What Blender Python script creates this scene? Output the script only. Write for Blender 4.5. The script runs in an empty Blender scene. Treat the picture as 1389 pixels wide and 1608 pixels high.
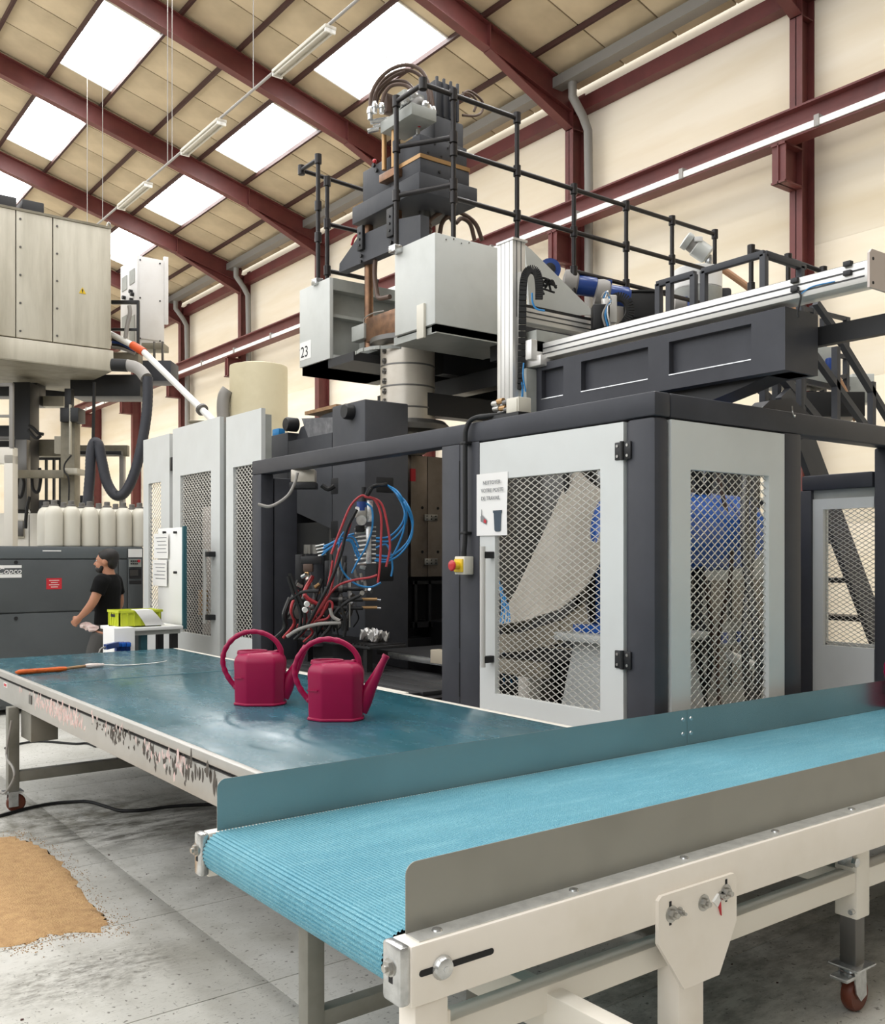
import bpy, bmesh, math, random
from mathutils import Vector, Matrix
random.seed(7)
PI = math.pi
SC = bpy.context.scene
COL = SC.collection

# ------------------------------------------------------------------ camera
F, CX, HY, CA, SA, CAMH = 1515.0, 694.5, 873.0, 0.7979, 0.6028, 1.7
cam_d = bpy.data.cameras.new('camera')
cam_d.sensor_fit = 'HORIZONTAL'
cam_d.sensor_width = 36.0
cam_d.lens = F / 1389.0 * 36.0
cam_d.shift_y = (HY - 804.0) / 1389.0
cam_d.clip_start = 0.05
cam_d.clip_end = 300
cam = bpy.data.objects.new('camera', cam_d)
COL.objects.link(cam)
cam.location = (0, 0, CAMH)
cam.rotation_euler = (PI / 2, 0, -math.atan2(SA, CA))
SC.camera = cam

# ------------------------------------------------------------------ world and exposure
W = bpy.data.worlds.new('world')
SC.world = W
W.use_nodes = True
W.node_tree.nodes['Background'].inputs[0].default_value = (0.97, 0.985, 1.0, 1)
W.node_tree.nodes['Background'].inputs[1].default_value = 1.6
SC.view_settings.view_transform = 'Standard'
SC.view_settings.look = 'None'
SC.view_settings.gamma = 1.0
SC.view_settings.use_curve_mapping = False
SC.view_settings.exposure = 0.58
SC.cycles.max_bounces = 5
SC.cycles.diffuse_bounces = 3
SC.cycles.glossy_bounces = 3
SKYLIGHT = 8.5


# ------------------------------------------------------------------ helpers
def lin(h):
    h = h.lstrip('#')
    out = []
    for i in (0, 2, 4):
        c = int(h[i:i + 2], 16) / 255
        out.append(c / 12.92 if c <= .04045 else ((c + .055) / 1.055) ** 2.4)
    return (*out, 1)


def ray(x, y):
    u = (x - CX) / F
    return SA + CA * u, CA - SA * u, (HY - y) / F


def px(x, y, X=None, Y=None, Z=None, d=None):
    """the place on a known plane of the hall (X, Y, Z or depth d) where a point was measured"""
    a, b, c = ray(x, y)
    if X is not None:
        d = X / a
    elif Y is not None:
        d = Y / b
    elif Z is not None:
        d = (Z - CAMH) / c
    return Vector((d * a, d * b, CAMH + d * c))


MATS = {}


def mat(name, col, rough=.5, metal=0.0, col2=None, scale=6.0, amt=.5, stretch=(1, 1, 1), bump=0.0, bscale=40.0,
        detail=4.0, spec=.5, emit=0.0, coat=0.0, rvar=0.0):
    m = bpy.data.materials.new(name)
    MATS[name] = m
    m.use_nodes = True
    nt = m.node_tree
    b = nt.nodes['Principled BSDF']
    b.inputs['Roughness'].default_value = rough
    b.inputs['Metallic'].default_value = metal
    b.inputs['Specular IOR Level'].default_value = spec
    b.inputs['Coat Weight'].default_value = coat
    c1 = lin(col)
    b.inputs['Base Color'].default_value = c1
    if emit:
        b.inputs['Emission Color'].default_value = c1
        b.inputs['Emission Strength'].default_value = emit
    if col2 or bump or rvar:
        tc = nt.nodes.new('ShaderNodeTexCoord')
        mp = nt.nodes.new('ShaderNodeMapping')
        mp.inputs['Scale'].default_value = stretch
        nt.links.new(tc.outputs['Object'], mp.inputs['Vector'])
    if col2 or rvar:
        n = nt.nodes.new('ShaderNodeTexNoise')
        n.inputs['Scale'].default_value = scale
        n.inputs['Detail'].default_value = detail
        n.inputs['Roughness'].default_value = .62
        nt.links.new(mp.outputs[0], n.inputs['Vector'])
        r = nt.nodes.new('ShaderNodeMapRange')
        r.inputs[1].default_value = .5 - .28 * amt * .6
        r.inputs[2].default_value = .78
        nt.links.new(n.outputs[0], r.inputs[0])
        if col2:
            mx = nt.nodes.new('ShaderNodeMix')
            mx.data_type = 'RGBA'
            mx.inputs[6].default_value = c1
            mx.inputs[7].default_value = lin(col2)
            nt.links.new(r.outputs[0], mx.inputs[0])
            nt.links.new(mx.outputs[2], b.inputs['Base Color'])
        if rvar:
            r2 = nt.nodes.new('ShaderNodeMapRange')
            r2.inputs[3].default_value = rough
            r2.inputs[4].default_value = rough + rvar
            nt.links.new(r.outputs[0], r2.inputs[0])
            nt.links.new(r2.outputs[0], b.inputs['Roughness'])
    if bump:
        n2 = nt.nodes.new('ShaderNodeTexNoise')
        n2.inputs['Scale'].default_value = bscale
        n2.inputs['Detail'].default_value = 3
        nt.links.new(mp.outputs[0], n2.inputs['Vector'])
        bp = nt.nodes.new('ShaderNodeBump')
        bp.inputs['Strength'].default_value = bump
        bp.inputs['Distance'].default_value = .01
        nt.links.new(n2.outputs[0], bp.inputs['Height'])
        nt.links.new(bp.outputs[0], b.inputs['Normal'])
    return m


ORI = {}          # world origin of every thing, so that parts can be given in hall coordinates


class B:
    """collects shapes; .obj() links them as one mesh object"""

    def __init__(s):
        s.bm = bmesh.new()

    def box(s, x0, x1, y0, y1, z0, z1, bev=0.0, rot=None, piv=None):
        r = bmesh.ops.create_cube(s.bm, size=1.0)
        vs = r['verts']
        sx, sy, sz = abs(x1 - x0), abs(y1 - y0), abs(z1 - z0)
        for v in vs:
            v.co = Vector((v.co.x * sx + (x0 + x1) / 2, v.co.y * sy + (y0 + y1) / 2, v.co.z * sz + (z0 + z1) / 2))
        if rot is not None:
            p = Vector(piv) if piv is not None else Vector(((x0 + x1) / 2, (y0 + y1) / 2, (z0 + z1) / 2))
            for v in vs:
                v.co = rot @ (v.co - p) + p
        if bev > 0:
            es = list({e for v in vs for e in v.link_edges})
            bmesh.ops.bevel(s.bm, geom=es, offset=min(bev, .45 * min(sx, sy, sz)), segments=2, profile=.5, affect='EDGES')
        return s

    def beam(s, a, b, w, h, up=(0, 0, 1), bev=0.0):
        """rectangular bar from a to b; w sideways, h along up"""
        a, b = Vector(a), Vector(b)
        t = (b - a).normalized()
        u = Vector(up)
        sd = t.cross(u)
        if sd.length < 1e-4:
            sd = t.cross(Vector((1, 0, 0)))
        sd.normalize()
        u = sd.cross(t).normalized()
        vs = []
        for p in (a, b):
            for i, j in ((-1, -1), (1, -1), (1, 1), (-1, 1)):
                vs.append(s.bm.verts.new(p + sd * (i * w / 2) + u * (j * h / 2)))
        fs = [(0, 1, 2, 3), (7, 6, 5, 4), (0, 4, 5, 1), (1, 5, 6, 2), (2, 6, 7, 3), (3, 7, 4, 0)]
        for f in fs:
            s.bm.faces.new([vs[k] for k in f])
        if bev > 0:
            es = list({e for v in vs for e in v.link_edges})
            bmesh.ops.bevel(s.bm, geom=es, offset=bev, segments=2, profile=.5, affect='EDGES')
        return s

    def cyl(s, a, b, r, r2=None, n=16, cap=True):
        a, b = Vector(a), Vector(b)
        r2 = r if r2 is None else r2
        t = (b - a).normalized()
        q = t.to_track_quat('Z', 'Y').to_matrix()
        ra, rb = [], []
        for k in range(n):
            c = Vector((math.cos(2 * PI * k / n), math.sin(2 * PI * k / n), 0))
            ra.append(s.bm.verts.new(a + q @ (c * r)))
            rb.append(s.bm.verts.new(b + q @ (c * r2)))
        for k in range(n):
            j = (k + 1) % n
            s.bm.faces.new((ra[k], ra[j], rb[j], rb[k]))
        if cap:
            s.bm.faces.new(ra[::-1])
            s.bm.faces.new(rb)
        return s

    def tube(s, pts, r, n=8, closed=False, sub=1, radii=None):
        pts = [Vector(p) for p in pts]
        if sub > 1:
            pts, radii = spline(pts, sub, closed, radii)
        m = len(pts)
        rings = []
        nrm = None
        for i, p in enumerate(pts):
            if closed:
                t = (pts[(i + 1) % m] - pts[i - 1])
            else:
                t = pts[min(i + 1, m - 1)] - pts[max(i - 1, 0)]
            t.normalize()
            if nrm is None:
                nrm = t.orthogonal().normalized()
            nrm = (nrm - t * nrm.dot(t))
            if nrm.length < 1e-5:
                nrm = t.orthogonal()
            nrm.normalize()
            bn = t.cross(nrm)
            rr = radii[i] if radii else r
            rings.append([s.bm.verts.new(p + (nrm * math.cos(2 * PI * k / n) + bn * math.sin(2 * PI * k / n)) * rr) for k in range(n)])
        for i in range(m if closed else m - 1):
            a, b = rings[i], rings[(i + 1) % m]
            off = 0
            if closed and i == m - 1:
                off = min(range(n), key=lambda o: (a[0].co - b[o].co).length)
            for k in range(n):
                j = (k + 1) % n
                s.bm.faces.new((a[k], a[j], b[(j + off) % n], b[(k + off) % n]))
        if not closed:
            s.bm.faces.new(rings[0][::-1])
            s.bm.faces.new(rings[-1])
        return s

    def prism(s, poly, axis, a, b):
        """poly: points in the two remaining axes (in order x,y,z without axis)"""
        def mk(p, t):
            if axis == 'x':
                return Vector((t, p[0], p[1]))
            if axis == 'y':
                return Vector((p[0], t, p[1]))
            return Vector((p[0], p[1], t))
        A = [s.bm.verts.new(mk(p, a)) for p in poly]
        Bv = [s.bm.verts.new(mk(p, b)) for p in poly]
        n = len(poly)
        s.bm.faces.new(A[::-1])
        s.bm.faces.new(Bv)
        for k in range(n):
            j = (k + 1) % n
            s.bm.faces.new((A[k], A[j], Bv[j], Bv[k]))
        return s

    def lathe(s, prof, c=(0, 0, 0), n=24, axis=None):
        """prof: (r, h) along z (or along the axis vector) from c"""
        c = Vector(c)
        q = Vector(axis).normalized().to_track_quat('Z', 'Y').to_matrix() if axis is not None else Matrix.Identity(3)
        rings = []
        for r, h in prof:
            rings.append([s.bm.verts.new(c + q @ Vector((max(r, 1e-4) * math.cos(2 * PI * k / n), max(r, 1e-4) * math.sin(2 * PI * k / n), h))) for k in range(n)])
        for a, b in zip(rings, rings[1:]):
            for k in range(n):
                j = (k + 1) % n
                s.bm.faces.new((a[k], a[j], b[j], b[k]))
        s.bm.faces.new(rings[0][::-1])
        s.bm.faces.new(rings[-1])
        return s

    def ball(s, c, r, sc=(1, 1, 1), n=2):
        rr = bmesh.ops.create_icosphere(s.bm, subdivisions=n, radius=r)
        for v in rr['verts']:
            v.co = Vector((v.co.x * sc[0], v.co.y * sc[1], v.co.z * sc[2])) + Vector(c)
        return s

    def loft(s, rings, cap=True):
        R = [[s.bm.verts.new(Vector(p)) for p in ring] for ring in rings]
        n = len(R[0])
        for a, b in zip(R, R[1:]):
            for k in range(n):
                j = (k + 1) % n
                s.bm.faces.new((a[k], a[j], b[j], b[k]))
        if cap:
            s.bm.faces.new(R[0][::-1])
            s.bm.faces.new(R[-1])
        return s

    def split(s, name, m, parent=None, local=False, ang=35.0):
        """every loose piece becomes an object of its own"""
        bm = s.bm
        bm.verts.ensure_lookup_table()
        seen, out = set(), []
        for v0 in bm.verts:
            if v0 in seen:
                continue
            isl, stack = [], [v0]
            seen.add(v0)
            while stack:
                v = stack.pop()
                isl.append(v)
                for e in v.link_edges:
                    w = e.other_vert(v)
                    if w not in seen:
                        seen.add(w)
                        stack.append(w)
            idx = {v: i for i, v in enumerate(isl)}
            nb = B()
            nv = [nb.bm.verts.new(v.co) for v in isl]
            for f in {f for v in isl for f in v.link_faces}:
                nb.bm.faces.new([nv[idx[v]] for v in f.verts])
            out.append(nb.obj(name, m, parent, local, ang))
        bm.free()
        return out

    def obj(s, name, m, parent=None, local=False, ang=35.0, fix=True):
        me = bpy.data.meshes.new(name)
        if fix:
            bmesh.ops.recalc_face_normals(s.bm, faces=s.bm.faces[:])
        if parent is not None and not local:
            o0 = ORI.get(parent, Vector((0, 0, 0)))
            for v in s.bm.verts:
                v.co -= o0
        s.bm.to_mesh(me)
        s.bm.free()
        return link(name, me, m, parent, ang)


def link(name, me, m, parent=None, ang=35.0):
    if len(me.polygons):
        me.polygons.foreach_set('use_smooth', [True] * len(me.polygons))
        try:
            me.set_sharp_from_angle(angle=math.radians(ang))
        except Exception:
            pass
    if m is not None and not me.materials:
        me.materials.append(MATS[m] if isinstance(m, str) else m)
    o = bpy.data.objects.new(name, me)
    COL.objects.link(o)
    if parent is not None:
        o.parent = parent
        ORI[o] = ORI.get(parent, Vector((0, 0, 0)))
    return o


def spline(pts, sub, closed=False, radii=None):
    out, rad = [], []
    m = len(pts)
    segs = m if closed else m - 1
    for i in range(segs):
        if closed:
            p0, p1, p2, p3 = pts[i - 1], pts[i], pts[(i + 1) % m], pts[(i + 2) % m]
        else:
            p1, p2 = pts[i], pts[i + 1]
            p0 = pts[i - 1] if i else p1 * 2 - p2
            p3 = pts[i + 2] if i + 2 < m else p2 * 2 - p1
        for k in range(sub):
            t = k / sub
            out.append(.5 * ((2 * p1) + (p2 - p0) * t + (2 * p0 - 5 * p1 + 4 * p2 - p3) * t * t + (3 * p1 - p0 - 3 * p2 + p3) * t ** 3))
            if radii:
                rad.append(radii[i] * (1 - t) + radii[(i + 1) % m] * t)
    if not closed:
        out.append(pts[-1].copy())
        if radii:
            rad.append(radii[-1])
    return out, (rad if radii else None)


def tag(o, label=None, cat=None, group=None, kind=None):
    if label:
        o['label'] = label
    if cat:
        o['category'] = cat
    if group:
        o['group'] = group
    if kind:
        o['kind'] = kind
    return o


def thing(name, label, cat, loc=(0, 0, 0), group=None, rz=0.0):
    o = bpy.data.objects.new(name, None)
    COL.objects.link(o)
    o.location = loc
    o.rotation_euler = (0, 0, rz)
    o.empty_display_size = .1
    ORI[o] = Vector(loc)
    return tag(o, label, cat, group)


def struct(name, label=None):
    o = bpy.data.objects.new(name, None)
    COL.objects.link(o)
    ORI[o] = Vector((0, 0, 0))
    return tag(o, label, kind='structure')


def inst(name, me, loc, parent=None, rot=(0, 0, 0), scale=(1, 1, 1)):
    """another object on shared mesh data, loc in hall coordinates"""
    o = bpy.data.objects.new(name, me)
    COL.objects.link(o)
    o.rotation_euler = rot
    o.scale = scale
    if parent is not None:
        o.parent = parent
        o.location = Vector(loc) - ORI.get(parent, Vector((0, 0, 0)))
    else:
        o.location = loc
    return o


def copy_tree(root, loc, rz=None, label=None):
    def rec(o, par):
        c = o.copy()
        COL.objects.link(c)
        c.parent = par
        for ch in o.children:
            rec(ch, c)
        return c
    r = rec(root, None)
    r.location = loc
    if rz is not None:
        r.rotation_euler = (0, 0, rz)
    if label:
        r['label'] = label
    ORI[r] = Vector(loc)
    return r


def text(name, body, size, m, parent, o, ux, uy, ext=.0008, align='LEFT', spacing=1.0, shear=0.0):
    """flat lettering lying in the plane spanned by ux (reading direction) and uy (up)"""
    cu = bpy.data.curves.new(name, 'FONT')
    cu.body = body
    cu.size = size
    cu.extrude = ext
    cu.align_x = align
    cu.space_line = spacing
    cu.shear = shear
    t = bpy.data.objects.new(name, cu)
    COL.objects.link(t)
    dg = bpy.context.evaluated_depsgraph_get()
    me = bpy.data.meshes.new_from_object(t.evaluated_get(dg))
    bpy.data.objects.remove(t)
    ux, uy = Vector(ux).normalized(), Vector(uy).normalized()
    uz = ux.cross(uy)
    M4 = Matrix((ux, uy, uz)).transposed().to_4x4()
    M4.translation = Vector(o) - (ORI.get(parent, Vector((0, 0, 0))) if parent is not None else Vector((0, 0, 0)))
    me.transform(M4)
    me.materials.clear()
    return link(name, me, m, parent)


def expanded(name, m, parent, plane, c, u0, u1, z0, z1, pu, pz, w=.006, t=.004):
    """expanded-metal sheet: two families of slanting strands clipped to a rectangle; plane 'x' or 'y' at c"""
    b = B()
    H, Wd = z1 - z0, u1 - u0
    sl = pz / pu
    for fam in (1, -1):
        k0 = -int(H / pz) - 2
        k1 = int(Wd / pu) + int(H / pz) + 3
        for k in range(k0, k1):
            # line: z = fam*sl*(u - k*pu) ; u,z from the lower corner
            uk = k * pu
            if fam == 1:
                ua, ub = max(0, uk), min(Wd, uk + H / sl)
                if ub - ua < .004:
                    continue
                za, zb = sl * (ua - uk), sl * (ub - uk)
            else:
                ua, ub = max(0, uk - H / sl), min(Wd, uk)
                if ub - ua < .004:
                    continue
                za, zb = sl * (uk - ua), sl * (uk - ub)
            if plane == 'x':
                b.beam((c, u0 + ua, z0 + za), (c, u0 + ub, z0 + zb), t, w, up=(0, 0, 1))
            else:
                b.beam((u0 + ua, c, z0 + za), (u0 + ub, c, z0 + zb), t, w, up=(0, 0, 1))
    o = b.obj(name, m, parent)
    o['kind'] = 'stuff'
    return o


def solid(b, t):
    b.bm.normal_update()
    bmesh.ops.recalc_face_normals(b.bm, faces=b.bm.faces[:])
    b.bm.normal_update()
    bmesh.ops.solidify(b.bm, geom=b.bm.faces[:], thickness=t)


def bolt(b, p, n, r=.012, h=.008):
    p, n = Vector(p), Vector(n).normalized()
    b.cyl(p, p + n * h * .35, r * 1.5, n=10)
    b.cyl(p + n * h * .3, p + n * h, r, n=6)
    return b
# ------------------------------------------------------------------ materials
mat('roof_panel', 'd0bd9d', .8, col2='a6957a', scale=.55, amt=.9)
mat('joint_dark', '2e1d13', .9)
mat('wall_cream', 'f3e8d4', .85, col2='e3d2b2', scale=.5, amt=.7, stretch=(1, .25, 2.2))
mat('wall_grey', '8d8b85', .7)
mat('red_steel', '66302d', .5, col2='542725', scale=2.0, amt=.4)
mat('red_dark', '3c1d18', .6)
mat('galv_gutter', '8d8a84', .5, .35)
mat('pipe_grey', '97938e', .5)
mat('downpipe_grey', '83807b', .5)
mat('white_paint', 'eceae4', .45)
mat('tube_white', 'f6f4ee', .35)
mat('frame_dark', '3c3d43', .5, col2='45464c', scale=3, amt=.5, spec=.35)
mat('frame_dark2', '4a4b4f', .55, col2='414247', scale=4, amt=.6, spec=.3)
mat('door_grey', 'd9dbd9', .45, col2='cfd0cd', scale=1.2, amt=.4)
mat('mesh_metal', 'd6d3cb', .35, .35)
mat('mesh_dark', 'a9a59c', .4, .5)
mat('black_rubber', '151516', .6)
mat('black_metal', '1d1d1f', .45)
mat('rail_black', '231f1f', .4, .3, spec=.6)
mat('blue_paint', '1f63c4', .3, col2='1a55ac', scale=3, amt=.4, coat=.3)
mat('blue_dark', '1c3f86', .35, coat=.3)
mat('hose_blue', '2f86c4', .35)
mat('hose_red', 'b23a40', .4)
mat('hose_brown', '5d4a40', .45, .2)
mat('copper_rod', '8d6a50', .35, .7, col2='5d4638', scale=9, amt=.7)
mat('brass', 'b48f62', .35, .6)
mat('steel', 'bdbbb6', .3, .85, col2='9a9894', scale=8, amt=.5)
mat('steel_dark', '6f6d6a', .4, .75)
mat('flange_zinc_lit', 'e4e4e0', .34, .45, col2='c4c4c0', scale=22, amt=.5, detail=6)  # brighter copy of the guard zinc; skylight sheen put into the colour
mat('zinc', 'd5d6d6', .25, .8, col2='aeb0b0', scale=25, amt=.5)
mat('galv_sheet', '9d9c95', .40, .8, col2='94938c', scale=3, amt=.3, rvar=.06, detail=2)
mat('guard_back', 'a6a9a6', .27, .85, col2='999d9a', scale=2, amt=.3, detail=2)
mat('stainless', 'c9c2b6', .35, .5, col2='b5ac9e', scale=3, amt=.6)
mat('conv_white', 'fbf3e8', .38, col2='f3eadc', scale=3, amt=.3)
mat('conv_white2', 'eee8dc', .45)
mat('table_grey', 'bdbbb6', .42, .3, col2='aeaca6', scale=3, amt=.4)
mat('leg_grey', '8f8d84', .5, .3, col2='7a786f', scale=5, amt=.5)
mat('can_magenta', 'a00546', .34, col2='90043c', scale=2, amt=.4, spec=.4)
mat('orange_wrap', 'd9641c', .6, col2='c04f10', scale=22, amt=.6, bump=.6, bscale=50)
mat('white_wrap', 'e9ddd6', .7, col2='d9b9ae', scale=30, amt=.6, bump=.6, bscale=60)
mat('wood', 'a8835c', .6, col2='7d5d3e', scale=9, amt=.6)
mat('beige_panel', 'cfc9b9', .5, col2='a9a290', scale=2.4, amt=.75, stretch=(2.2, 2.2, .28), detail=8)
mat('beige_dark', '8f8877', .6, col2='6d6757', scale=4, amt=.6)
mat('cabinet_white', 'e8e6e4', .45, col2='dcd8d4', scale=2, amt=.4)
mat('machine_grey', 'd0d2ce', .45, col2='c2c4bf', scale=2.0, amt=.5)
mat('machine_grey2', 'a8aaa5', .5, col2='8d8f88', scale=3, amt=.6)
mat('compressor', '54585a', .45, col2='4c5052', scale=2, amt=.3)
mat('compressor_light', '5f6568', .45)
mat('bottle_cream', 'd9d4c6', .4, coat=.1)
mat('cap_grey', '6d6a66', .5)
mat('label_white', 'f2f1ee', .6)
mat('label_red', 'c82a35', .5)
mat('ink_black', '1b1b1d', .7)
mat('ink_grey', '8b8b8d', .7)
mat('ink_blue', '3b4a58', .6)
mat('paper', 'f3f1ee', .8)
mat('yellow', 'e7c22a', .4)
mat('red_button', 'c8222c', .35, coat=.4)
mat('crate_lime', 'cfd83e', .45)
mat('teal_post', '2f5e68', .45)
mat('silo_cream', 'd9ceae', .6, col2='cbbf9d', scale=2, amt=.4)
mat('tan_pipe', 'b98e6c', .6)
mat('skin', 'b57f63', .55)
mat('hair', '17120f', .6)
mat('shirt', '0c0c0d', .9, spec=.2)
mat('trousers', '4a4846', .85)
mat('shoe', '1a1a1a', .6)
mat('alu', 'e3e1dd', .32, .45)
mat('alu_slot', '3a3a3b', .5)
mat('plate_pink', 'cbbfb8', .45, .2)
mat('mold_steel', '9c9084', .4, .6, col2='7e7368', scale=4, amt=.6)
mat('dark_slat', '2a2a2b', .6)
mat('foil', 'c9c7c4', .3, .7)
mat('dust_pile', 'c39e6f', .95, col2='a9835a', scale=22, amt=.7, bump=.8, bscale=120)
mat('chip_pink', 'e3c4c0', .7, col2='f0e6df', scale=30, amt=.7)
mat('chip_dark', '5c5650', .7)
mat('caster_red', '6b3320', .45)
mat('crumb_dark', '4a2a28', .7)
mat('scuffed', '68686b', .6, col2='8b8b8c', scale=14, amt=.7)
mat('lamp_grey', 'cbc5b8', .5)
mat('chute', 'cbc3b7', .38, .3, col2='b3aa9c', scale=3, amt=.6)
mat('beige_conv', 'b5aa97', .5)
mat('platform_dark', '2b2b2d', .6)
mat('orange_joint', 'd5582a', .45)


def special_mats():
    # --- concrete floor
    m = mat('concrete', 'b3b0a5', .62)
    nt = m.node_tree
    b = nt.nodes['Principled BSDF']
    N = nt.nodes.new
    L = nt.links.new
    tc = N('ShaderNodeTexCoord')

    def noise(scale, det=5, rough=.6, st=None):
        n = N('ShaderNodeTexNoise')
        n.inputs['Scale'].default_value = scale
        n.inputs['Detail'].default_value = det
        n.inputs['Roughness'].default_value = rough
        if st:
            mp = N('ShaderNodeMapping')
            mp.inputs['Scale'].default_value = st[:3]
            if len(st) > 3:
                mp.inputs['Rotation'].default_value = (0, 0, st[3])
            L(tc.outputs['Object'], mp.inputs[0])
            L(mp.outputs[0], n.inputs['Vector'])
        else:
            L(tc.outputs['Object'], n.inputs['Vector'])
        return n.outputs[0]

    def rng(v, a, c, lo=0.0, hi=1.0):
        r = N('ShaderNodeMapRange')
        r.inputs[1].default_value = a
        r.inputs[2].default_value = c
        r.inputs[3].default_value = lo
        r.inputs[4].default_value = hi
        L(v, r.inputs[0])
        return r.outputs[0]

    def mix(f, a, c):
        x = N('ShaderNodeMix')
        x.data_type = 'RGBA'
        L(f, x.inputs[0])
        for s, v in ((6, a), (7, c)):
            if isinstance(v, tuple):
                x.inputs[s].default_value = v
            else:
                L(v, x.inputs[s])
        return x.outputs[2]
    c = mix(rng(noise(1.1), .35, .7), lin('d3d1ca'), lin('bfbdb4'))
    c = mix(rng(noise(5, 8), .55, .8, 0, .7), c, lin('a8a59a'))
    c = mix(rng(noise(14, 6, .7, (1, 5, 1, .5)), .60, .70, 0, .7), c, lin('5f5b51'))
    c = mix(rng(noise(11, 6, .7, (5, 1, 1, .2)), .62, .72, 0, .65), c, lin('55514a'))
    c = mix(rng(noise(2.3, 3), .58, .70, 0, .6), c, lin('d3d2cd'))
    c = mix(rng(noise(38, 3), .62, .68, 0, .8), c, lin('5a564d'))
    c = mix(rng(noise(26, 5, .75, (1, 7, 1, .35)), .585, .66, 0, .6), c, lin('6b675d'))
    c = mix(rng(noise(.8, 4, .6), .56, .72, 0, .5), c, lin('8f8b7d'))
    # darker floor patches; the first two are oily smears by the table's outer leg
    def floor_patch(loc, rad, col, k, st):
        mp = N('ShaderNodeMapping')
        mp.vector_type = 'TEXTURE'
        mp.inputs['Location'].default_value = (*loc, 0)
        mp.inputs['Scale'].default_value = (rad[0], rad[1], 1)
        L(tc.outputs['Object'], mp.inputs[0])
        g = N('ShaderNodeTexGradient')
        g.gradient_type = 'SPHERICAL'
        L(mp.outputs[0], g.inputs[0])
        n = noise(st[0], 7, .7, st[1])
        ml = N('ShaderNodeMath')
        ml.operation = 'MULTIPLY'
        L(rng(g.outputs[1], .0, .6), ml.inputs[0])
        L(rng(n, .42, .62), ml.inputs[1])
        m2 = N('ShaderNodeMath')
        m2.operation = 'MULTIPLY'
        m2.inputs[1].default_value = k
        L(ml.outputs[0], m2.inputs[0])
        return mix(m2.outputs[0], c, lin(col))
    c = floor_patch((2.15, 6.15), (.9, .8), '4a473d', .9, (3.5, (1, 3, 1, .9)))
    c = floor_patch((1.75, 6.6), (1.0, .7), '6a6656', .7, (5, (2, 1, 1, .3)))
    c = floor_patch((1.2, 4.0), (.55, .28), '77736a', .8, (16, (1, 2, 1, .4)))
    c = floor_patch((2.8, 5.2), (1.3, 1.6), '5a574e', .6, (2.2, (1, 1, 1)))  # broad darker patch on the floor below the table
    c = floor_patch((3.4, 2.4), (1.6, .6), '66625a', .6, (6, (1, 2, 1, .2)))  # darker patch on the floor below the belt conveyor
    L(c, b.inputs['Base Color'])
    L(rng(noise(4), .3, .7, .5, .75), b.inputs['Roughness'])
    # --- table belt, dark teal with scuffs
    m = mat('belt_table', '2f5a66', .3)
    nt = m.node_tree
    b = nt.nodes['Principled BSDF']
    N = nt.nodes.new
    L = nt.links.new
    tc = N('ShaderNodeTexCoord')
    c = mix(rng(noise(2.2, 5, .6, (1.6, .5, 1)), .35, .75), lin('235560'), lin('2f6473'))
    c = mix(rng(noise(7, 8, .75, (1.2, .5, 1, .5)), .58, .78, 0, .6), c, lin('6e93ad'))
    c = mix(rng(noise(1.3, 4), .55, .75, 0, .35), c, lin('51506d'))
    c = mix(rng(noise(60, 2), .72, .78, 0, .5), c, lin('a9bcc2'))
    L(c, b.inputs['Base Color'])
    L(rng(noise(6, 6, .7, (1.5, .6, 1)), .35, .7, .17, .34), b.inputs['Roughness'])
    # --- light blue woven belt
    m = mat('belt_blue', '4f93ab', .55)
    nt = m.node_tree
    b = nt.nodes['Principled BSDF']
    N = nt.nodes.new
    L = nt.links.new
    tc = N('ShaderNodeTexCoord')
    c = mix(rng(noise(2.0, 5, .6, (.8, 2.5, 1)), .35, .7), lin('62a3b6'), lin('74b2c2'))
    c = mix(rng(noise(9, 7, .7, (.4, 2.5, 1)), .5, .8, 0, .6), c, lin('98ccd6'))
    wv = N('ShaderNodeTexWave')
    wv.bands_direction = 'Y'
    wv.inputs['Scale'].default_value = 46
    wv.inputs['Distortion'].default_value = .4
    L(tc.outputs['Object'], wv.inputs['Vector'])
    c = mix(rng(wv.outputs[1], .35, .9, 0, .25), c, lin('3f7f93'))
    c = mix(rng(noise(150, 2, .6, (1, 1.6, 1)), .52, .68, 0, .45), c, lin('a9dbe2'))
    c = mix(rng(noise(170, 2, .6, (1.4, 1, 1)), .55, .7, 0, .5), c, lin('3d7f92'))
    L(c, b.inputs['Base Color'])
    bp = N('ShaderNodeBump')
    bp.inputs['Strength'].default_value = .5
    bp.inputs['Distance'].default_value = .002
    L(wv.outputs[1], bp.inputs['Height'])
    L(bp.outputs[0], b.inputs['Normal'])
    # --- skylight sheet: daylight coming through
    m = bpy.data.materials.new('skylight_sheet')
    MATS['skylight_sheet'] = m
    m.use_nodes = True
    nt = m.node_tree
    b = nt.nodes['Principled BSDF']
    b.inputs['Base Color'].default_value = lin('f4f4f2')
    b.inputs['Roughness'].default_value = .5
    b.inputs['Emission Color'].default_value = (.98, .99, 1, 1)
    b.inputs['Emission Strength'].default_value = SKYLIGHT
    m = mat('lamp_tube', 'fbf8ee', .4, emit=.6)


special_mats()

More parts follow.
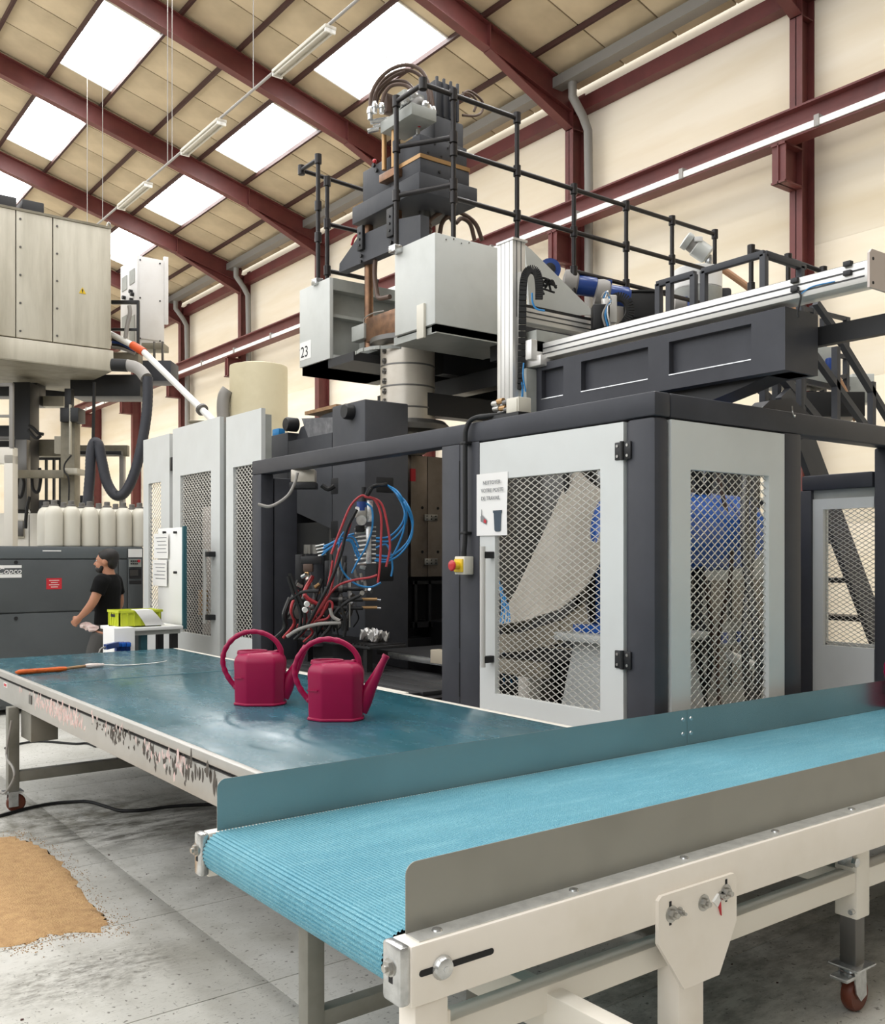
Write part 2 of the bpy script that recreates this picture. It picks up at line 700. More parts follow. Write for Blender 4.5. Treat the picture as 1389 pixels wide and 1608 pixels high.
# ------------------------------------------------------------------ floor
floor = struct('floor', 'worn grey concrete floor of the hall')
XJ = [-3.03, -.63, 1.77, 4.17, 6.57, 8.97]
YJ = [-.35, .61, 1.57, 2.53, 3.49, 4.45, 5.41, 6.37, 7.33, 8.29, 9.25, 10.21]
B().box(-14, 14.2, -6.4, 47, -.16, -.012).obj('subfloor', 'joint_dark', floor)
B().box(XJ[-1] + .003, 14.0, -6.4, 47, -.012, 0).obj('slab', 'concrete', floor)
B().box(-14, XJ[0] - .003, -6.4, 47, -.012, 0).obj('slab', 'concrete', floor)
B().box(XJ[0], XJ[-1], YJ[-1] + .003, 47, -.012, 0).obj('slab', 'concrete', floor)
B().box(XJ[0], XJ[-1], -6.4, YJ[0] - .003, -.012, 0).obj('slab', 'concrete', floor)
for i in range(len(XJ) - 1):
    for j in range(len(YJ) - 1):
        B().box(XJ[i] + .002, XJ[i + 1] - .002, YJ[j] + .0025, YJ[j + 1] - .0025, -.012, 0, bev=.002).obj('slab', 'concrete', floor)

# ------------------------------------------------------------------ roof, walls
BAYS = [3.71, 8.71, 13.72, 18.71, 23.72, 28.71, 33.71, 38.71, 43.71]
XW = 13.85


def zr(x):
    return 14.68 - .27 * x


RA = math.atan(.27)
ceiling = struct('ceiling', 'sloping beige panelled roof of the hall')
rows = [13.75, 12.5, 11.25, 10.0, 8.75, 7.5, 6.25, 5.0, 3.75]
seam = B()
seam.bm.free()
pm = {}
PRL = 1.25
for ri in range(len(rows) - 1):
    xh, xl = rows[ri], rows[ri + 1]
    sky = xl in (6.25, 10.0)
    for bi in range(1, len(BAYS) - 1):
        y0 = BAYS[bi]
        for k in range(4):
            a, c = y0 + 1.25 * k, y0 + 1.25 * (k + 1)
            if sky:
                if k in (1, 2):
                    continue
                if k == 0:
                    c = y0 + .98
                else:
                    a = y0 + 4.12
            L_ = round(c - a - .03, 3)
            if L_ not in pm:
                ln = 1.21 / math.cos(RA)
                bb = B().box(-ln / 2, ln / 2, -L_ / 2, L_ / 2, 0, .05, bev=.006)
                o = bb.obj('roof_panel', 'roof_panel', None)
                pm[L_] = o.data
                bpy.data.objects.remove(o)
            xm = (xh + xl) / 2
            inst('roof_panel', pm[L_], (xm, (a + c) / 2, zr(xm)), ceiling, rot=(0, RA, 0))
# backing above the joints with openings at the skylights; plain sheet over the part of the roof out of sight
ALLB = [-6.29, -1.29] + BAYS[:-1]
rows2 = rows + [2.5, 1.25, 0.0, -1.25, -2.5, -3.75, -5.0]
bk, bs = B(), B()
for ri in range(len(rows2) - 1):
    xh, xl = rows2[ri], rows2[ri + 1]
    for y0 in ALLB:
        cuts = [(y0, y0 + .98), (y0 + 4.12, y0 + 5.0)] if xl in (10.0, 6.25, 2.5, -1.25) and y0 > -2 else [(y0, y0 + 5.0)]
        for a, c in cuts:
            seen_ = y0 > 8 and xl >= 3.75
            (bk if seen_ else bs).beam((xl, (a + c) / 2, zr(xl) + .075), (xh, (a + c) / 2, zr(xh) + .075), c - a, .03)
bk.obj('roof_backing', 'joint_dark', ceiling)['kind'] = 'stuff'
bs.obj('roof_sheet', 'roof_panel', ceiling)

# skylights; those out of view continue the pattern and are added for light
n_sky = 0
for ri, xl in ((0, 10.0), (1, 6.25), (2, 2.5), (3, -1.25)):
    for yb in ALLB[1:]:
        n_sky += 1
        y0 = yb + .98
        w = struct('window_%d' % n_sky, 'bright corrugated skylight in the roof')
        for hh in range(2):
            b = B()
            ya = y0 + hh * 1.57
            nx = 14 if (yb > 8 and xl > 5) else 2
            pts = []
            for i in range(nx + 1):
                pts.append((ya + 1.55 * i / nx, .0 if i % 2 else .05))
            up = []
            for (yy, dz) in pts:
                up.append([b.bm.verts.new((xl + .02, yy, zr(xl + .02) + .09 + dz)), b.bm.verts.new((xl + 1.23, yy, zr(xl + 1.23) + .09 + dz))])
            for p, q in zip(up, up[1:]):
                b.bm.faces.new((p[0], p[1], q[1], q[0]))
            b.obj('pane', 'skylight_sheet', w, ang=1)
        b = B()
        for xx in (xl, xl + 1.25):
            b.beam((xx, y0, zr(xx) + .03), (xx, y0 + 3.14, zr(xx) + .03), .04, .12)
        for yy in (y0, y0 + 3.14):
            b.beam((xl, yy, zr(xl) + .03), (xl + 1.25, yy, zr(xl + 1.25) + .03), .04, .12)
        b.obj('window_frame', 'white_paint', w)
        B().beam((xl, y0 + 1.56, zr(xl) + .06), (xl + 1.25, y0 + 1.56, zr(xl + 1.25) + .06), .025, .03).obj('glazing_bar', 'pipe_grey', w)

# purlins
for x in (12.5, 11.25, 10.0, 8.75, 7.5, 6.25, 5.0, 3.75):
    o = B().box(x - .03, x + .03, 3.7, 46, zr(x) - .10, zr(x) - .005).obj('purlin', 'red_dark')
    tag(o, 'dark red purlin running under the roof panels', kind='structure')

# wall
wall = struct('wall_right', 'tall cream wall panels of the hall')
B().box(XW + .06, XW + .2, -6.4, 47, 0, 11.2).obj('wall_backing', 'joint_dark', wall)
zs = [0, 2.2, 4.4, 6.6, 8.8, 11.1]
ys = [-6.3, -1.3] + BAYS + [46.9]
for i in range(len(zs) - 1):
    for j in range(len(ys) - 1):
        B().box(XW, XW + .06, ys[j] + .001, ys[j + 1] - .001, zs[i] + .001, zs[i + 1] - .001, bev=.001).obj('wall_panel', 'wall_cream', wall)
wf = struct('shade_wall_front', 'unseen grey end wall added to block light from behind the camera')
B().box(-9, XW + .2, -6.5, -6.3, 0, 15.9).obj('wall_panel', 'wall_grey', wf)  # added behind the camera to darken the faces turned that way
wq = struct('shade_wall_left', 'unseen low grey wall added to cut low light from the open side')
B().box(-9.2, -9.0, -6.3, 46.9, 0, 4.6).obj('wall_panel', 'wall_grey', wq)  # added out of view to cut low light under the table
wl = struct('wall_back', 'cream end wall far down the hall')
B().box(-14, XW + .2, 46.9, 47.1, 0, 15.5).obj('wall_panel', 'wall_cream', wl)

# portal frames: column + rafter + haunch, one per bay line
for bi, y in enumerate(BAYS):
    pf = struct('trim_%d' % (bi + 1), 'dark red steel portal frame against the cream wall')
    x0, x1 = 13.5, XW - .01
    b = B()
    b.box(x0, x0 + .02, y - .11, y + .11, 0, 10.7)
    b.box(x1 - .02, x1, y - .11, y + .11, 0, 10.9)
    b.box(x0, x1, y - .008, y + .008, 0, 10.75)
    b.box(x0 - .01, x1, y - .12, y + .12, 0, .03)
    b.obj('column', 'red_steel', pf)
    b = B()
    xa, xb = -4.0, 13.55
    zt = lambda x: zr(x) - .10
    for off, th in ((0, .02), (-.46, .02)):
        b.beam((xa, y, zt(xa) + off), (xb, y, zt(xb) + off), .2, th)
    b.beam((xa, y, zt(xa) - .23), (xb, y, zt(xb) - .23), .014, .46)
    b.obj('rafter', 'red_steel', pf)
    b = B()
    xh = 11.4
    hz = zt(xh) - .47
    b.beam((13.52, y, 10.14), (xh, y, hz), .2, .02)
    b.prism([(13.5, 10.15), (13.5, zt(13.5) - .46), (xh, hz)], 'y', y - .007, y + .007)
    b.obj('haunch', 'red_steel', pf)
    b = B()
    b.box(x0, x0 + .33, y - .1, y + .1, 10.12, 10.14)
    b.box(xh - .01, xh + .01, y - .1, y + .1, hz, zt(xh))
    b.obj('stiffener', 'red_steel', pf)
    # crane bracket
    b = B()
    b.box(13.02, 13.5, y - .12, y + .12, 7.42, 7.45)
    b.box(13.02, 13.5, y - .12, y + .12, 8.0, 8.03)
    b.box(13.02, 13.5, y - .01, y + .01, 7.42, 8.03)
    b.box(13.05, 13.07, y - .12, y + .12, 7.42, 8.03)
    b.obj('crane_bracket', 'red_steel', pf)
# eaves beam and gutter
tag(B().box(13.62, 13.84, -6.2, 46.8, 10.45, 10.72).obj('eaves_beam', 'red_steel'), 'dark red eaves beam along the top of the cream wall', kind='structure')
tag(B().box(13.05, 13.3, -6.2, 46.8, 10.82, 11.02).obj('gutter', 'galv_gutter'), 'grey steel gutter channel under the eaves', kind='structure')
for k, y in enumerate(BAYS):
    if k % 2 == 0:
        continue
# crane runway: I-beam with a white conductor strip on its flange
cr = struct('trim_20', 'red crane runway beam with white conductor strip')
b = B()
b.box(13.02, 13.3, -6.2, 46.8, 8.46, 8.49)
b.box(13.02, 13.3, -6.2, 46.8, 8.03, 8.06)
b.box(13.15, 13.17, -6.2, 46.8, 8.05, 8.47)
b.obj('runway_beam', 'red_steel', cr)
B().box(13.0, 13.14, -6.2, 46.8, 8.063, 8.16).obj('conductor_rail', 'tube_white', cr)
b = B()
for k in range(19):
    y = -2 + k * 2.5
    b.box(12.98, 13.16, y, y + .08, 8.05, 8.22)
b.obj('rail_clip', 'pipe_grey', cr)
# downpipes
for k, y in enumerate((13.32, 33.31, 28.31)):
    o = B().tube([(13.2, y, 10.85), (13.2, y, 10.55), (13.45, y - .02, 10.25), (13.6, y - .02, 10.0), (13.62, y - .02, 9.0), (13.62, y - .02, 0)], .085, n=12).obj('downpipe', 'downpipe_grey')
    tag(o, ['grey downpipe beside the red column nearest the machine', 'grey downpipe far down the hall behind the pale control cabinet', 'grey downpipe beside the column above the cream silo'][k], kind='structure')

# hanging strip lights on a conduit
XL, ZL = 6.8, 9.0
o = tag(B().cyl((XL, 8, ZL + .06), (XL, 45, ZL + .06), .022, n=8).obj('lighting_conduit', 'pipe_grey'), 'thin conduit hung below the roof carrying the strip lights', 'conduit')
lights = [px(475, 80, X=XL).y, px(318, 222, X=XL).y, px(211, 316, X=XL).y]
lab = ['twin tube strip light nearest the camera under the roof', 'middle twin tube strip light under the roof', 'farthest twin tube strip light, above the pale control cabinet']
for k, y in enumerate(lights):
    t = thing('strip_light', lab[k], 'light', (XL, y, ZL - .05), 'strip lights hung along the conduit')
    B().box(XL - .09, XL + .09, y - .8, y + .8, ZL - .02, ZL + .03, bev=.008).obj('housing', 'lamp_grey', t)
    for s in (-1, 1):
        B().cyl((XL + s * .055, y - .76, ZL - .045), (XL + s * .055, y + .76, ZL - .045), .016, n=10).obj('tube', 'lamp_grey', t)
    b = B()
    for s in (-1, 1):
        b.box(XL - .08, XL + .08, y + s * .78 - .015, y + s * .78 + .015, ZL - .07, ZL)
    b.split('end_socket', 'white_paint', t)
for k, y in enumerate([lights[0] + 1.6, lights[0] + 5.2, lights[1] + 1.4, lights[1] + 6.5, lights[2] + 2.0]):
    o = B().cyl((XL, y, ZL + .06), (XL, y, zr(XL)), .008, n=6).obj('hanger_wire', 'pipe_grey')
    tag(o, 'thin hanger wire of the lighting conduit, %s from the camera' % ('nearest', 'second', 'third', 'fourth', 'farthest')[k], 'wire', 'hanger wires of the lighting conduit')
# ------------------------------------------------------------------ blue belt conveyor in front
XE = 7.2
bc = thing('belt_conveyor', 'cream framed belt conveyor with light blue woven belt in the foreground', 'conveyor', (1.4, 2.4, 0))


def rounded_sheet(x0, x1, z0, z1, r, n=6):
    p = [(x1, z0), (x1, z1)]
    for k in range(n + 1):
        a = PI / 2 + (PI / 2) * k / n
        p.append((x0 + r + r * math.cos(a), z1 - r + r * math.sin(a)))
    p.append((x0, z0))
    return p


b = B()
prof = []
R_, ZC, XC = .066, .710, 1.362
Lstraight = XE - XC
step = .0125


def path(s):
    if s < Lstraight:
        return Vector((XE - s, ZC + R_)), Vector((0, 1))
    s2 = s - Lstraight
    if s2 < PI * R_:
        a = PI / 2 + s2 / R_
        return Vector((XC + R_ * math.cos(a), ZC + R_ * math.sin(a))), Vector((math.cos(a), math.sin(a)))
    s3 = s2 - PI * R_
    return Vector((XC + s3, ZC - R_)), Vector((0, -1))


s, tot = 0.0, Lstraight + PI * R_ + 2.0
while s < tot:
    for f, h in ((0, 0), (.3, 0), (.42, .0042), (.85, .0042)):
        p, nn = path(s + f * step)
        q = p + nn * h
        prof.append((q.x, q.y))
    s += step
ringA = [b.bm.verts.new((p[0], 1.957, p[1])) for p in prof]
ringB = [b.bm.verts.new((p[0], 3.027, p[1])) for p in prof]
for k in range(len(prof) - 1):
    b.bm.faces.new((ringA[k], ringA[k + 1], ringB[k + 1], ringB[k]))
belt = b.obj('belt', 'belt_blue', bc, ang=60)
B().cyl((XC, 1.95, ZC), (XC, 3.01, ZC), R_ - .006, n=28).obj('roller', 'black_metal', bc)
B().box(1.5, XE, 1.96, 2.998, .69, .765).obj('belt_bed', 'black_metal', bc)
# rails
b = B()
b.box(1.315, XE, 1.862, 1.945, .628, .776, bev=.006)
nr = b.obj('side_rail', 'conv_white', bc)
b = B()
zc_ = lambda x: .706
b.prism([(1.345 + .008 * math.cos(a), .706 + .008 * math.sin(a)) for a in [PI / 2 + PI * k / 6 for k in range(7)]] +
        [(1.56 + .008 * math.cos(a), .706 + .008 * math.sin(a)) for a in [-PI / 2 + PI * k / 6 for k in range(7)]], 'y', 1.8605, 1.864)
b.obj('adjusting_slot', 'ink_black', nr)
b = B()
b.lathe([(.03, 0), (.03, .004), (.024, .014), (.012, .017)], (1.405, 1.861, .706), 20, (0, -1, 0))
b.cyl((1.405, 1.845, .706), (1.405, 1.842, .706), .008, n=6)
b.obj('axle_bolt', 'zinc', nr)
b = B()
b.box(1.315, XE, 3.034, 3.08, .628, .776, bev=.006)
fr = b.obj('side_rail', 'conv_white', bc)
# end brackets
for yy0, yy1 in ((1.866, 1.945), (3.03, 3.085)):
    b = B()
    b.box(1.285, 1.318, yy0, yy1, .634, .778, bev=.01)
    o = b.obj('end_bracket', 'zinc', bc)
    b = B()
    ym = (yy0 + yy1) / 2
    b.cyl((1.286, ym, .722), (1.281, ym, .722), .022, n=18)
    b.cyl((1.283, ym, .722), (1.272, ym, .722), .017, n=6)
    b.cyl((1.274, ym, .722), (1.264, ym, .722), .009, n=12)
    b.obj('hex_bolt', 'steel', o)
    B().box(1.284, 1.287, ym - .008, ym + .008, .684, .704).obj('slot', 'ink_black', o)
# near guard: upright sheet with a flange bolted on the rail
b = B()
b.prism(rounded_sheet(1.345, XE, .779, .951, .03), 'y', 1.928, 1.931)
gd = b.obj('guard_plate', 'galv_sheet', bc, ang=20)
B().box(1.345, XE, 1.872, 1.928, .7765, .7795).obj('guard_flange', 'flange_zinc_lit', gd)
b = B()
for k in range(12):
    x = 1.42 + .47 * k
    b.lathe([(.014, 0), (.012, .004), (.004, .006)], (x, 1.902, .7795), 12)
b.split('rivet', 'zinc', gd)
# far guard
xj = px(1078, 1140, Y=3.03).x
for xa, xb in ((1.345, xj), (xj + .002, XE)):
    b = B()
    poly = rounded_sheet(xa, xb, .779, .951, .03) if xa < 1.5 else [(xb, .779), (xb, .951), (xa, .951), (xa, .779)]
    b.prism(poly, 'y', 3.03, 3.033)
    b.obj('guard_plate', 'guard_back', bc, ang=20)
b = B()
for sx in (-.03, .03):
    for z in (.835, .905):
        b.lathe([(.011, 0), (.009, .004), (.003, .005)], (xj + sx, 3.03, z), 12, (0, -1, 0))
b.split('joint_rivet', 'zinc', bc)
# legs
for x0, x1, y0, y1 in ((1.33, 1.43, 1.868, 1.94),):
    B().box(x0, x1, y0, y1, 0, .628, bev=.006).obj('leg', 'conv_white', bc)
B().box(1.432, 1.447, 1.88, 1.945, .535, .585, bev=.004).obj('clamp', 'conv_white', bc)
b = B()
b.box(2.30, 2.42, 1.874, 1.96, 0, .60, bev=.008)
b.obj('leg', 'conv_white', bc)
B().box(2.30, 2.42, 2.995, 3.07, 0, .628, bev=.008).obj('leg', 'conv_white', bc)
b = B()
g = [(2.180, .700), (2.195, .712), (2.535, .712), (2.548, .70), (2.548, .562), (2.462, .415), (2.295, .415), (2.180, .575)]
b.prism(g, 'y', 1.850, 1.862)
gs = b.obj('gusset_plate', 'conv_white', bc)
for x, z, slot in ((2.232, .655, 1), (2.495, .667, 1)):
    B().prism([(x - .005, z - .035), (x + .005, z - .035), (x + .005, z + .035), (x - .005, z + .035)], 'y', 1.849, 1.851).obj('slot', 'ink_black', gs)
b = B()
for x, z, r in ((2.237, .652, .02), (2.272, .650, .012), (2.385, .653, .02), (2.492, .662, .02), (2.466, .656, .012)):
    b.cyl((x, 1.851, z), (x, 1.847, z), r * 1.25, n=18)
    b.cyl((x, 1.848, z), (x, 1.834, z), r * .75, n=6)
    b.cyl((x, 1.836, z), (x, 1.824, z), r * .4, n=10)
    b.obj('bolt', 'steel', gs)
    b = B()
b.bm.free()
b = B()
b.prism([(2.425, .648), (2.45, .668), (2.458, .645), (2.445, .628)], 'y', 1.842, 1.85)
b.obj('sticker_scrap', 'label_white', gs)
B().prism([(2.448, .64), (2.462, .642), (2.466, .597)], 'y', 1.844, 1.849).obj('red_tape_scrap', 'label_red', gs)
# lower frame
b = B()
b.box(1.445, 3.35, 1.915, 1.985, .462, .535, bev=.004)
b.box(3.44, 6.0, 1.915, 1.985, .462, .535, bev=.004)
b.obj('lower_rail', 'conv_white2', bc)
B().box(2.42, 3.35, 2.96, 3.03, .462, .535, bev=.004).obj('lower_rail', 'conv_white2', bc)
B().box(1.80, 1.86, 1.45, 2.96, .40, .515, bev=.004).obj('cross_member', 'conv_white2', bc)
B().box(3.34, 3.44, 1.99, 2.96, .462, .535, bev=.004).obj('cross_member', 'conv_white2', bc)
# telescopic leg with caster
for yy in (1.955, 3.0):
    B().box(3.35, 3.44, yy - .045, yy + .045, .36, .628, bev=.006).obj('leg', 'conv_white2', bc)
    B().box(3.363, 3.427, yy - .032, yy + .032, .18, .40, bev=.004).obj('telescopic_leg', 'steel_dark', bc)
    b = B()
    b.box(3.345, 3.355, yy - .03, yy + .03, .55, .60, bev=.003)
    b.cyl((3.345, yy - .05, .575), (3.345, yy - .035, .575), .018, n=6)
    b.cyl((3.33, yy - .03, .39), (3.37, yy - .03, .39), .01, n=8)
    b.split('clamp_bolt', 'zinc', bc)
    b = B()
    b.box(3.33, 3.46, yy - .06, yy + .06, .172, .182, bev=.003)
    b.cyl((3.395, yy, .15), (3.395, yy, .172), .036, n=16)
    for s in (-1, 1):
        b.prism([(3.355, .165), (3.435, .165), (3.44, .06), (3.40, .045), (3.37, .08)], 'y', yy + s * .03 - .003, yy + s * .03 + .003)
    b.box(3.30, 3.36, yy - .035, yy + .035, .135, .15, bev=.004)
    ck = b.obj('caster_fork', 'zinc', bc)
    b = B()
    b.lathe([(.02, -.022), (.058, -.022), (.065, -.012), (.065, .012), (.058, .022), (.02, .022)], (3.41, yy, .065), 24, (0, 1, 0))
    b.obj('caster_wheel', 'caster_red', ck)

# ------------------------------------------------------------------ grey stand under the belt
st = thing('steel_stand', 'grey square tube stand under the blue belt end', 'stand', (1.48, 2.62, 0))
B().box(1.44, 1.50, 2.585, 2.645, 0, .575, bev=.004).obj('leg', 'leg_grey', st)
B().box(2.1, 2.16, 2.585, 2.645, 0, .575, bev=.004).obj('leg', 'leg_grey', st)
B().box(1.50, 2.10, 2.59, 2.64, .245, .30, bev=.003).obj('crossbar', 'leg_grey', st)
B().box(1.50, 2.10, 2.59, 2.64, .535, .575, bev=.003).obj('crossbar', 'leg_grey', st)
B().box(1.50, 2.10, 2.59, 2.64, .10, .14, bev=.003).obj('crossbar', 'leg_grey', st)

# ------------------------------------------------------------------ teal belt table
TX0, TX1, TY0, TY1, TZ = 1.6, 3.2, 3.09, 8.1, .9
tb = thing('belt_table', 'wide low conveyor table with dark teal belt and splashed grey side', 'conveyor', (2.4, 5.6, 0))
B().box(TX0 + .025, TX1 - .02, TY0 + .02, TY1 - .02, TZ - .05, TZ, bev=.004).obj('table_belt', 'belt_table', tb)
b = B()
b.box(TX0, TX0 + .012, TY0, TY1, .70, .842, bev=.002)
b.box(TX0 - .012, TX0 + .024, TY0, TY1, .862, .902, bev=.004)
b.box(TX0 + .004, TX0 + .02, TY0, TY1, .838, .864)
sp = b.obj('side_panel', 'table_grey', tb)
B().box(TX0 - .003, TX0 + .004, TY0, TY1, .846, .851).obj('groove', 'ink_black', sp)
B().box(TX0 - .004, TX0 + .004, TY0, TY1, .8555, .8605).obj('groove', 'ink_black', sp)
b = B()
b.box(TX1 - .02, TX1 + .03, TY0, TY1, .80, .898, bev=.004)
b.obj('edge_strip', 'conv_white2', tb)
b = B()
b.box(TX0, TX1, TY1 - .02, TY1, .72, .89)
b.box(TX0, TX1, TY0, TY0 + .02, .72, .89)
b.box(TX0 + .02, TX1 - .02, TY0 + .02, TY1 - .02, .72, .85)
b.obj('bed', 'black_metal', tb)
B().box(TX0 + .03, TX1 - .03, 6.28, 6.30, TZ, TZ + .0012).obj('belt_seam', 'teal_post', tb)
for x, y in ((1.585, 6.83), (3.0, 6.83), (2.72, 3.6), (3.1, 3.6)):
    lg = B().box(x - .035, x + .035, y - .035, y + .035, .14, .70, bev=.004).obj('leg', 'leg_grey', tb)
    b = B()
    b.box(x - .06, x + .06, y - .05, y + .05, .132, .142)
    for s in (-1, 1):
        b.box(x - .03, x + .03, y + s * .028 - .003, y + s * .028 + .003, .04, .135)
    b.obj('caster_fork', 'zinc', lg)
    B().lathe([(.015, -.02), (.05, -.02), (.06, -.012), (.06, .012), (.05, .02), (.015, .02)], (x + .02, y, .06), 22, (0, 1, 0)).obj('caster_wheel', 'caster_red', lg)
B().box(1.61, 2.98, 6.80, 6.86, .20, .27, bev=.003).obj('crossbar', 'leg_grey', tb)
B().box(2.72, 3.1, 3.57, 3.63, .20, .27, bev=.003).obj('crossbar', 'leg_grey', tb)
B().box(2.97, 3.03, 3.45, 6.8, .20, .27, bev=.003).obj('crossbar', 'leg_grey', tb)
b = B()
b.box(1.63, 1.80, 6.55, 6.8, .50, .68, bev=.004)
b.obj('drive_box', 'leg_grey', tb)
B().box(1.5965, 1.599, 7.03, 7.13, .80, .83).obj('sticker', 'label_white', tb)
B().box(1.596, 1.5975, 7.05, 7.12, .806, .824).obj('sticker_print', 'label_red', tb)
B().box(1.594, 1.6, 6.40, 6.46, .765, .82).obj('catch', 'steel_dark', tb)
# paint and plastic splashes on the side panel
rng_ = random.Random(3)


def splashes(name, m, runs):
    b = B()
    for (ya, yb, za, zb, n, big) in runs:
        for k in range(n):
            y = rng_.uniform(ya, yb)
            z = rng_.gauss((za + zb) / 2, (zb - za) / 4)
            z = min(max(z, .715), .89)
            w = rng_.uniform(.004, .011) * big
            h = rng_.uniform(.008, .028) * big
            x = 1.6 if z < .842 else 1.588
            bm = b.bm
            c = bm.verts.new((x - rng_.uniform(.003, .007), y, z))
            ring = []
            for q in range(7):
                a = 2 * PI * q / 7
                rr = rng_.uniform(.7, 1.25)
                ring.append(bm.verts.new((x - .0003, y + w * rr * math.cos(a), z + h * rr * math.sin(a))))
            for q in range(7):
                bm.faces.new((c, ring[q], ring[(q + 1) % 7]))
    o = b.obj(name, m, tb)
    o['kind'] = 'stuff'


splashes('pink_splashes', 'chip_pink', [(5.4, 6.35, .76, .86, 100, 1.0), (5.3, 6.0, .74, .82, 60, 1.0), (3.9, 4.4, .76, .86, 22, 1.1), (6.2, 6.7, .8, .86, 9, .8), (4.3, 5.2, .78, .88, 14, .9), (3.8, 4.1, .82, .87, 7, 1.3)])
splashes('dark_splashes', 'chip_dark', [(4.3, 4.9, .76, .86, 46, 1.0), (3.9, 4.4, .74, .83, 40, 1.0), (4.8, 5.2, .79, .85, 18, .8), (3.6, 3.95, .76, .85, 22, 1.6)])


# ------------------------------------------------------------------ watering cans
def make_can(label, loc, rz):
    t = thing('watering_can', label, 'watering can', loc, 'magenta plastic watering cans', rz)

    def ring(hx, hy, z, ch=.42, shift=0.0):
        # ten-sided section: flat long faces, slanting shoulders, narrow ends
        k = .52
        p = [(hx, -hy * .42), (hx, hy * .42), (hx * k + .02, hy), (-hx * k + .01, hy), (-hx * .97, hy * .45), (-hx * .97, -hy * .45), (-hx * k + .01, -hy), (hx * k + .02, -hy)]
        out = []
        rad = .09 * hy
        for i in range(len(p)):
            v0, v1, v2 = Vector(p[i - 1]), Vector(p[i]), Vector(p[(i + 1) % len(p)])
            a, c = v1 + (v0 - v1).normalized() * rad, v1 + (v2 - v1).normalized() * rad
            for q in range(4):
                f = q / 3
                pt = a * (1 - f) ** 2 + v1 * 2 * f * (1 - f) + c * f * f
                out.append((pt.x + shift, pt.y, z))
        return out
    b = B()
    rs = [ring(.134, .100, 0), ring(.139, .104, .003), ring(.140, .105, .007), ring(.139, .104, .011), ring(.133, .099, .015),
          ring(.134, .100, .06), ring(.135, .101, .12), ring(.1365, .102, .18), ring(.138, .103, .222)]
    for q in range(1, 9):
        a = PI / 2 * q / 8
        rs.append(ring(.138 - .052 * (1 - math.cos(a)), .103 - .046 * (1 - math.cos(a)), .222 + .060 * math.sin(a)))
    rs.append(ring(.05, .035, .284))
    b.loft(rs)
    body = b.obj('body', 'can_magenta', t, local=True, ang=30)
    # ridge lines pressed into the side
    b = B()
    for s in (-1, 1):
        b.beam((.075, s * .0985, .166), (.137, s * .043, .182), .005, .005)
        b.beam((-.134, s * .043, .145), (-.080, s * .0975, .150), .005, .005)
    b.split('pressed_rib', 'can_magenta', body, local=True)
    # filling mouth
    b = B()
    n = 28
    for (r0, r1, z) in ():
        pass
    outer, inner, top, low = [], [], [], []
    cx, a_, c_ = -.04, .082, .058
    rings = [(1.04, .270), (1.0, .287), (.95, .2905), (.90, .288), (.88, .274)]
    vr = []
    for k_, z in rings:
        vr.append([b.bm.verts.new((cx + a_ * k_ * math.cos(2 * PI * i / n), c_ * k_ * math.sin(2 * PI * i / n), z)) for i in range(n)])
    for p, q in zip(vr, vr[1:]):
        for i in range(n):
            j = (i + 1) % n
            b.bm.faces.new((p[i], p[j], q[j], q[i]))
    b.bm.faces.new(vr[-1])
    b.obj('mouth_rim', 'can_magenta', body, local=True)
    # handle loop with finger grips
    hp = [(.112, .262), (.108, .300), (.082, .342), (.035, .375), (-.022, .390), (-.080, .386), (-.132, .362), (-.172, .322), (-.196, .272), (-.200, .222), (-.186, .172), (-.160, .126), (-.126, .088)]
    pts, _ = spline([Vector((x, 0, z)) for x, z in hp], 7)
    rad = []
    m = len(pts)
    for i in range(m):
        f = i / (m - 1)
        r = .0135 + .004 * (1 - min(1, f * 8)) + .003 * max(0, (f - .93) / .07)
        if .28 < f < .9:
            r += .0013 * math.sin(f * 2 * PI * 15)
        rad.append(r)
    b = B().tube(pts, .013, n=12, radii=rad)
    b.obj('handle', 'can_magenta', t, local=True, ang=60)
    b = B()
    b.lathe([(.016, 0), (.014, .006), (.006, .009)], (.088, 0, .283), 14)
    b.lathe([(.011, 0), (.009, .006), (.003, .008)], (-.135, -.012, .092), 10, (-1, -.6, 0))
    b.obj('handle_stud', 'can_magenta', t, local=True)
    # spout
    sp_ = [(.115, .045, .030, .045), (.140, .095, .030, .043), (.165, .145, .026, .034), (.200, .212, .020, .024), (.232, .277, .0165, .0175), (.242, .297, .0165, .0165), (.247, .307, .0165, .0165)]
    rgs = []
    d = Vector((.52, 0, .85)).normalized()
    u = Vector((.85, 0, -.52))
    for x, z, ry, ru in sp_:
        rgs.append([Vector((x, 0, z)) + u * (ru * math.cos(2 * PI * i / 18)) + Vector((0, 1, 0)) * (ry * math.sin(2 * PI * i / 18)) for i in range(18)])
    b = B().loft(rgs)
    spo = b.obj('spout', 'can_magenta', t, local=True, ang=50)
    e = Vector((.247, 0, .307))
    B().lathe([(.019, -.012), (.0195, .0), (.019, .004), (.012, .004), (.011, -.004), (.001, -.004)], e, 18, d).obj('spout_collar', 'can_magenta', spo, local=True)
    return t


RZC = -math.atan2(SA, CA)
can1 = make_can('magenta watering can further along the teal table, spout behind the other can', (2.36, 4.76, .9), RZC + .03)
can2 = copy_tree(can1, (2.44, 4.10, .9), RZC + .02, 'magenta watering can nearer the camera, in front of the other one')
can3 = copy_tree(can1, px(1437, 1112, Z=.78), RZC + .2, 'magenta watering can on the blue belt, cut by the picture edge')

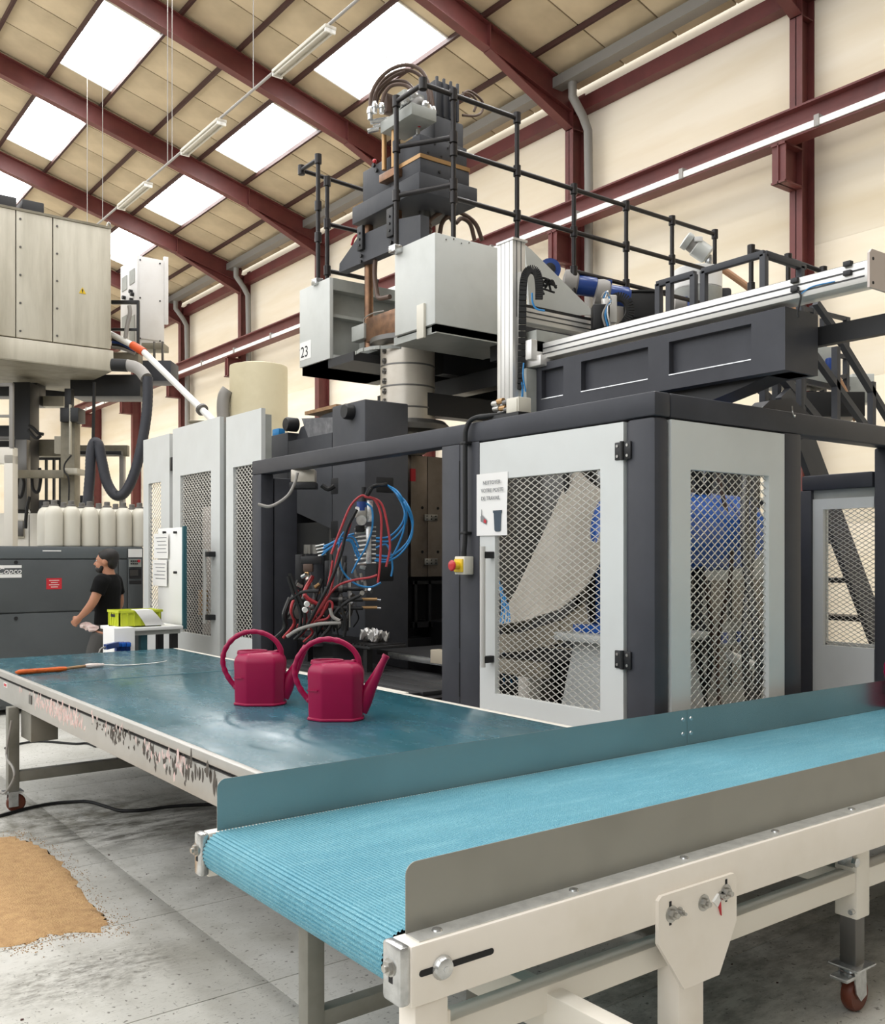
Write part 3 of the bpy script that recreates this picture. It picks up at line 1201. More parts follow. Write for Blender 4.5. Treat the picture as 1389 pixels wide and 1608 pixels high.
# ------------------------------------------------------------------ scraping tool on the table
k0, k1, k2, k3, k4 = [px(x, y, Z=.918) for x, y in ((24, 1056), (104, 1050), (134, 1046), (163, 1044), (262, 1038))]
tl = thing('scraping_tool', 'long scraping rod with orange wrapped handle lying on the teal table', 'tool', (k0.x, k0.y, .9))
lerp = lambda a, c, f: a + (c - a) * f
b = B().tube([k0, lerp(k0, k1, .08), lerp(k0, k1, .3), lerp(k0, k1, .6), lerp(k0, k1, .85), k1], .018, n=10, sub=3, radii=[.006, .017, .0175, .016, .018, .014])
b.obj('handle', 'orange_wrap', tl)
b = B().tube([lerp(k0, k1, .95), k2], .011, n=8)
b.obj('wooden_shaft', 'wood', tl)
b = B().tube([k2, lerp(k2, k3, .25), lerp(k2, k3, .6), k3], .016, n=10, sub=3, radii=[.014, .018, .016, .010])
b.obj('tape_wrap', 'white_wrap', tl)
kz = lambda v, z: Vector((v.x, v.y, z))
b = B().tube([k3, kz(lerp(k3, k4, .3), .906), kz(lerp(k3, k4, .7), .906), kz(lerp(k3, k4, .96), .915), kz(k4, .922)], .004, n=6, sub=3)
b.obj('rod', 'steel', tl)

# ------------------------------------------------------------------ cables and spill on the floor
pts = [px(x, y, Z=.012) for x, y in ((-40, 1290), (0, 1281), (40, 1270), (80, 1262), (115, 1259), (140, 1259), (165, 1266), (190, 1273), (225, 1272), (262, 1267), (305, 1264), (360, 1262))]
tag(B().tube(pts, .011, n=8, sub=4).obj('floor_cable', 'black_rubber'), 'black cable snaking over the concrete beneath the teal table', 'cable')
pts = [px(x, y, Z=.012) for x, y in ((8, 1175), (30, 1168), (60, 1164), (95, 1166), (120, 1168), (136, 1167), (150, 1172))]
tag(B().tube(pts, .01, n=8, sub=4).obj('floor_cable', 'black_rubber'), 'short black cable on the bright floor beyond the table leg', 'cable')
a = px(12, 1175, X=1.55)
pts = [(1.56, 6.75, .62), px(10, 1185, X=1.53), px(20, 1205, X=1.53), px(22, 1222, X=1.53), px(8, 1245, X=1.53), (1.5, 6.85, .13), (1.45, 6.95, .02)]
tag(B().tube(pts, .008, n=8, sub=4).obj('hanging_cable', 'pipe_grey'), 'pale grey cable hanging down the table leg by the caster', 'cable')
b = B()
cx_, cy_ = .86, 5.25
n, rg = 56, 9
outl = []
edge = [px(x, y, Z=0) for x, y in ((0, 1316), (28, 1318), (60, 1328), (95, 1355), (118, 1385), (145, 1420), (168, 1442), (158, 1462), (110, 1466), (70, 1470), (40, 1482), (0, 1490))]
edge += [Vector((.6, 4.6, 0)), Vector((.2, 5.0, 0)), Vector((.1, 5.8, 0)), Vector((.7, 6.3, 0))]
ed, _ = spline(edge, 6, True)
cen = Vector((.9, 5.3, 0))
rings = []
for f, h in ((1.0, .0005), (.985, .0015), (.95, .003), (.85, .005), (.6, .007), (.3, .008)):
    rings.append([cen + (p - cen) * f * (1 + (rng_.uniform(-.03, .03))) + Vector((0, 0, h + rng_.uniform(-.001, .002))) for p in ed])
for r in rings[0]:
    r.z = .0005
b.loft(rings)
o = b.obj('absorbent_spill', 'dust_pile', None, ang=80)
tag(o, 'patch of tan absorbent granules spread on the concrete floor', 'spill', kind='stuff')
b = B()
for k in range(1500):
    p = ed[rng_.randrange(len(ed))]
    f = 1 + abs(rng_.gauss(0, .07)) * (1 if rng_.random() < .75 else -1)
    q = cen + (p - cen) * f + Vector((rng_.uniform(-.04, .04), rng_.uniform(-.04, .04), 0))
    r = rng_.uniform(.0015, .0045)
    b.bm.faces.new([b.bm.verts.new(q + Vector((r * math.cos(a), r * math.sin(a), .0012))) for a in (0, 2.1, 4.2)])
    v = b.bm.verts.new(q + Vector((0, 0, .0012 + r)))
    b.bm.verts.ensure_lookup_table()
    w3 = b.bm.verts[-4:-1]
    for i in range(3):
        b.bm.faces.new((w3[i], w3[(i + 1) % 3], v))
gr = b.obj('loose_granules', 'dust_pile', o)
gr['kind'] = 'stuff'

b = B()
for k in range(70):
    x, y = rng_.uniform(.6, 5.0), rng_.uniform(1.2, 6.5)
    r = rng_.uniform(.002, .0055)
    b.box(x - r, x + r, y - r * .7, y + r * .7, .0, r * .8, rot=Matrix.Rotation(rng_.uniform(0, 3), 3, 'Z'))
o = b.obj('plastic_crumbs', 'crumb_dark')
tag(o, 'small dark plastic crumbs scattered on the floor', 'debris', kind='stuff')
# ------------------------------------------------------------------ safety enclosure of the moulding machine
XF, YC, ZT = 3.65, 3.12, 2.505
en = thing('safety_enclosure', 'dark grey steel safety enclosure with pale mesh doors around the machine', 'machine enclosure', (4.2, 5.0, 0))
B().box(XF, XF + .12, YC, 7.52, 2.385, ZT, bev=.012).obj('top_beam', 'frame_dark', en)
B().box(XF + .12, 6.2, YC, YC + .12, 2.385, ZT, bev=.012).obj('top_beam', 'frame_dark', en)
B().box(XF, XF + .115, YC, 3.315, 0, 2.386, bev=.03).obj('post', 'frame_dark', en)
p = B().box(XF, XF + .12, 4.47, 4.655, 0, 2.386, bev=.006).obj('post', 'frame_dark', en)
B().box(XF, XF + .12, 4.659, 4.84, 0, 2.386, bev=.006).obj('post', 'frame_dark', en)
B().box(XF, XF + .12, 7.35, 7.52, 0, 2.386, bev=.01).obj('post', 'frame_dark', en)
B().box(XF + .13, XF + .35, 7.36, 7.50, .4, 2.36, bev=.01).obj('post', 'frame_dark', en)
B().box(4.724, 4.894, YC, YC + .13, 0, 2.386, bev=.012).obj('post', 'frame_dark', en)
B().box(5.9, 6.06, YC, YC + .13, 0, 2.386, bev=.012).obj('post', 'frame_dark', en)
B().box(XF + .01, XF + .1, 3.3, 4.48, 0, .12).obj('bottom_rail', 'frame_dark', en)
B().box(XF + .1, 4.73, YC + .01, YC + .1, 0, .12).obj('bottom_rail', 'frame_dark', en)
# black rebate lines round the doors
b = B()
b.box(XF + .03, XF + .1, 3.31, 4.475, 2.372, 2.386)
b.box(XF + .03, XF + .1, 3.313, 3.322, .1, 2.38)
b.box(XF + .03, XF + .1, 4.455, 4.472, .1, 2.38)
b.box(3.762, 4.726, YC + .03, YC + .1, 2.372, 2.386)
b.split('door_seal', 'ink_black', en)


def leaf(name, plane, c, u0, u1, z0, z1, h0, h1, hz0, hz1, th, m):
    """door leaf with a window cut-out"""
    b = B()
    rects = [(u0, u1, hz1, z1), (u0, u1, z0, hz0), (u0, h0, hz0, hz1), (h1, u1, hz0, hz1)]
    us = [u0, h0, h1, u1]
    zs_ = [z0, hz0, hz1, z1]
    for side, cc in ((0, c), (1, c + th)):
        pass
    V = {}
    for si, cc in enumerate((c, c + th)):
        for i, u in enumerate(us):
            for j, z in enumerate(zs_):
                V[si, i, j] = b.bm.verts.new((cc, u, z) if plane == 'x' else (u, cc, z))
    for si in (0, 1):
        for i in range(3):
            for j in range(3):
                if (i, j) != (1, 1):
                    b.bm.faces.new((V[si, i, j], V[si, i + 1, j], V[si, i + 1, j + 1], V[si, i, j + 1]))
    per = [(0, 0), (1, 0), (2, 0), (3, 0), (3, 1), (3, 2), (3, 3), (2, 3), (1, 3), (0, 3), (0, 2), (0, 1)]
    for (i, j), (k, l) in zip(per, per[1:] + per[:1]):
        b.bm.faces.new((V[0, i, j], V[0, k, l], V[1, k, l], V[1, i, j]))
    hol = [(1, 1), (2, 1), (2, 2), (1, 2)]
    for (i, j), (k, l) in zip(hol, hol[1:] + hol[:1]):
        b.bm.faces.new((V[0, i, j], V[0, k, l], V[1, k, l], V[1, i, j]))
    return b.obj(name, m, en)


fd = leaf('door', 'x', XF - .004, 3.32, 4.458, .11, 2.374, 3.478, 4.318, .895, 2.148, .035, 'door_grey')
fd['label'] = 'wide pale grey mesh door with long handle'
expanded('expanded_mesh', 'mesh_metal', fd, 'x', XF + .02, 3.47, 4.325, .888, 2.155, .066, .0365, .0037)
ux0, ux1 = px(1083, 800, Y=YC).x, px(1206, 800, Y=YC).x
rd = leaf('door', 'y', YC - .004, 3.768, 4.722, .11, 2.374, ux0, ux1, .80, 2.135, .035, 'door_grey')
rd['label'] = 'narrow pale grey mesh door on the short side'
expanded('expanded_mesh', 'mesh_metal', rd, 'y', YC + .02, ux0 - .008, ux1 + .008, .79, 2.143, .058, .042, .0039)
# door handle
hy = px(758, 950, X=3.575).y
h1, h0 = px(758, 858, X=3.575).z, px(758, 1048, X=3.575).z
hd = B().cyl((3.572, hy, h0), (3.572, hy, h1), .017, n=16).obj('handle', 'alu', fd)
for z in (h0 + .045, h1 - .05):
    B().box(3.572, XF, hy - .018, hy + .018, z - .02, z + .02, bev=.004).obj('handle_bracket', 'black_metal', fd)
# hinges
for yy in (708, 1036):
    c = px(979, yy, X=XF)
    b = B()
    b.box(XF - .012, XF, c.y - .055, c.y + .052, c.z - .045, c.z + .045, bev=.004)
    b.cyl((XF - .014, c.y, c.z - .047), (XF - .014, c.y, c.z + .047), .011, n=10)
    hg = b.obj('hinge', 'black_metal', fd)
    b = B()
    for sy in (-.033, .033):
        for sz in (-.026, .026):
            b.cyl((XF - .0125, c.y + sy, c.z + sz), (XF - .0155, c.y + sy, c.z + sz), .0075, n=8)
    o = b.obj('hinge_screws', 'steel', fd)
    o['kind'] = 'stuff'
# slots in the middle post
b = B()
for ya, yb in ((724, 848), (905, 1018), (1040, 1094)):
    c0, c1 = px(721, ya, X=XF), px(721, yb, X=XF)
    b.box(XF - .002, XF + .01, c0.y - .004, c0.y + .004, c1.z, c0.z)
b.split('post_slot', 'ink_black', en)
# hook on the top beam
c = px(1243, 655, Y=YC)
tag(B().tube([c + Vector((0, 0, .06)), c + Vector((-.01, -.01, .03)), c + Vector((0, -.015, 0)), c + Vector((.015, -.01, .01))], .004, n=6, sub=3).obj('wire_hook', 'steel', en))

# set-back side screen (further along the machine's flank)
XS = 5.9
yS0, yS1 = 3.26, px(1258, 760, X=XS).y
zS = px(1258, 748, X=XS).z
sc_ = thing('side_screen', 'set-back grey side screen with expanded mesh window below the stairs', 'screen', (XS, 3.5, 0))
B().box(XS, XS + .12, yS0, yS1, zS - .1, zS, bev=.01).obj('top_rail', 'frame_dark', sc_)
yp = px(1273, 900, X=XS).y
B().box(XS, XS + .12, yp, yS1 + .02, 0, zS - .1, bev=.008).obj('post', 'frame_dark', sc_)
b = B()
ym = px(1289, 900, X=XS).y
z1_, z0_ = px(1289, 800, X=XS).z, px(1289, 1013, X=XS).z
b.box(XS + .02, XS + .05, yS0, yp, z1_, zS - .16)
b.box(XS + .02, XS + .05, yS0, yp, 0, z0_)
b.box(XS + .02, XS + .05, ym, yp, z0_, z1_)
b.obj('sheet_panel', 'door_grey', sc_)
B().box(XS + .03, XS + .09, yS0, yp, zS - .16, zS - .1).obj('upper_strip', 'machine_grey2', sc_)
expanded('expanded_mesh', 'mesh_metal', sc_, 'x', XS + .06, yS0, ym + .01, z0_ - .01, z1_ + .01, .052, .030, .0034)
b = B()
ya_ = px(1300, 900, X=XS + .15).y
b.box(XS + .1, XS + .12, ya_, ym + .02, z0_ - .05, z1_ + .05)
b.box(XS + .1, XS + .12, yS0, ya_, z0_ - .06, z0_ + .02)
b.obj('inner_frame', 'door_grey', sc_)

# dark bin behind the belt guard
c = px(1374, 1057, X=5.4)
bn = thing('dark_bin', 'dark open topped bin just behind the belt guard', 'bin', (5.6, 3.1, 0))
q = px(1374, 1057, Y=3.4)
b = B()
x0, zt = q.x, q.z
for a in ((x0, x0 + .01, 3.1, 3.4), (x0 + .4, x0 + .41, 3.1, 3.4), (x0, x0 + .41, 3.39, 3.4), (x0, x0 + .41, 3.1, 3.11)):
    b.box(*a, .3, zt)
b.box(x0, x0 + .41, 3.1, 3.4, .3, .31)
b.obj('shell', 'frame_dark', bn)
B().box(x0 + .03, x0 + .38, 3.13, 3.37, 0, .3).obj('pedestal', 'frame_dark', bn)

# ------------------------------------------------------------------ emergency stop, cable, notice on the enclosure
c0, c1 = px(709, 874, X=3.60), px(741, 902, X=3.60)
ec = px(726, 888, X=3.60)
es = thing('emergency_stop', 'yellow box with red emergency stop button on the grey post', 'button', (XF, ec.y, ec.z - .06))
B().box(3.575, XF - .001, ec.y - .048, ec.y + .048, ec.z - .055, ec.z + .055, bev=.006).obj('box', 'bottle_cream', es)
B().box(3.565, 3.576, ec.y - .04, ec.y + .04, ec.z - .04, ec.z + .04, bev=.004).obj('face_plate', 'yellow', es)
B().cyl((3.566, ec.y, ec.z), (3.53, ec.y, ec.z), .024, n=18).obj('collar', 'yellow', es)
B().lathe([(.016, 0), (.03, .006), (.034, .014), (.028, .022), (.01, .026)], (3.533, ec.y, ec.z), 20, (-1, 0, 0)).obj('push_button', 'red_button', es)
B().cyl((3.61, ec.y, ec.z + .05), (3.61, ec.y, ec.z + .085), .017, n=12).obj('cable_gland', 'black_rubber', es)
cy = ec.y
pts = [(3.61, cy, ec.z + .07), px(730, 840, X=3.615), px(730, 760, X=3.615), px(730, 700, X=3.615), px(731, 676, X=3.615), px(738, 661, X=3.63), px(750, 655, X=3.65), Vector((3.66, 4.42, 2.53)), Vector((3.75, 4.3, 2.54))]
o = B().tube(pts, .015, n=10, sub=4).obj('control_cable', 'black_rubber')
tag(o, 'thick black cable running up the grey post from the emergency stop', 'cable')
b = B()
for yy in (696, 837):
    q = px(730, yy, X=3.62)
    b.box(3.60, XF, q.y - .028, q.y + .028, q.z - .008, q.z + .008, bev=.003)
b.obj('cable_clip', 'black_rubber', o)

pa, pb = px(749, 745, X=XF - .006), px(797, 842, X=XF - .006)
y_l, y_r = pa.y, px(797, 790, X=XF - .006).y
zt_, zb_ = px(773, 743, X=XF).z, px(773, 841, X=XF).z
po = thing('notice_sheet', 'white paper notice about cleaning the workplace taped to the mesh door', 'notice', (XF - .01, (y_l + y_r) / 2, zb_))
b = B()
nn = 8
grid = []
for i in range(nn + 1):
    row = []
    for j in range(nn + 1):
        y = y_l + (y_r - y_l) * i / nn
        z = zb_ + (zt_ - zb_) * j / nn
        x = XF - .009 - .004 * math.sin(3 * i / nn) * (1 - j / nn) - .003 * math.sin(5 * j / nn) * (i / nn)
        row.append(b.bm.verts.new((x, y, z)))
    grid.append(row)
for i in range(nn):
    for j in range(nn):
        b.bm.faces.new((grid[i][j], grid[i + 1][j], grid[i + 1][j + 1], grid[i][j + 1]))
solid(b, .0012)
b.obj('sheet', 'paper', po, ang=1)
H_ = zt_ - zb_
Wd_ = y_l - y_r
for k, s in enumerate(('NETTOYER', 'VOTRE POSTE', 'DE TRAVAIL')):
    text('lettering', s, .032, 'ink_grey', po, (XF - .0185, y_l - Wd_ * (.18 if k else .24), zt_ - H_ * (.18 + .125 * k)), (0, -1, 0), (0, 0, 1))
yc, zc = y_l - Wd_ * .72, zb_ + H_ * .22
b = B()
b.prism([(yc - .034, zc + .055), (yc + .034, zc + .055), (yc + .027, zc - .05), (yc + .018, zc - .058), (yc - .018, zc - .058), (yc - .027, zc - .05)], 'x', XF - .0185, XF - .0175)
b.prism([(yc - .04, zc + .065), (yc + .04, zc + .065), (yc + .038, zc + .05), (yc - .038, zc + .05)], 'x', XF - .0195, XF - .0175)
b.obj('bin_print', 'ink_blue', po)
yc, zc = y_l - Wd_ * .27, zb_ + H_ * .26
b = B()
b.prism([(yc + .028, zc - .01), (yc - .022, zc - .03), (yc - .03, zc - .005), (yc + .01, zc + .025), (yc + .028, zc + .02)], 'x', XF - .0185, XF - .0175)
b.prism([(yc + .024, zc + .02), (yc + .018, zc + .02), (yc + .018, zc + .06), (yc + .022, zc + .06)], 'x', XF - .0185, XF - .0175)
b.obj('dustpan_print', 'ink_grey', po)
B().prism([(yc + .0, zc - .016), (yc - .024, zc - .024), (yc - .026, zc - .006), (yc - .004, zc + .004)], 'x', XF - .0195, XF - .0185).obj('dust_print', 'label_red', po)

# ------------------------------------------------------------------ inside, seen through the mesh: chute, blue motor, pedestal
ch = thing('discharge_chute', 'curved bare metal discharge chute behind the wide mesh door', 'chute', (4.6, 4.5, .8))
b = B()
up_e = [(905, 735, 5.0), (882, 775, 4.95), (862, 820, 4.9), (838, 870, 4.85), (812, 925, 4.75), (785, 972, 4.65), (755, 1010, 4.55)]
lo_e = [(975, 770, 4.06), (962, 830, 4.06), (945, 880, 4.06), (918, 925, 4.06), (880, 957, 4.07), (825, 975, 4.08), (760, 985, 4.08)]
R1, R2 = [], []
nseg = 8
for (x1, y1, X1), (x2, y2, X2) in zip(up_e, lo_e):
    a, c = px(x1, y1, X=X1), px(x2, y2, X=X2)
    row = []
    for k in range(nseg + 1):
        f = k / nseg
        q = a.lerp(c, f) + Vector((.10, .02, -.12)) * math.sin(PI * f) * .6
        row.append(q)
    R1.append(row)
for rr in R1:
    pass
V = [[b.bm.verts.new(q) for q in row] for row in R1]
for i in range(len(V) - 1):
    for j in range(nseg):
        b.bm.faces.new((V[i][j], V[i + 1][j], V[i + 1][j + 1], V[i][j + 1]))
solid(b, .006)
b.obj('slide', 'chute', ch, ang=50)
b = B()
pts = [px(x, y, X=X) for x, y, X in ((760, 1000, 4.1), (825, 992, 4.12), (880, 975, 4.15), (918, 945, 4.18))]
low = [px(x, y, X=X) for x, y, X in ((760, 1028, 4.1), (825, 1022, 4.12), (880, 1010, 4.15), (925, 985, 4.18))]
for k in range(3):
    f = [b.bm.verts.new(v) for v in (pts[k], pts[k + 1], low[k + 1], low[k])]
    b.bm.faces.new(f)
solid(b, .02)
b.obj('lip', 'beige_conv', ch)

ic = thing('inner_conveyor', 'beige inner conveyor frame low behind the wide mesh door', 'conveyor', (4.3, 4.3, 0))
za, zb = px(800, 1035, X=4.15).z, px(800, 1058, X=4.15).z
B().box(4.12, 4.2, 4.43, 5.6, zb, za, bev=.004).obj('side_rail', 'beige_conv', ic)
B().box(4.9, 4.98, 4.43, 5.6, zb, za, bev=.004).obj('side_rail', 'beige_conv', ic)
B().box(4.2, 4.9, 4.43, 5.6, za - .03, za).obj('belt', 'black_rubber', ic)
for y in (4.6, 5.4):
    B().box(4.12, 4.22, y - .05, y + .05, 0, zb, bev=.004).obj('leg', 'conv_white', ic)
    B().box(4.88, 4.98, y - .05, y + .05, 0, zb, bev=.004).obj('leg', 'conv_white', ic)
B().beam((4.17, 5.0, zb - .03), (4.17, 4.75, .35), .05, .05).obj('brace', 'beige_conv', ic)

mo = thing('blue_motor', 'large glossy blue drum motor standing behind the narrow mesh door', 'motor', (4.9, 4.0, 0))
ym_, zm_ = 4.0, px(1120, 836, Y=4.0).z
xl_, xr_ = 4.32, px(1165, 836, Y=4.0).x - .03
rm = 58 * (px(1120, 836, Y=4.0) - Vector((0, 0, CAMH))).length / F
b = B().lathe([(.10, 0), (rm * .8, .012), (rm, .05), (rm, xr_ - xl_ - .34)], (xl_, ym_, zm_), 32, (1, 0, 0))
b.obj('drum', 'blue_paint', mo)
x2 = xl_ + (xr_ - xl_ - .33)
B().lathe([(rm * .99, 0), (rm * .99, .22), (rm * .93, .29), (rm * .7, .325), (.05, .33)], (x2, ym_, zm_), 32, (1, 0, 0)).obj('end_bell', 'blue_paint', mo)
B().lathe([(rm * 1.01, 0), (rm * 1.012, .008), (rm * 1.01, .016)], (x2 - .012, ym_, zm_), 32, (1, 0, 0)).obj('joint_band', 'blue_dark', mo)
B().box(xl_ - .04, xl_ + .06, ym_ - .14, ym_ + .14, 1.28, zm_ + .12, bev=.03).obj('mount', 'blue_paint', mo)
B().box(xl_ - .16, xl_ + .22, ym_ - .2, ym_ + .2, 1.24, 1.29, bev=.01).obj('foot_plate', 'blue_paint', mo)
B().cyl((x2 + .1, ym_ - rm * .96, zm_), (x2 + .1, ym_ - rm * 1.03, zm_), .016, n=10).obj('drain_plug', 'black_metal', mo)
c = px(1108, 760, Y=4.0)
B().cyl((c.x, 4.0, zm_ + rm - .01), (c.x, 4.0, zm_ + rm + .3), .022, n=12).obj('inlet_pipe', 'zinc', mo)

pd = thing('motor_pedestal', 'white tapering pedestal under the blue motor behind the mesh', 'pedestal', (4.4, 4.0, 0))
b = B()
b.loft([[(4.02, 3.62, 0), (4.95, 3.62, 0), (4.95, 4.38, 0), (4.02, 4.38, 0)], [(4.2, 3.78, 1.19), (4.75, 3.78, 1.19), (4.75, 4.22, 1.19), (4.2, 4.22, 1.19)]])
b.obj('tapered_body', 'door_grey', pd)
B().box(4.08, 4.85, 3.72, 4.28, 1.19, 1.24, bev=.008).obj('top_plate', 'door_grey', pd)

# machinery further in, behind the narrow door
gb = thing('pump_cabinet', 'grey pump and valve cabinet deep inside behind the blue motor', 'cabinet', (6.2, 4.8, 0))
B().box(5.75, 6.9, 4.5, 5.2, 0, 1.75, bev=.01).obj('body', 'machine_grey2', gb)
b = B()
for k in range(4):
    for j in range(2):
        x = 5.85 + .25 * k
        z = .72 + .5 * j
        b.box(x, x + .18, 4.47, 4.5, z, z + .3)
b.split('louvre', 'steel_dark', gb)
b = B()
for k in range(3):
    b.box(5.95 + .2 * k, 6.03 + .2 * k, 4.45, 4.47, 1.05, 1.13)
b.split('socket', 'blue_dark', gb)
B().cyl(px(1145, 1030, Y=4.0), px(1192, 1050, Y=4.0), .035, n=14).obj('filter_tube', 'tube_white', gb)
bd = thing('machine_bed', 'heavy dark machine bed inside the enclosure', 'machine', (5.6, 6.5, 0))
B().box(5.3, 7.4, 5.3, 8.4, 0, 1.1, bev=.01).obj('bed_block', 'black_metal', bd)
B().box(6.9, 7.4, 5.12, 8.4, 1.1, 2.6, bev=.01).obj('dark_backdrop', 'black_metal', bd)  # added dark backdrop in place of the shade inside the enclosure
b = B()
for y in (4.2, 4.55, 5.0, 5.5):
    b.box(5.2, 5.28, y, y + .08, 0, 2.55)
b.split('upright', 'steel_dark', bd)
B().box(4.78, 4.86, 4.4, 4.5, .0, 2.5).obj('guide_rail', 'steel_dark', bd)
B().box(4.95, 5.0, 4.60, 4.75, .6, 2.5).obj('guide_rail', 'zinc', bd)
B().box(5.1, 5.16, 5.05, 5.45, 1.2, 2.4).obj('side_plate', 'steel_dark', bd)
r2 = random.Random(11)
hs = thing('hose_bundle', 'tangle of black hoses hanging behind the mesh doors', 'hoses', (5.3, 4.3, .3))
for k in range(16):
    x, y = r2.uniform(4.9, 5.6), r2.uniform(3.55, 5.1)
    z0 = r2.uniform(.2, .7)
    B().tube([(x, y, 2.3), (x + r2.uniform(-.1, .1), y + r2.uniform(-.1, .1), 1.7), (x + r2.uniform(-.25, .25), y + r2.uniform(-.2, .2), 1.1), (x + r2.uniform(-.2, .2), y + r2.uniform(-.1, .1), z0)], r2.uniform(.012, .03), n=8, sub=5).obj('hose', ['black_rubber', 'black_rubber', 'steel_dark', 'hose_brown'][k % 4], hs)
for k in range(4):
    pts = [px(782 + 5 * k, 905 + 14 * k, X=4.5), px(788 + 4 * k, 950 + 10 * k, X=4.45), px(783 + 3 * k, 1000 + 6 * k, X=4.4), px(780 + 12 * k, 1075, X=4.3)]
    B().tube(pts, .007, n=6, sub=4).obj('air_line', 'hose_blue', hs)
B().box(4.62, 4.78, 4.0, 4.16, .0, .62, bev=.01).obj('hose_box', 'steel_dark', hs)

# ------------------------------------------------------------------ clamp platen and mould seen in the open bay
pl = thing('clamp_platen', 'massive dark grey clamp platen standing in the open bay', 'platen', (4.4, 6.9, 0))
XP, YP = 4.2, 6.6
b = B()
b.box(XP, 4.63, YP, 7.12, .7, 2.97, bev=.012)
b.obj('upright_block', 'frame_dark2', pl)
b = B()
b.prism([(7.12, 2.75), (7.12, 1.93), (7.9, 2.13), (7.9, 2.75)], 'x', XP, 4.6)
b.obj('cheek', 'frame_dark2', pl)
B().box(XP + .1, 4.63, 7.12, 7.95, .3, 2.0).obj('rear_web', 'black_metal', pl)
for ya, yb in ((748, 775), (885, 913)):
    a, c = px(590, ya, Y=YP), px(618, yb, Y=YP)
    B().box(a.x, c.x, YP - .003, YP + .02, c.z, a.z, bev=.015).obj('port', 'ink_black', pl)
for x0, x1, ya, yb in ((519, 531, 751, 776), (519, 531, 818, 845)):
    a, c = px(x0, ya, X=XP), px(x1, yb, X=XP)
    B().box(XP - .003, XP + .02, c.y, a.y, c.z, a.z, bev=.012).obj('port', 'ink_black', pl)
b = B()
a = px(641, 760, Y=YP)
for k in range(11):
    z = 2.25 - k * .105
    b.box(4.63, 4.65, YP + .03, YP + .06, z, z + .035)
bo = b.obj('edge_bolts', 'black_metal', pl)
bo['kind'] = 'stuff'
# top: gussets and round dials
b = B()
b.prism([(7.0, 2.97), (7.0, 2.75), (7.95, 2.75), (7.85, 2.88), (7.4, 2.95)], 'x', XP + .1, 4.55)
b.obj('top_casting', 'frame_dark2', pl)
a, c, e, f_ = px(474, 657, X=XP + .09), px(537, 655, X=XP + .09), px(534, 680, X=XP + .09), px(487, 694, X=XP + .09)
b = B()
vs = [b.bm.verts.new(v) for v in (a, c, e, f_)]
b.bm.faces.new(vs)
solid(b, .006)
b.obj('scuffed_plate', 'scuffed', pl)
for x, y, X in ((542, 646, XP - .06), (450, 666, XP)):
    c = px(x, y, X=X)
    B().lathe([(.065, 0), (.065, .10), (.055, .115), (.01, .115)], (c.x + .1, c.y, c.z), 24, (-1, 0, 0)).obj('end_cap', 'black_metal', pl)
b = B()
c = px(500, 650, X=XP + .05)
b.box(XP + .05, XP + .3, c.y - .3, c.y + .25, 2.97, 3.0)
b.obj('cover_strip', 'wood', pl)
cb = px(434, 660, X=XP + .05)
B().box(cb.x - .02, cb.x + .05, cb.y - .08, cb.y + .05, 2.83, 2.9, bev=.006).obj('blue_bracket', 'hose_blue', pl)
B().box(XP + .02, XP + .4, 7.95, 8.3, 0, 2.84, bev=.01).obj('side_post', 'frame_dark2', pl)
# cylinder and rod in the void
c = px(478, 845, X=4.25)
B().cyl((4.3, 7.55, .9), (4.3, 7.55, 1.75), .11, n=20).obj('ram', 'frame_dark2', pl)
B().cyl((4.3, 7.55, 1.72), (4.3, 7.55, 1.80), .12, n=20).obj('ram_collar', 'steel', pl)
B().cyl((4.27, 7.25, 1.2), (4.27, 7.25, 2.05), .02, n=10).obj('rod', 'steel_dark', pl)

md = thing('mould_plates', 'bare steel mould plates clamped at the back of the open bay', 'mould', (5.2, 7.2, .8))
YM = 7.2
a0, a1 = px(645, 740, Y=YM), px(700, 905, Y=YM)
xm = px(671, 800, Y=YM).x
B().box(a0.x, xm - .004, YM, YM + .15, a1.z, 2.62, bev=.004).obj('plate', 'mold_steel', md)
B().box(xm + .004, 5.9, YM, YM + .15, a1.z, 2.62, bev=.004).obj('plate', 'mold_steel', md)
for yy in (813, 882):
    c = px(675, yy, Y=YM)
    cl = B().box(c.x - .075, c.x + .075, YM - .02, YM, c.z - .03, c.z + .03, bev=.004).obj('clamp_block', 'steel', md)
    b = B()
    for i in range(3):
        for j in range(2):
            b.cyl((c.x - .05 + .05 * i, YM - .02, c.z - .014 + .028 * j), (c.x - .05 + .05 * i, YM - .026, c.z - .014 + .028 * j), .006, n=6)
    o = b.obj('clamp_screws', 'black_metal', md)
    o['kind'] = 'stuff'
    for sx in (-.09, .09):
        B().cyl((c.x + sx, YM + .001, c.z + .09), (c.x + sx, YM - .004, c.z + .09), .014, n=10).obj('bore', 'ink_black', md)
b = B()
z0, z1 = px(660, 985, Y=YM).z, px(660, 912, Y=YM).z
for x in (a0.x + .02, xm - .01, xm + .22):
    b.box(x, x + .03, YM - .03, YM + .02, z0, z1)
b.box(a0.x, 5.9, YM - .03, YM + .02, z1 - .03, z1)
b.box(a0.x, 5.9, YM - .03, YM + .02, z0, z0 + .05)
b.obj('lower_frame', 'black_metal', md)
B().box(4.7, 6.2, 7.42, 7.5, 0, 2.6).obj('dark_backing', 'black_metal', md)  # added dark sheet standing in for the shade behind the mould
B().box(4.66, 5.4, YM - .02, 7.4, .2, z0 - .1).obj('lower_block', 'black_metal', md)
B().box(a0.x + .2, a0.x + .34, YM - .07, YM - .03, z0 - .32, z0 - .26, bev=.006).obj('bracket', 'zinc', md)
c = px(647, 745, Y=6.9)
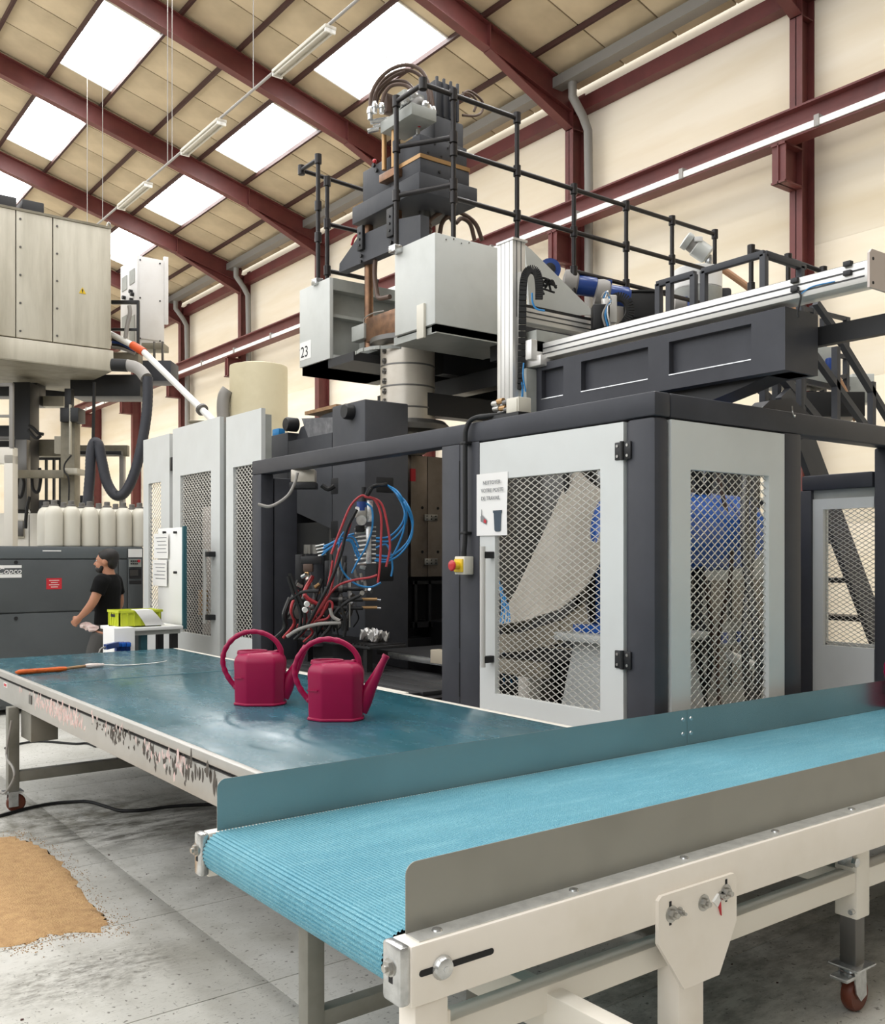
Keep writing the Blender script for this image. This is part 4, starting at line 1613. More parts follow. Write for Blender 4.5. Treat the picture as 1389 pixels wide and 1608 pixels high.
tag(B().box(c.x - .02, c.x + .03, 6.89, 6.91, c.z - .06, c.z + .05).obj('red_tag', 'label_red'), 'small crimson tag hanging at the edge of the platen', 'tag')

# pneumatic manifold with hoses
DM = 7.25
mf = thing('valve_manifold', 'pneumatic valve manifold with regulator hung by the platen', 'manifold', px(585, 890, d=DM))
c = px(585, 840, d=DM)
D2R = Vector((CA, -SA, 0))
FW = Vector((SA, CA, 0))


def obox(b, c, w, dpt, h, bev=.003):
    c = Vector(c)
    b.box(c.x - w / 2, c.x + w / 2, c.y - dpt / 2, c.y + dpt / 2, c.z - h / 2, c.z + h / 2, bev=bev, rot=Matrix.Rotation(RZC, 3, 'Z'))
    return b


obox(B(), px(579, 856, d=DM), .04, .05, .28).obj('rail_strip', 'zinc', mf)
b = B()
for k in range(9):
    yy = 828 + k * 7
    b.cyl(px(575, yy, d=DM), px(562, yy + 2, d=DM), .012, n=8)
    b.cyl(px(563, yy + 2, d=DM), px(557, yy + 3, d=DM), .008, n=8)
    b.cyl(px(583, yy, d=DM), px(590, yy, d=DM), .008, n=8)
o = b.obj('fittings', 'steel', mf)
o['kind'] = 'stuff'
obox(B(), px(567, 805, d=DM), .09, .08, .09, .012).obj('regulator', 'steel', mf)
B().cyl(px(568, 817, d=DM - .03), px(567, 817, d=DM - .09), .038, n=20).obj('gauge', 'zinc', mf)
B().cyl(px(569, 802, d=DM), px(569, 788, d=DM), .045, n=18).obj('regulator_cap', 'blue_dark', mf)
B().cyl(px(571, 788, d=DM), px(571, 765, d=DM), .018, n=12).obj('stem', 'black_rubber', mf)
obox(B(), px(581, 803, d=DM), .045, .06, .16).obj('back_plate', 'zinc', mf)
obox(B(), px(565, 830, d=DM), .07, .06, .05, .01).obj('filter_bowl', 'black_rubber', mf)


def hoses(tname, label, d, m, r, paths, cat='hose', sub=6):
    t = thing(tname, label, cat, px(paths[0][0][0], paths[0][0][1], d=d))
    for pth in paths:
        B().tube([px(q[0], q[1], d=(q[2] if len(q) > 2 else d)) for q in pth], r, n=8, sub=sub).obj('hose', m, t)
    return t


hoses('blue_air_hoses', 'bright blue air hoses looping from the valve manifold', DM - .05, 'hose_blue', .0075, [
    [(590, 845), (612, 842), (632, 820), (634, 795), (622, 775), (606, 760, 7.6)],
    [(590, 850), (615, 848), (636, 822), (636, 795), (624, 772), (604, 760, 7.6)],
    [(590, 872), (615, 872), (640, 850), (648, 820), (638, 790), (618, 770, 7.6)],
    [(590, 878), (610, 878), (622, 862), (634, 830), (634, 800), (620, 772, 7.6)],
    [(588, 880), (606, 882), (628, 870), (645, 845), (646, 818), (632, 785), (615, 768, 7.6)],
    [(575, 790), (584, 800), (584, 830), (574, 860), (562, 880), (552, 900)],
    [(540, 835), (533, 850), (535, 890), (555, 915), (580, 922), (598, 915)],
    [(590, 860), (606, 855), (613, 870), (616, 890), (614, 905)]])
hoses('blue_air_lines', 'short blue air lines feeding the left side of the manifold', DM - .02, 'hose_blue', .0075, [
    [(507, 862), (525, 850), (545, 843), (556, 845), (563, 860)],
    [(507, 867), (525, 856), (548, 847), (556, 855), (564, 872)],
    [(508, 858), (528, 850), (544, 842), (556, 838)],
    [(505, 872), (530, 852), (550, 850), (558, 868), (565, 880)]])
hoses('red_hoses', 'dark red hydraulic hoses arching over the valve manifold', DM - .1, 'hose_red', .009, [
    [(520, 870), (535, 830), (550, 795), (566, 779), (576, 780)],
    [(572, 780), (588, 785), (598, 810), (598, 850), (596, 890), (593, 915)],
    [(576, 779), (598, 790), (608, 825), (612, 860), (606, 890)],
    [(480, 985), (500, 960), (518, 930), (526, 890), (532, 865), (545, 838), (552, 815)],
    [(475, 995), (495, 965), (512, 940), (530, 920), (555, 911), (580, 907), (592, 903)],
    [(470, 1000), (490, 975), (508, 940), (518, 905), (522, 880)],
    [(486, 985), (505, 965), (515, 945), (522, 950), (515, 970), (496, 975)]])
hoses('black_hoses', 'black hydraulic hoses drooping at the foot of the platen', DM - .15, 'black_rubber', .013, [
    [(560, 800), (545, 830), (535, 870), (520, 910), (505, 940), (480, 985), (462, 1005)],
    [(455, 942), (475, 930), (500, 928)],
    [(452, 905), (460, 930), (472, 965), (468, 995)],
    [(455, 900), (466, 930), (478, 960), (476, 990)],
    [(565, 935), (545, 945), (528, 960), (518, 985), (505, 1000)],
    [(540, 1000), (543, 980), (538, 960), (532, 945)],
    [(605, 762, 7.5), (590, 762), (580, 768), (574, 778)],
    [(606, 760, 7.5), (586, 765), (577, 778)]])
hoses('grey_hoses', 'stiff grey braided hoses low in the open bay', DM - .2, 'pipe_grey', .013, [
    [(450, 1000), (470, 988), (500, 980), (535, 978)],
    [(518, 955), (522, 968), (533, 975)],
    [(405, 792, 7.5), (425, 795, 7.5), (450, 780, 7.5), (462, 760, 7.5), (467, 742, 7.5)]])
hy_ = thing('hydraulic_valves', 'row of black and chrome hydraulic valves below the manifold', 'valves', px(550, 965, d=DM))
for k, yy in enumerate((925, 942, 955)):
    B().cyl(px(520, yy, d=DM), px(545, yy, d=DM), .024, n=14).obj('valve_body', 'black_metal', hy_)
    B().cyl(px(532, yy, d=DM), px(538, yy, d=DM), .03, n=14).obj('collar', 'steel_dark', hy_)
    B().cyl(px(545, yy, d=DM), px(570, yy, d=DM), .014, n=10).obj('stem', 'black_metal', hy_)
    if k:
        B().cyl(px(568, yy - 1, d=DM), px(592, yy - 1, d=DM), .011, n=10).obj('nozzle', 'brass', hy_)
        B().cyl(px(580, yy - 1, d=DM), px(598, yy, d=DM), .007, n=8).obj('tip', 'zinc', hy_)
B().cyl(px(549, 930, d=DM - .05), px(549, 985, d=DM - .05), .006, n=8).obj('spindle', 'steel', hy_)
obox(B(), px(520, 948, d=DM + .05), .10, .08, .26, .006).obj('valve_block', 'black_metal', hy_)
B().cyl(px(541, 975, d=DM), px(541, 990, d=DM), .03, n=14).obj('knob', 'black_rubber', hy_)
for x, y in ((560, 905), (566, 900), (572, 912), (556, 893)):
    B().cyl(px(x, y, d=DM), px(x + 3, y + 14, d=DM), .012, n=8).obj('fitting', 'steel', hy_)
for k in range(4):
    B().cyl(px(495 + k * 1.5, 858 + 5 * k, d=DM), px(509 + k, 855 + 5 * k, d=DM), .008, n=8).obj('push_fitting', 'steel', hy_)
obox(B(), px(490, 880, d=DM + .05), .16, .1, .06, .006).obj('switch_block', 'black_metal', hy_)
obox(B(), px(484, 892, d=DM + .02), .07, .08, .06, .006).obj('switch', 'hose_brown', hy_)
for x, y in ((481, 948), (478, 957)):
    B().cyl(px(x, y, d=DM - .2), px(x + 1, y + 1, d=DM - .22), .02, n=12).obj('round_tag', 'label_white', hy_)
ab = thing('terminal_box', 'small steel terminal box high in the open bay', 'box', px(480, 760, d=7.6))
obox(B(), px(477, 748, d=7.7), .19, .12, .10, .006).obj('body', 'stainless', ab)
obox(B(), px(477, 763, d=7.7), .21, .14, .05, .006).obj('bracket', 'black_metal', ab)
B().tube([px(505, 762, d=7.7), px(515, 768, d=7.7), px(525, 763, d=7.7)], .02, n=8, sub=4).obj('gland', 'black_rubber', ab)

# slatted bed between the table and the mould
sb = thing('slat_bed', 'dark slatted take-off bed with pale edge strips in the open bay', 'slat bed', (4.2, 6.0, .6))
ZS = .86
q = [px(479, 1043, Z=ZS), px(694, 1075, Z=ZS)]
B().box(3.42, 4.2, 4.9, 7.2, ZS - .12, ZS - .06).obj('tray', 'black_metal', sb)
for k in range(5):
    x = 3.45 + .17 * k
    B().box(x, x + .15, 5.0, 7.25, ZS - .06, ZS - .03 + .0 * k, bev=.004).obj('slat', 'dark_slat', sb)
B().box(3.40, 3.44, 4.9, 7.2, ZS - .10, ZS - .005, bev=.003).obj('edge_strip', 'conv_white2', sb)
b = B()
c0, c1 = px(560, 1012, Z=.95), px(694, 1008, Z=.95)
B().box(4.25, 4.9, 5.2, 6.5, .91, .95, bev=.004).obj('plate', 'dark_slat', sb)
B().box(4.22, 4.25, 5.15, 6.3, .90, .945, bev=.003).obj('edge_strip', 'zinc', sb)
for y in (5.1, 6.0, 7.0):
    B().box(3.5, 4.9, y, y + .06, .5, .76).obj('support', 'steel_dark', sb)
b = B()
fc = px(582, 1001, X=4.06)
B().box(3.86, 4.19, 6.0, 7.15, fc.z - .06, fc.z - .04, bev=.003).obj('grating', 'dark_slat', sb)
for k_ in range(22):
    B().box(3.86, 4.19, 6.02 + .05 * k_, 6.04 + .05 * k_, fc.z - .04, fc.z - .03).obj('grating_bar', 'black_metal', sb)
for y_ in (6.1, 7.0):
    B().box(3.9, 3.95, y_, y_ + .05, .5, fc.z - .06).obj('grating_leg', 'black_metal', sb)
for k in range(16):
    c = fc + Vector((r2.uniform(-.06, .06), r2.uniform(-.12, .12), -.01))
    rr = bmesh.ops.create_icosphere(b.bm, subdivisions=2, radius=r2.uniform(.03, .05))
    for v in rr['verts']:
        v.co = v.co * r2.uniform(.62, 1.12) + c + Vector((0, 0, r2.uniform(0, .05)))
o = b.obj('crumpled_foil', 'foil', None, ang=10)
tag(o, 'crumpled silver foil heap lying on the slatted bed', 'foil')

# extra pipework low in the bay
pw = thing('bay_pipework', 'dense dark pipework and fittings at the foot of the open bay', 'pipework', px(500, 1010, d=7.4))
r4 = random.Random(21)
for k in range(26):
    x0 = r4.uniform(452, 560)
    y0 = r4.uniform(880, 960)
    x1 = x0 + r4.uniform(-30, 25)
    y1 = r4.uniform(975, 1012)
    dd = r4.uniform(7.3, 7.75)
    B().tube([px(x0, y0, d=dd), px(x0 + r4.uniform(-14, 14), (y0 * .6 + y1 * .4), d=dd - .1), px((x0 + x1) / 2 + r4.uniform(-14, 14), (y0 * .3 + y1 * .7), d=dd - .05), px(x1, y1, d=dd)], r4.choice((.006, .009, .012, .016)), n=7, sub=4).obj('pipe', r4.choice(('black_rubber', 'black_rubber', 'steel_dark', 'black_metal', 'hose_red')), pw)
for k in range(22):
    q = px(r4.uniform(458, 585), r4.uniform(890, 985), d=r4.uniform(7.15, 7.5))
    v = Vector((r4.uniform(-1, 1), r4.uniform(-1, 1), r4.uniform(-.6, .6))).normalized()
    B().cyl(q - v * .02, q + v * .025, r4.choice((.010, .014, .018)), n=8).obj('fitting', r4.choice(('steel', 'zinc', 'steel_dark', 'brass')), pw)
for x, y, w, h in ((515, 900, .05, .2), (470, 900, .06, .3), (540, 890, .04, .18), (500, 985, .2, .06), (462, 960, .1, .12)):
    obox(B(), px(x, y, d=7.75), w, .06, h, .004).obj('bracket', r4.choice(('black_metal', 'steel_dark')), pw)
for x in (531, 536):
    B().cyl(px(x, 860, d=7.6), px(x, 960, d=7.6), .007, n=8).obj('guide_pin', 'steel', pw)
for x, y in ((572, 1002), (598, 1006)):
    pass
# ------------------------------------------------------------------ extrusion head deck above the enclosure
dk = thing('machine_deck', 'dark steel upper deck carrying the extruder above the enclosure', 'platform', (6.4, 7.2, 3.4))
B().box(5.35, 8.5, 6.1, 8.5, 3.56, 3.72, bev=.01).obj('deck_plate', 'platform_dark', dk)
B().box(4.62, 5.35, 7.45, 8.4, 3.47, 3.55).obj('under_plate', 'platform_dark', dk)
B().box(4.62, 5.6, 6.2, 6.8, 3.49, 3.555).obj('under_plate', 'machine_grey2', dk)
for y in (6.2, 7.0, 7.9):
    B().box(5.3, 8.4, y, y + .14, 3.36, 3.56).obj('joist', 'black_metal', dk)
for x in (5.5, 6.6, 7.8):
    B().box(x, x + .16, 6.2, 8.4, 3.2, 3.36).obj('bearer', 'black_metal', dk)
for x, y in ((7.9, 6.25), (7.9, 8.2), (5.75, 8.2)):
    B().box(x, x + .18, y, y + .18, 2.5 if x < 6 else 0, 3.2).obj('support_post', 'black_metal', dk)
B().box(5.0, 8.2, 6.9, 7.05, 2.95, 3.15).obj('tie_beam', 'black_metal', dk)

hb = thing('head_cover', 'large pale grey cover box on the front of the extruder head', 'cover', (4.95, 6.5, 3.55))
B().box(4.6, 5.42, 6.19, 6.76, 3.56, 4.29, bev=.006).obj('box', 'machine_grey', hb)
a, c = px(656, 480, X=4.59), px(667, 530, X=4.59)
B().box(4.575, 4.6, c.y, a.y, c.z, a.z, bev=.003).obj('flat_bar', 'bottle_cream', hb)
b = B()
for k in range(4):
    q = px(700 + 12 * k, 371 + 3 * k, Y=6.188)
    b.cyl((q.x, 6.188, 4.25 + .02 * (k % 2)), (q.x, 6.183, 4.25 + .02 * (k % 2)), .006, n=6)
o = b.obj('screws', 'steel_dark', hb)
o['kind'] = 'stuff'
b = B()
b.box(4.62, 5.4, 6.2, 6.75, 3.545, 3.56)
b.box(4.62, 5.42, 6.2, 6.26, 3.50, 3.56)
b.obj('lower_flange', 'machine_grey2', hb)

h2 = thing('numbered_cover', 'pale grey cover box marked 23 beside the extruder head', 'cover', (4.9, 8.1, 3.5))
b = B()
b.box(4.6, 4.64, 7.84, 8.42, 3.55, 4.31, bev=.004)
b.box(4.64, 5.5, 8.38, 8.42, 3.55, 4.31)
b.box(4.64, 5.5, 7.84, 8.42, 3.55, 3.59)
b.obj('shell', 'machine_grey', h2)
B().box(4.64, 5.5, 7.86, 8.38, 3.95, 3.98).obj('shelf', 'machine_grey2', h2)
B().box(4.66, 5.5, 7.95, 8.0, 3.59, 4.31).obj('inner_panel', 'machine_grey2', h2)
B().box(4.64, 5.5, 7.84, 7.95, 4.20, 4.31).obj('upper_lip', 'machine_grey2', h2)
B().box(4.62, 5.5, 7.9, 8.40, 3.47, 3.55).obj('base_frame', 'black_metal', h2)
a, c = px(471, 541, X=4.598), px(488, 563, X=4.598)
B().box(4.597, 4.6, c.y, a.y, c.z + .01, a.z + .01).obj('number_plate', 'label_white', h2)
text('number', '23', .15, 'ink_black', h2, (4.5965, a.y - .015, c.z + .035), (0, -1, 0), (0, 0, 1))

# barrel of the parison head
ba = thing('parison_barrel', 'banded bare steel parison head barrel under the extruder', 'barrel', (5.0, 7.14, 2.7))
XB, YB, RB = 5.0, 7.14, .245
prof = [(RB * .97, 2.90)]
for z in (3.02, 3.21, 3.40, 3.58):
    prof += [(RB, prof[-1][1] + .004), (RB, z - .012), (RB * .975, z - .008), (RB * .975, z)]
b = B().lathe(prof, (XB, YB, 0), 40)
b.obj('barrel', 'stainless', ba)
for z in (3.02, 3.21, 3.40):
    B().lathe([(RB * 1.0, z - .012), (RB * 1.015, z - .01), (RB * 1.015, z + .002), (RB, z + .004)], (XB, YB, 0), 40).obj('heater_band', 'steel_dark', ba)
b = B()
c = px(604, 600, d=8.6)
for k in range(7):
    z = 2.98 + .09 * k
    q = Vector((XB, YB, z)) + (D2R * -.8 - FW * .6).normalized() * (RB * 1.02)
    b.cyl(q - D2R * .02, q + D2R * .03, .014, n=8)
    b.box(q.x - .012, q.x + .012, q.y - .012, q.y + .012, z - .025, z + .025)
o = b.obj('band_clamps', 'steel_dark', ba)
o['kind'] = 'stuff'
B().lathe([(.30, 3.58), (.34, 3.60), (.34, 3.64), (.28, 3.66)], (XB, YB, 0), 32).obj('upper_flange', 'steel_dark', ba)
B().lathe([(.36, 2.80), (.38, 2.81), (.38, 2.86), (.34, 2.90), (.24, 2.91)], (XB, YB, 0), 36).obj('die_flange', 'steel_dark', ba)
B().lathe([(.15, 2.62), (.18, 2.64), (.18, 2.80)], (XB, YB, 0), 28).obj('die', 'stainless', ba)
b = B()
n = 24
rg = [[Vector((4.95, 7.3, 3.52)) + Vector((.34 * math.cos(a), .34 * math.sin(a), h)) for a in [PI * .6 + PI * .8 * k / n for k in range(n + 1)]] for h in (0, .03)]
for k in range(n):
    vs = [b.bm.verts.new(v) for v in (rg[0][k], rg[0][k + 1], rg[1][k + 1], rg[1][k])]
    b.bm.faces.new(vs)
solid(b, .01)
b.obj('collar_skirt', 'machine_grey2', ba)

# ------------------------------------------------------------------ press tower
tw = thing('press_tower', 'dark grey hydraulic press tower rising above the extruder head', 'press', (5.0, 7.1, 3.7))
XT = 4.75


def xpoly(b, pts, X, th):
    """plate given by points measured in the plane X, thickness th towards +X"""
    P = [px(x, y, X=X) for x, y in pts]
    b.prism([(p.y, p.z) for p in P], 'x', X, X + th)
    return b


b = xpoly(B(), [(532, 428), (533, 414), (563, 371), (621, 345), (660, 337), (660, 380), (619, 391)], XT, .09)
cp = b.obj('cross_plate', 'frame_dark2', tw)
b = xpoly(B(), [(532, 428), (533, 414), (563, 371), (621, 345), (660, 337), (660, 380), (619, 391)], XT + .5, .09)
b.obj('cross_plate', 'frame_dark2', tw)
for (x0, y0, x1, y1) in ((561, 357, 569, 391), (607, 329, 617, 369)):
    a, c = px(x0, y0, X=XT - .03), px(x1, y1, X=XT - .03)
    br = B().box(XT - .035, XT - .001, c.y, a.y, c.z, a.z, bev=.004).obj('clamp_bracket', 'black_metal', tw)
    b = B()
    for f in (.2, .45, .7):
        z = c.z + (a.z - c.z) * f
        b.cyl((XT - .035, (a.y + c.y) / 2, z), (XT - .045, (a.y + c.y) / 2, z), .012, n=8)
    b.cyl((XT - .01, (a.y + c.y) / 2, c.z - .05), (XT - .03, (a.y + c.y) / 2, c.z - .05), .018, n=8)
    b.cyl((XT - .01, (a.y + c.y) / 2, c.z - .10), (XT - .03, (a.y + c.y) / 2, c.z - .10), .014, n=8)
    o = b.obj('bracket_bolts', 'black_metal', tw)
    o['kind'] = 'stuff'
# guide rods
for x, y0, y1, X, r, m in ((579, 300, 545, XT + .1, .042, 'copper_rod'), (625, 300, 372, XT + .1, .034, 'copper_rod'), (668, 300, 360, XT + .45, .05, 'hose_brown')):
    a, c = px(x, y0, X=X), px(x, y1, X=X)
    B().cyl((X, c.y, a.z), (X, c.y, c.z), r, n=16).obj('guide_rod', m, tw)
a = px(581, 480, X=XT + .1)
B().lathe([(.05, 0), (.05, .2), (.04, .22)], (XT + .1, a.y, 3.62), 16).obj('rod_nut', 'copper_rod', tw)
# central ram with coil
c = px(672, 335, X=XT + .35)
b = B()
for k in range(9):
    b.lathe([(.06, 4.30 + .04 * k), (.072, 4.315 + .04 * k), (.06, 4.335 + .04 * k)], (5.05, 6.95, 0), 20)
o = b.obj('ram_bellows', 'hose_brown', tw)
B().cyl((5.05, 6.95, 3.7), (5.05, 6.95, 4.8), .055, n=16).obj('ram', 'steel_dark', tw)
# copper block at the nozzle
a, c = px(574, 478, X=XT + .02), px(618, 520, X=XT + .02)
B().box(XT + .02, XT + .3, 6.8, a.y, c.z - .02, c.z + .2, bev=.008).obj('distributor_block', 'copper_rod', tw)
B().box(XT, XT + .1, a.y, a.y + .22, c.z + .02, c.z + .16, bev=.008).obj('side_block', 'machine_grey2', tw)
B().tube([px(572, 512, X=XT - .03), px(572, 500, X=XT - .04), px(585, 492, X=XT - .04), px(603, 488, X=XT - .03)], .006, n=6, sub=4).obj('thermocouple', 'steel', tw)
# hoses to the block
B().tube([px(590, 395, X=XT + .05), px(588, 430, X=XT + .05), px(591, 455, X=XT + .05), px(595, 468, X=XT + .05), px(612, 466, X=XT + .05)], .022, n=10, sub=5).obj('copper_hose', 'hose_brown', tw)
# main crosshead
B().box(XT - .04, 5.34, 6.56, 7.62, 4.76, 4.92, bev=.008).obj('crosshead_flange', 'frame_dark2', tw)
B().box(XT, 5.28, 6.6, 7.05, 4.92, 5.06, bev=.006).obj('crosshead', 'frame_dark2', tw)
B().box(XT, 5.28, 7.05, 7.5, 4.92, 5.22, bev=.006).obj('crosshead', 'frame_dark2', tw)
B().box(XT - .004, 5.284, 6.594, 7.06, 5.06, 5.095).obj('brass_shim', 'brass', tw)
B().box(XT + .01, 5.27, 6.62, 7.04, 5.095, 5.27, bev=.006).obj('adapter_block', 'frame_dark2', tw)
b = B()
for k in range(6):
    b.cyl((XT + .1 + .07 * k, 6.619, 5.13 + .09 * (k % 2)), (XT + .1 + .07 * k, 6.612, 5.13 + .09 * (k % 2)), .009, n=8)
b.cyl((XT + .2, 6.599, 4.98), (XT + .2, 6.585, 4.98), .012, n=8)
o = b.obj('cap_screws', 'black_metal', tw)
o['kind'] = 'stuff'
# copper yoke and rods carrying the valve plate
a, c = px(599, 262, X=XT - .05), px(624, 275, X=XT - .05)
B().box(XT - .08, XT + .02, c.y, a.y, c.z, c.z + .07, bev=.006).obj('yoke', 'copper_rod', tw)
for x, y0, y1 in ((603, 262, 214), (618, 258, 206)):
    q0, q1 = px(x, y0, X=XT - .04), px(x, y1, X=XT - .04)
    B().cyl((XT - .04, q0.y, q0.z - .03), (XT - .04, q0.y, q1.z + .02), .022, n=14).obj('tie_rod', 'brass', tw)
zv = px(618, 205, X=XT - .04).z
B().box(XT - .10, XT + .16, px(646, 215, X=XT - .1).y, px(597, 215, X=XT - .1).y, zv, zv + .10, bev=.006).obj('valve_plate', 'machine_grey2', tw)
# valves on the plate
yv = px(628, 190, X=XT).y
B().box(XT, XT + .22, yv - .06, yv + .12, zv + .10, zv + .34, bev=.01).obj('valve_block', 'machine_grey2', tw)
q = px(609, 165, X=XT - .02)
B().box(XT - .05, XT + .05, q.y - .03, q.y + .05, zv + .2, zv + .36, bev=.006).obj('solenoid', 'hose_brown', tw)
for x, y, r, m in ((646, 152, .06, 'zinc'), (655, 165, .07, 'steel_dark'), (650, 182, .075, 'black_metal'), (664, 185, .07, 'hose_brown'), (667, 168, .045, 'zinc'), (640, 178, .055, 'black_metal'), (636, 160, .05, 'zinc')):
    q = px(x, y, d=8.35)
    B().lathe([(r * .5, -.05), (r, -.04), (r, .03), (r * .7, .05), (r * .3, .06)], q, 14, (-.7, -.7, .2)).obj('proportional_valve', m, tw)
q = px(658, 195, d=8.3)
B().ball(q, .028).obj('red_knob', 'red_button', tw)
B().cyl(px(656, 203, d=8.3), px(656, 212, d=8.3), .018, n=10).obj('knob_stem', 'steel', tw)
q = px(588, 253, X=XT - .02)
B().ball(q + Vector((0, 0, .0)), .02).obj('grease_cap', 'red_button', tw)
for x, y in ((588, 260), (592, 268)):
    q = px(x, y, X=XT - .01)
    B().cyl(q, q - Vector((.02, 0, 0)), .02, n=8).obj('plug', 'black_metal', tw)
# hose couplings and the big arching hoses
for x, y0, y1 in ((581, 168, 188), (588, 160, 178), (599, 162, 178), (674, 166, 188), (680, 168, 186)):
    q0, q1 = px(x, y0, d=8.4), px(x, y1, d=8.4)
    B().lathe([(.022, 0), (.022, (q0 - q1).length * .45), (.030, (q0 - q1).length * .47), (.030, (q0 - q1).length * .7), (.022, (q0 - q1).length)], q1, 12).obj('coupling', 'zinc', tw)
for x, y in ((590, 192), (595, 200), (586, 206), (602, 190), (609, 196)):
    q = px(x, y, d=8.45)
    B().cyl(q - D2R * .05, q + D2R * .05 + Vector((0, 0, .02)), .022, n=8).obj('elbow_fitting', 'zinc', tw)
arcs = [[(581, 170), (583, 148), (595, 125), (615, 108), (640, 102), (662, 112), (675, 140), (680, 170)],
        [(588, 162), (592, 142), (604, 124), (625, 112), (645, 111), (662, 122), (672, 145), (674, 168)],
        [(590, 162), (596, 146), (612, 130), (634, 128), (648, 140), (656, 155)],
        [(599, 164), (604, 146), (616, 134), (636, 134), (650, 146)],
        [(586, 172), (588, 150), (600, 134), (618, 120), (636, 112)]]
for k, pa_ in enumerate(arcs):
    B().tube([px(x, y, d=8.4 + .06 * (k % 3)) for x, y in pa_], .0165, n=10, sub=6).obj('hydraulic_hose', 'hose_brown', tw)
B().tube([px(608, 190, d=8.4), px(615, 187, d=8.38), px(624, 178, d=8.38), (px(636, 166, d=8.3)), px(655, 166, d=8.25)], .008, n=6, sub=5).obj('signal_cable', 'black_rubber', tw)
# tall servo motor of finned profile
q0, q1 = px(682, 262, Y=6.85), px(724, 262, Y=6.85)
x0, x1 = q0.x, q1.x
zt = px(700, 128, Y=6.85).z
zb = px(700, 268, Y=6.85).z
zmid = px(700, 185, Y=6.85).z
sm = B().box(x0, x1 + .03, 6.85, 7.2, zb, zmid, bev=.02).obj('servo_lower', 'frame_dark2', tw)
b = B()
b.box(x0 + .02, x1 - .03, 6.87, 7.18, zmid, zt, bev=.012)
for k in range(4):
    xx = x0 + .02 + (x1 - x0 - .07) * k / 3
    b.box(xx, xx + .022, 6.845, 6.87, zmid, zt + .02, bev=.004)
b.obj('servo_motor', 'frame_dark2', tw)
for pa_ in ([(724, 150), (735, 143), (748, 150), (758, 162), (756, 176), (745, 182), (726, 181)], [(726, 146), (738, 148), (748, 160), (744, 175)]):
    B().tube([px(x, y, Y=6.9) for x, y in pa_], .012, n=8, sub=6).obj('servo_cable', 'hose_brown', tw)
# red-brown hoses beside the tower foot
for pa_ in ([(668, 362), (676, 345), (695, 333), (718, 332), (745, 350), (757, 378)], [(716, 350), (725, 343), (738, 352), (745, 378)], [(690, 368), (694, 350), (704, 340), (712, 350)]):
    B().tube([px(x, y, Y=6.9) for x, y in pa_], .02, n=10, sub=6).obj('oil_hose', 'hose_brown', tw)
B().tube([px(552, 385, X=XT + .2), px(557, 372, X=XT + .2), px(570, 364, X=XT + .2), px(580, 362, X=XT + .2)], .012, n=8, sub=5).obj('oil_hose', 'hose_red', tw)
B().box(XT + .1, 5.3, 6.7, 7.4, 3.72, 3.9).obj('foot_block', 'black_metal', tw)
B().box(XT + .15, 5.3, 7.42, 7.8, 3.6, 3.9).obj('side_cover', 'machine_grey2', tw)


# ------------------------------------------------------------------ tubular guard rails
def node(b, p, r=.034):
    p = Vector(p)
    b.lathe([(.022, -.05), (r, -.045), (r, .045), (.022, .05)], p, 12)
    b.ball(p, r * 1.05, n=1)


def railing(name, label, pipes, nodes, r=.021, base=()):
    t = thing(name, label, 'railing', pipes[0][0])
    for a, c in pipes:
        B().cyl(a, c, r, n=12).obj('post' if abs(a[0] - c[0]) + abs(a[1] - c[1]) < .02 else 'rail', 'rail_black', t)
    for p in nodes:
        b = B()
        node(b, p)
        b.obj('pipe_fitting', 'rail_black', t)
    for p in base:
        p = Vector(p)
        b = B()
        b.box(p.x - .05, p.x + .03, p.y - .05, p.y + .05, p.z - .02, p.z + .04, bev=.008)
        b.obj('base_clamp', 'zinc', t)
    return t


ZA, ZB2, ZC2, ZD = 5.51, 5.05, 4.66, 4.30
A_ = (4.57, 6.69)
C_ = (4.57, 6.31)
B_ = (4.88, 6.31)
P = [5.58, 6.27, 6.97, 7.64, 8.32]
Yr = 6.31
pipes = [((*A_, 4.25), (*A_, ZA)), ((*B_, 4.29), (*B_, ZA + .0)), ((*A_, ZA), (*C_, ZA)), ((*C_, ZA), (P[0], Yr, ZA)), ((P[0], Yr, 3.72), (P[0], Yr, ZA)),
         ((*A_, 5.13), (*B_, 5.16)), ((*A_, 4.72), (*B_, 4.77)), ((*B_, ZB2), (P[-1], Yr, ZB2)), ((*B_, ZC2), (P[-1], Yr, ZC2))]
nodes = [(*A_, ZA), (*C_, ZA), (*B_, ZA), (P[0], Yr, ZA), (*A_, 5.13), (*A_, 4.72), (*B_, 5.16), (*B_, 5.05), (*B_, 4.77), (*B_, 4.66)]
for x in P[1:]:
    pipes.append(((x, Yr, 3.72), (x, Yr, ZB2)))
for x in P:
    nodes += [(x, Yr, ZB2), (x, Yr, ZC2)]
pipes.append(((P[1], Yr, ZD), (P[-1], Yr, ZD)))
nodes += [(P[1], Yr, ZD), (P[2], Yr, ZD)]
railing('guard_rail', 'long black tubular guard rail along the upper deck', pipes, nodes, base=[(*A_, 4.26)])
G_ = (4.62, 8.09)
K_ = (4.62, 8.42)
pipes = [((*G_, 4.3), (*G_, 5.5)), ((4.72, 8.09, 4.3), (4.72, 8.09, 5.31)), ((*G_, 5.5), (*K_, 5.5)), ((*K_, 5.5), (5.6, 8.42, 5.5)), ((4.72, 8.09, 4.9), (5.3, 8.09, 4.9)), ((4.72, 8.09, 4.45), (5.3, 8.09, 4.45))]
pipes[3] = ((*K_, 5.5), (5.55, 8.42, 5.46))
railing('guard_rail', 'short black tubular guard rail above the box marked 23', pipes, [(*G_, 5.5), (*K_, 5.5), (4.72, 8.09, 5.31), (4.72, 8.09, 4.9), (4.72, 8.09, 4.45), (*G_, 5.05), (*G_, 4.75)], base=[(*G_, 4.31)])

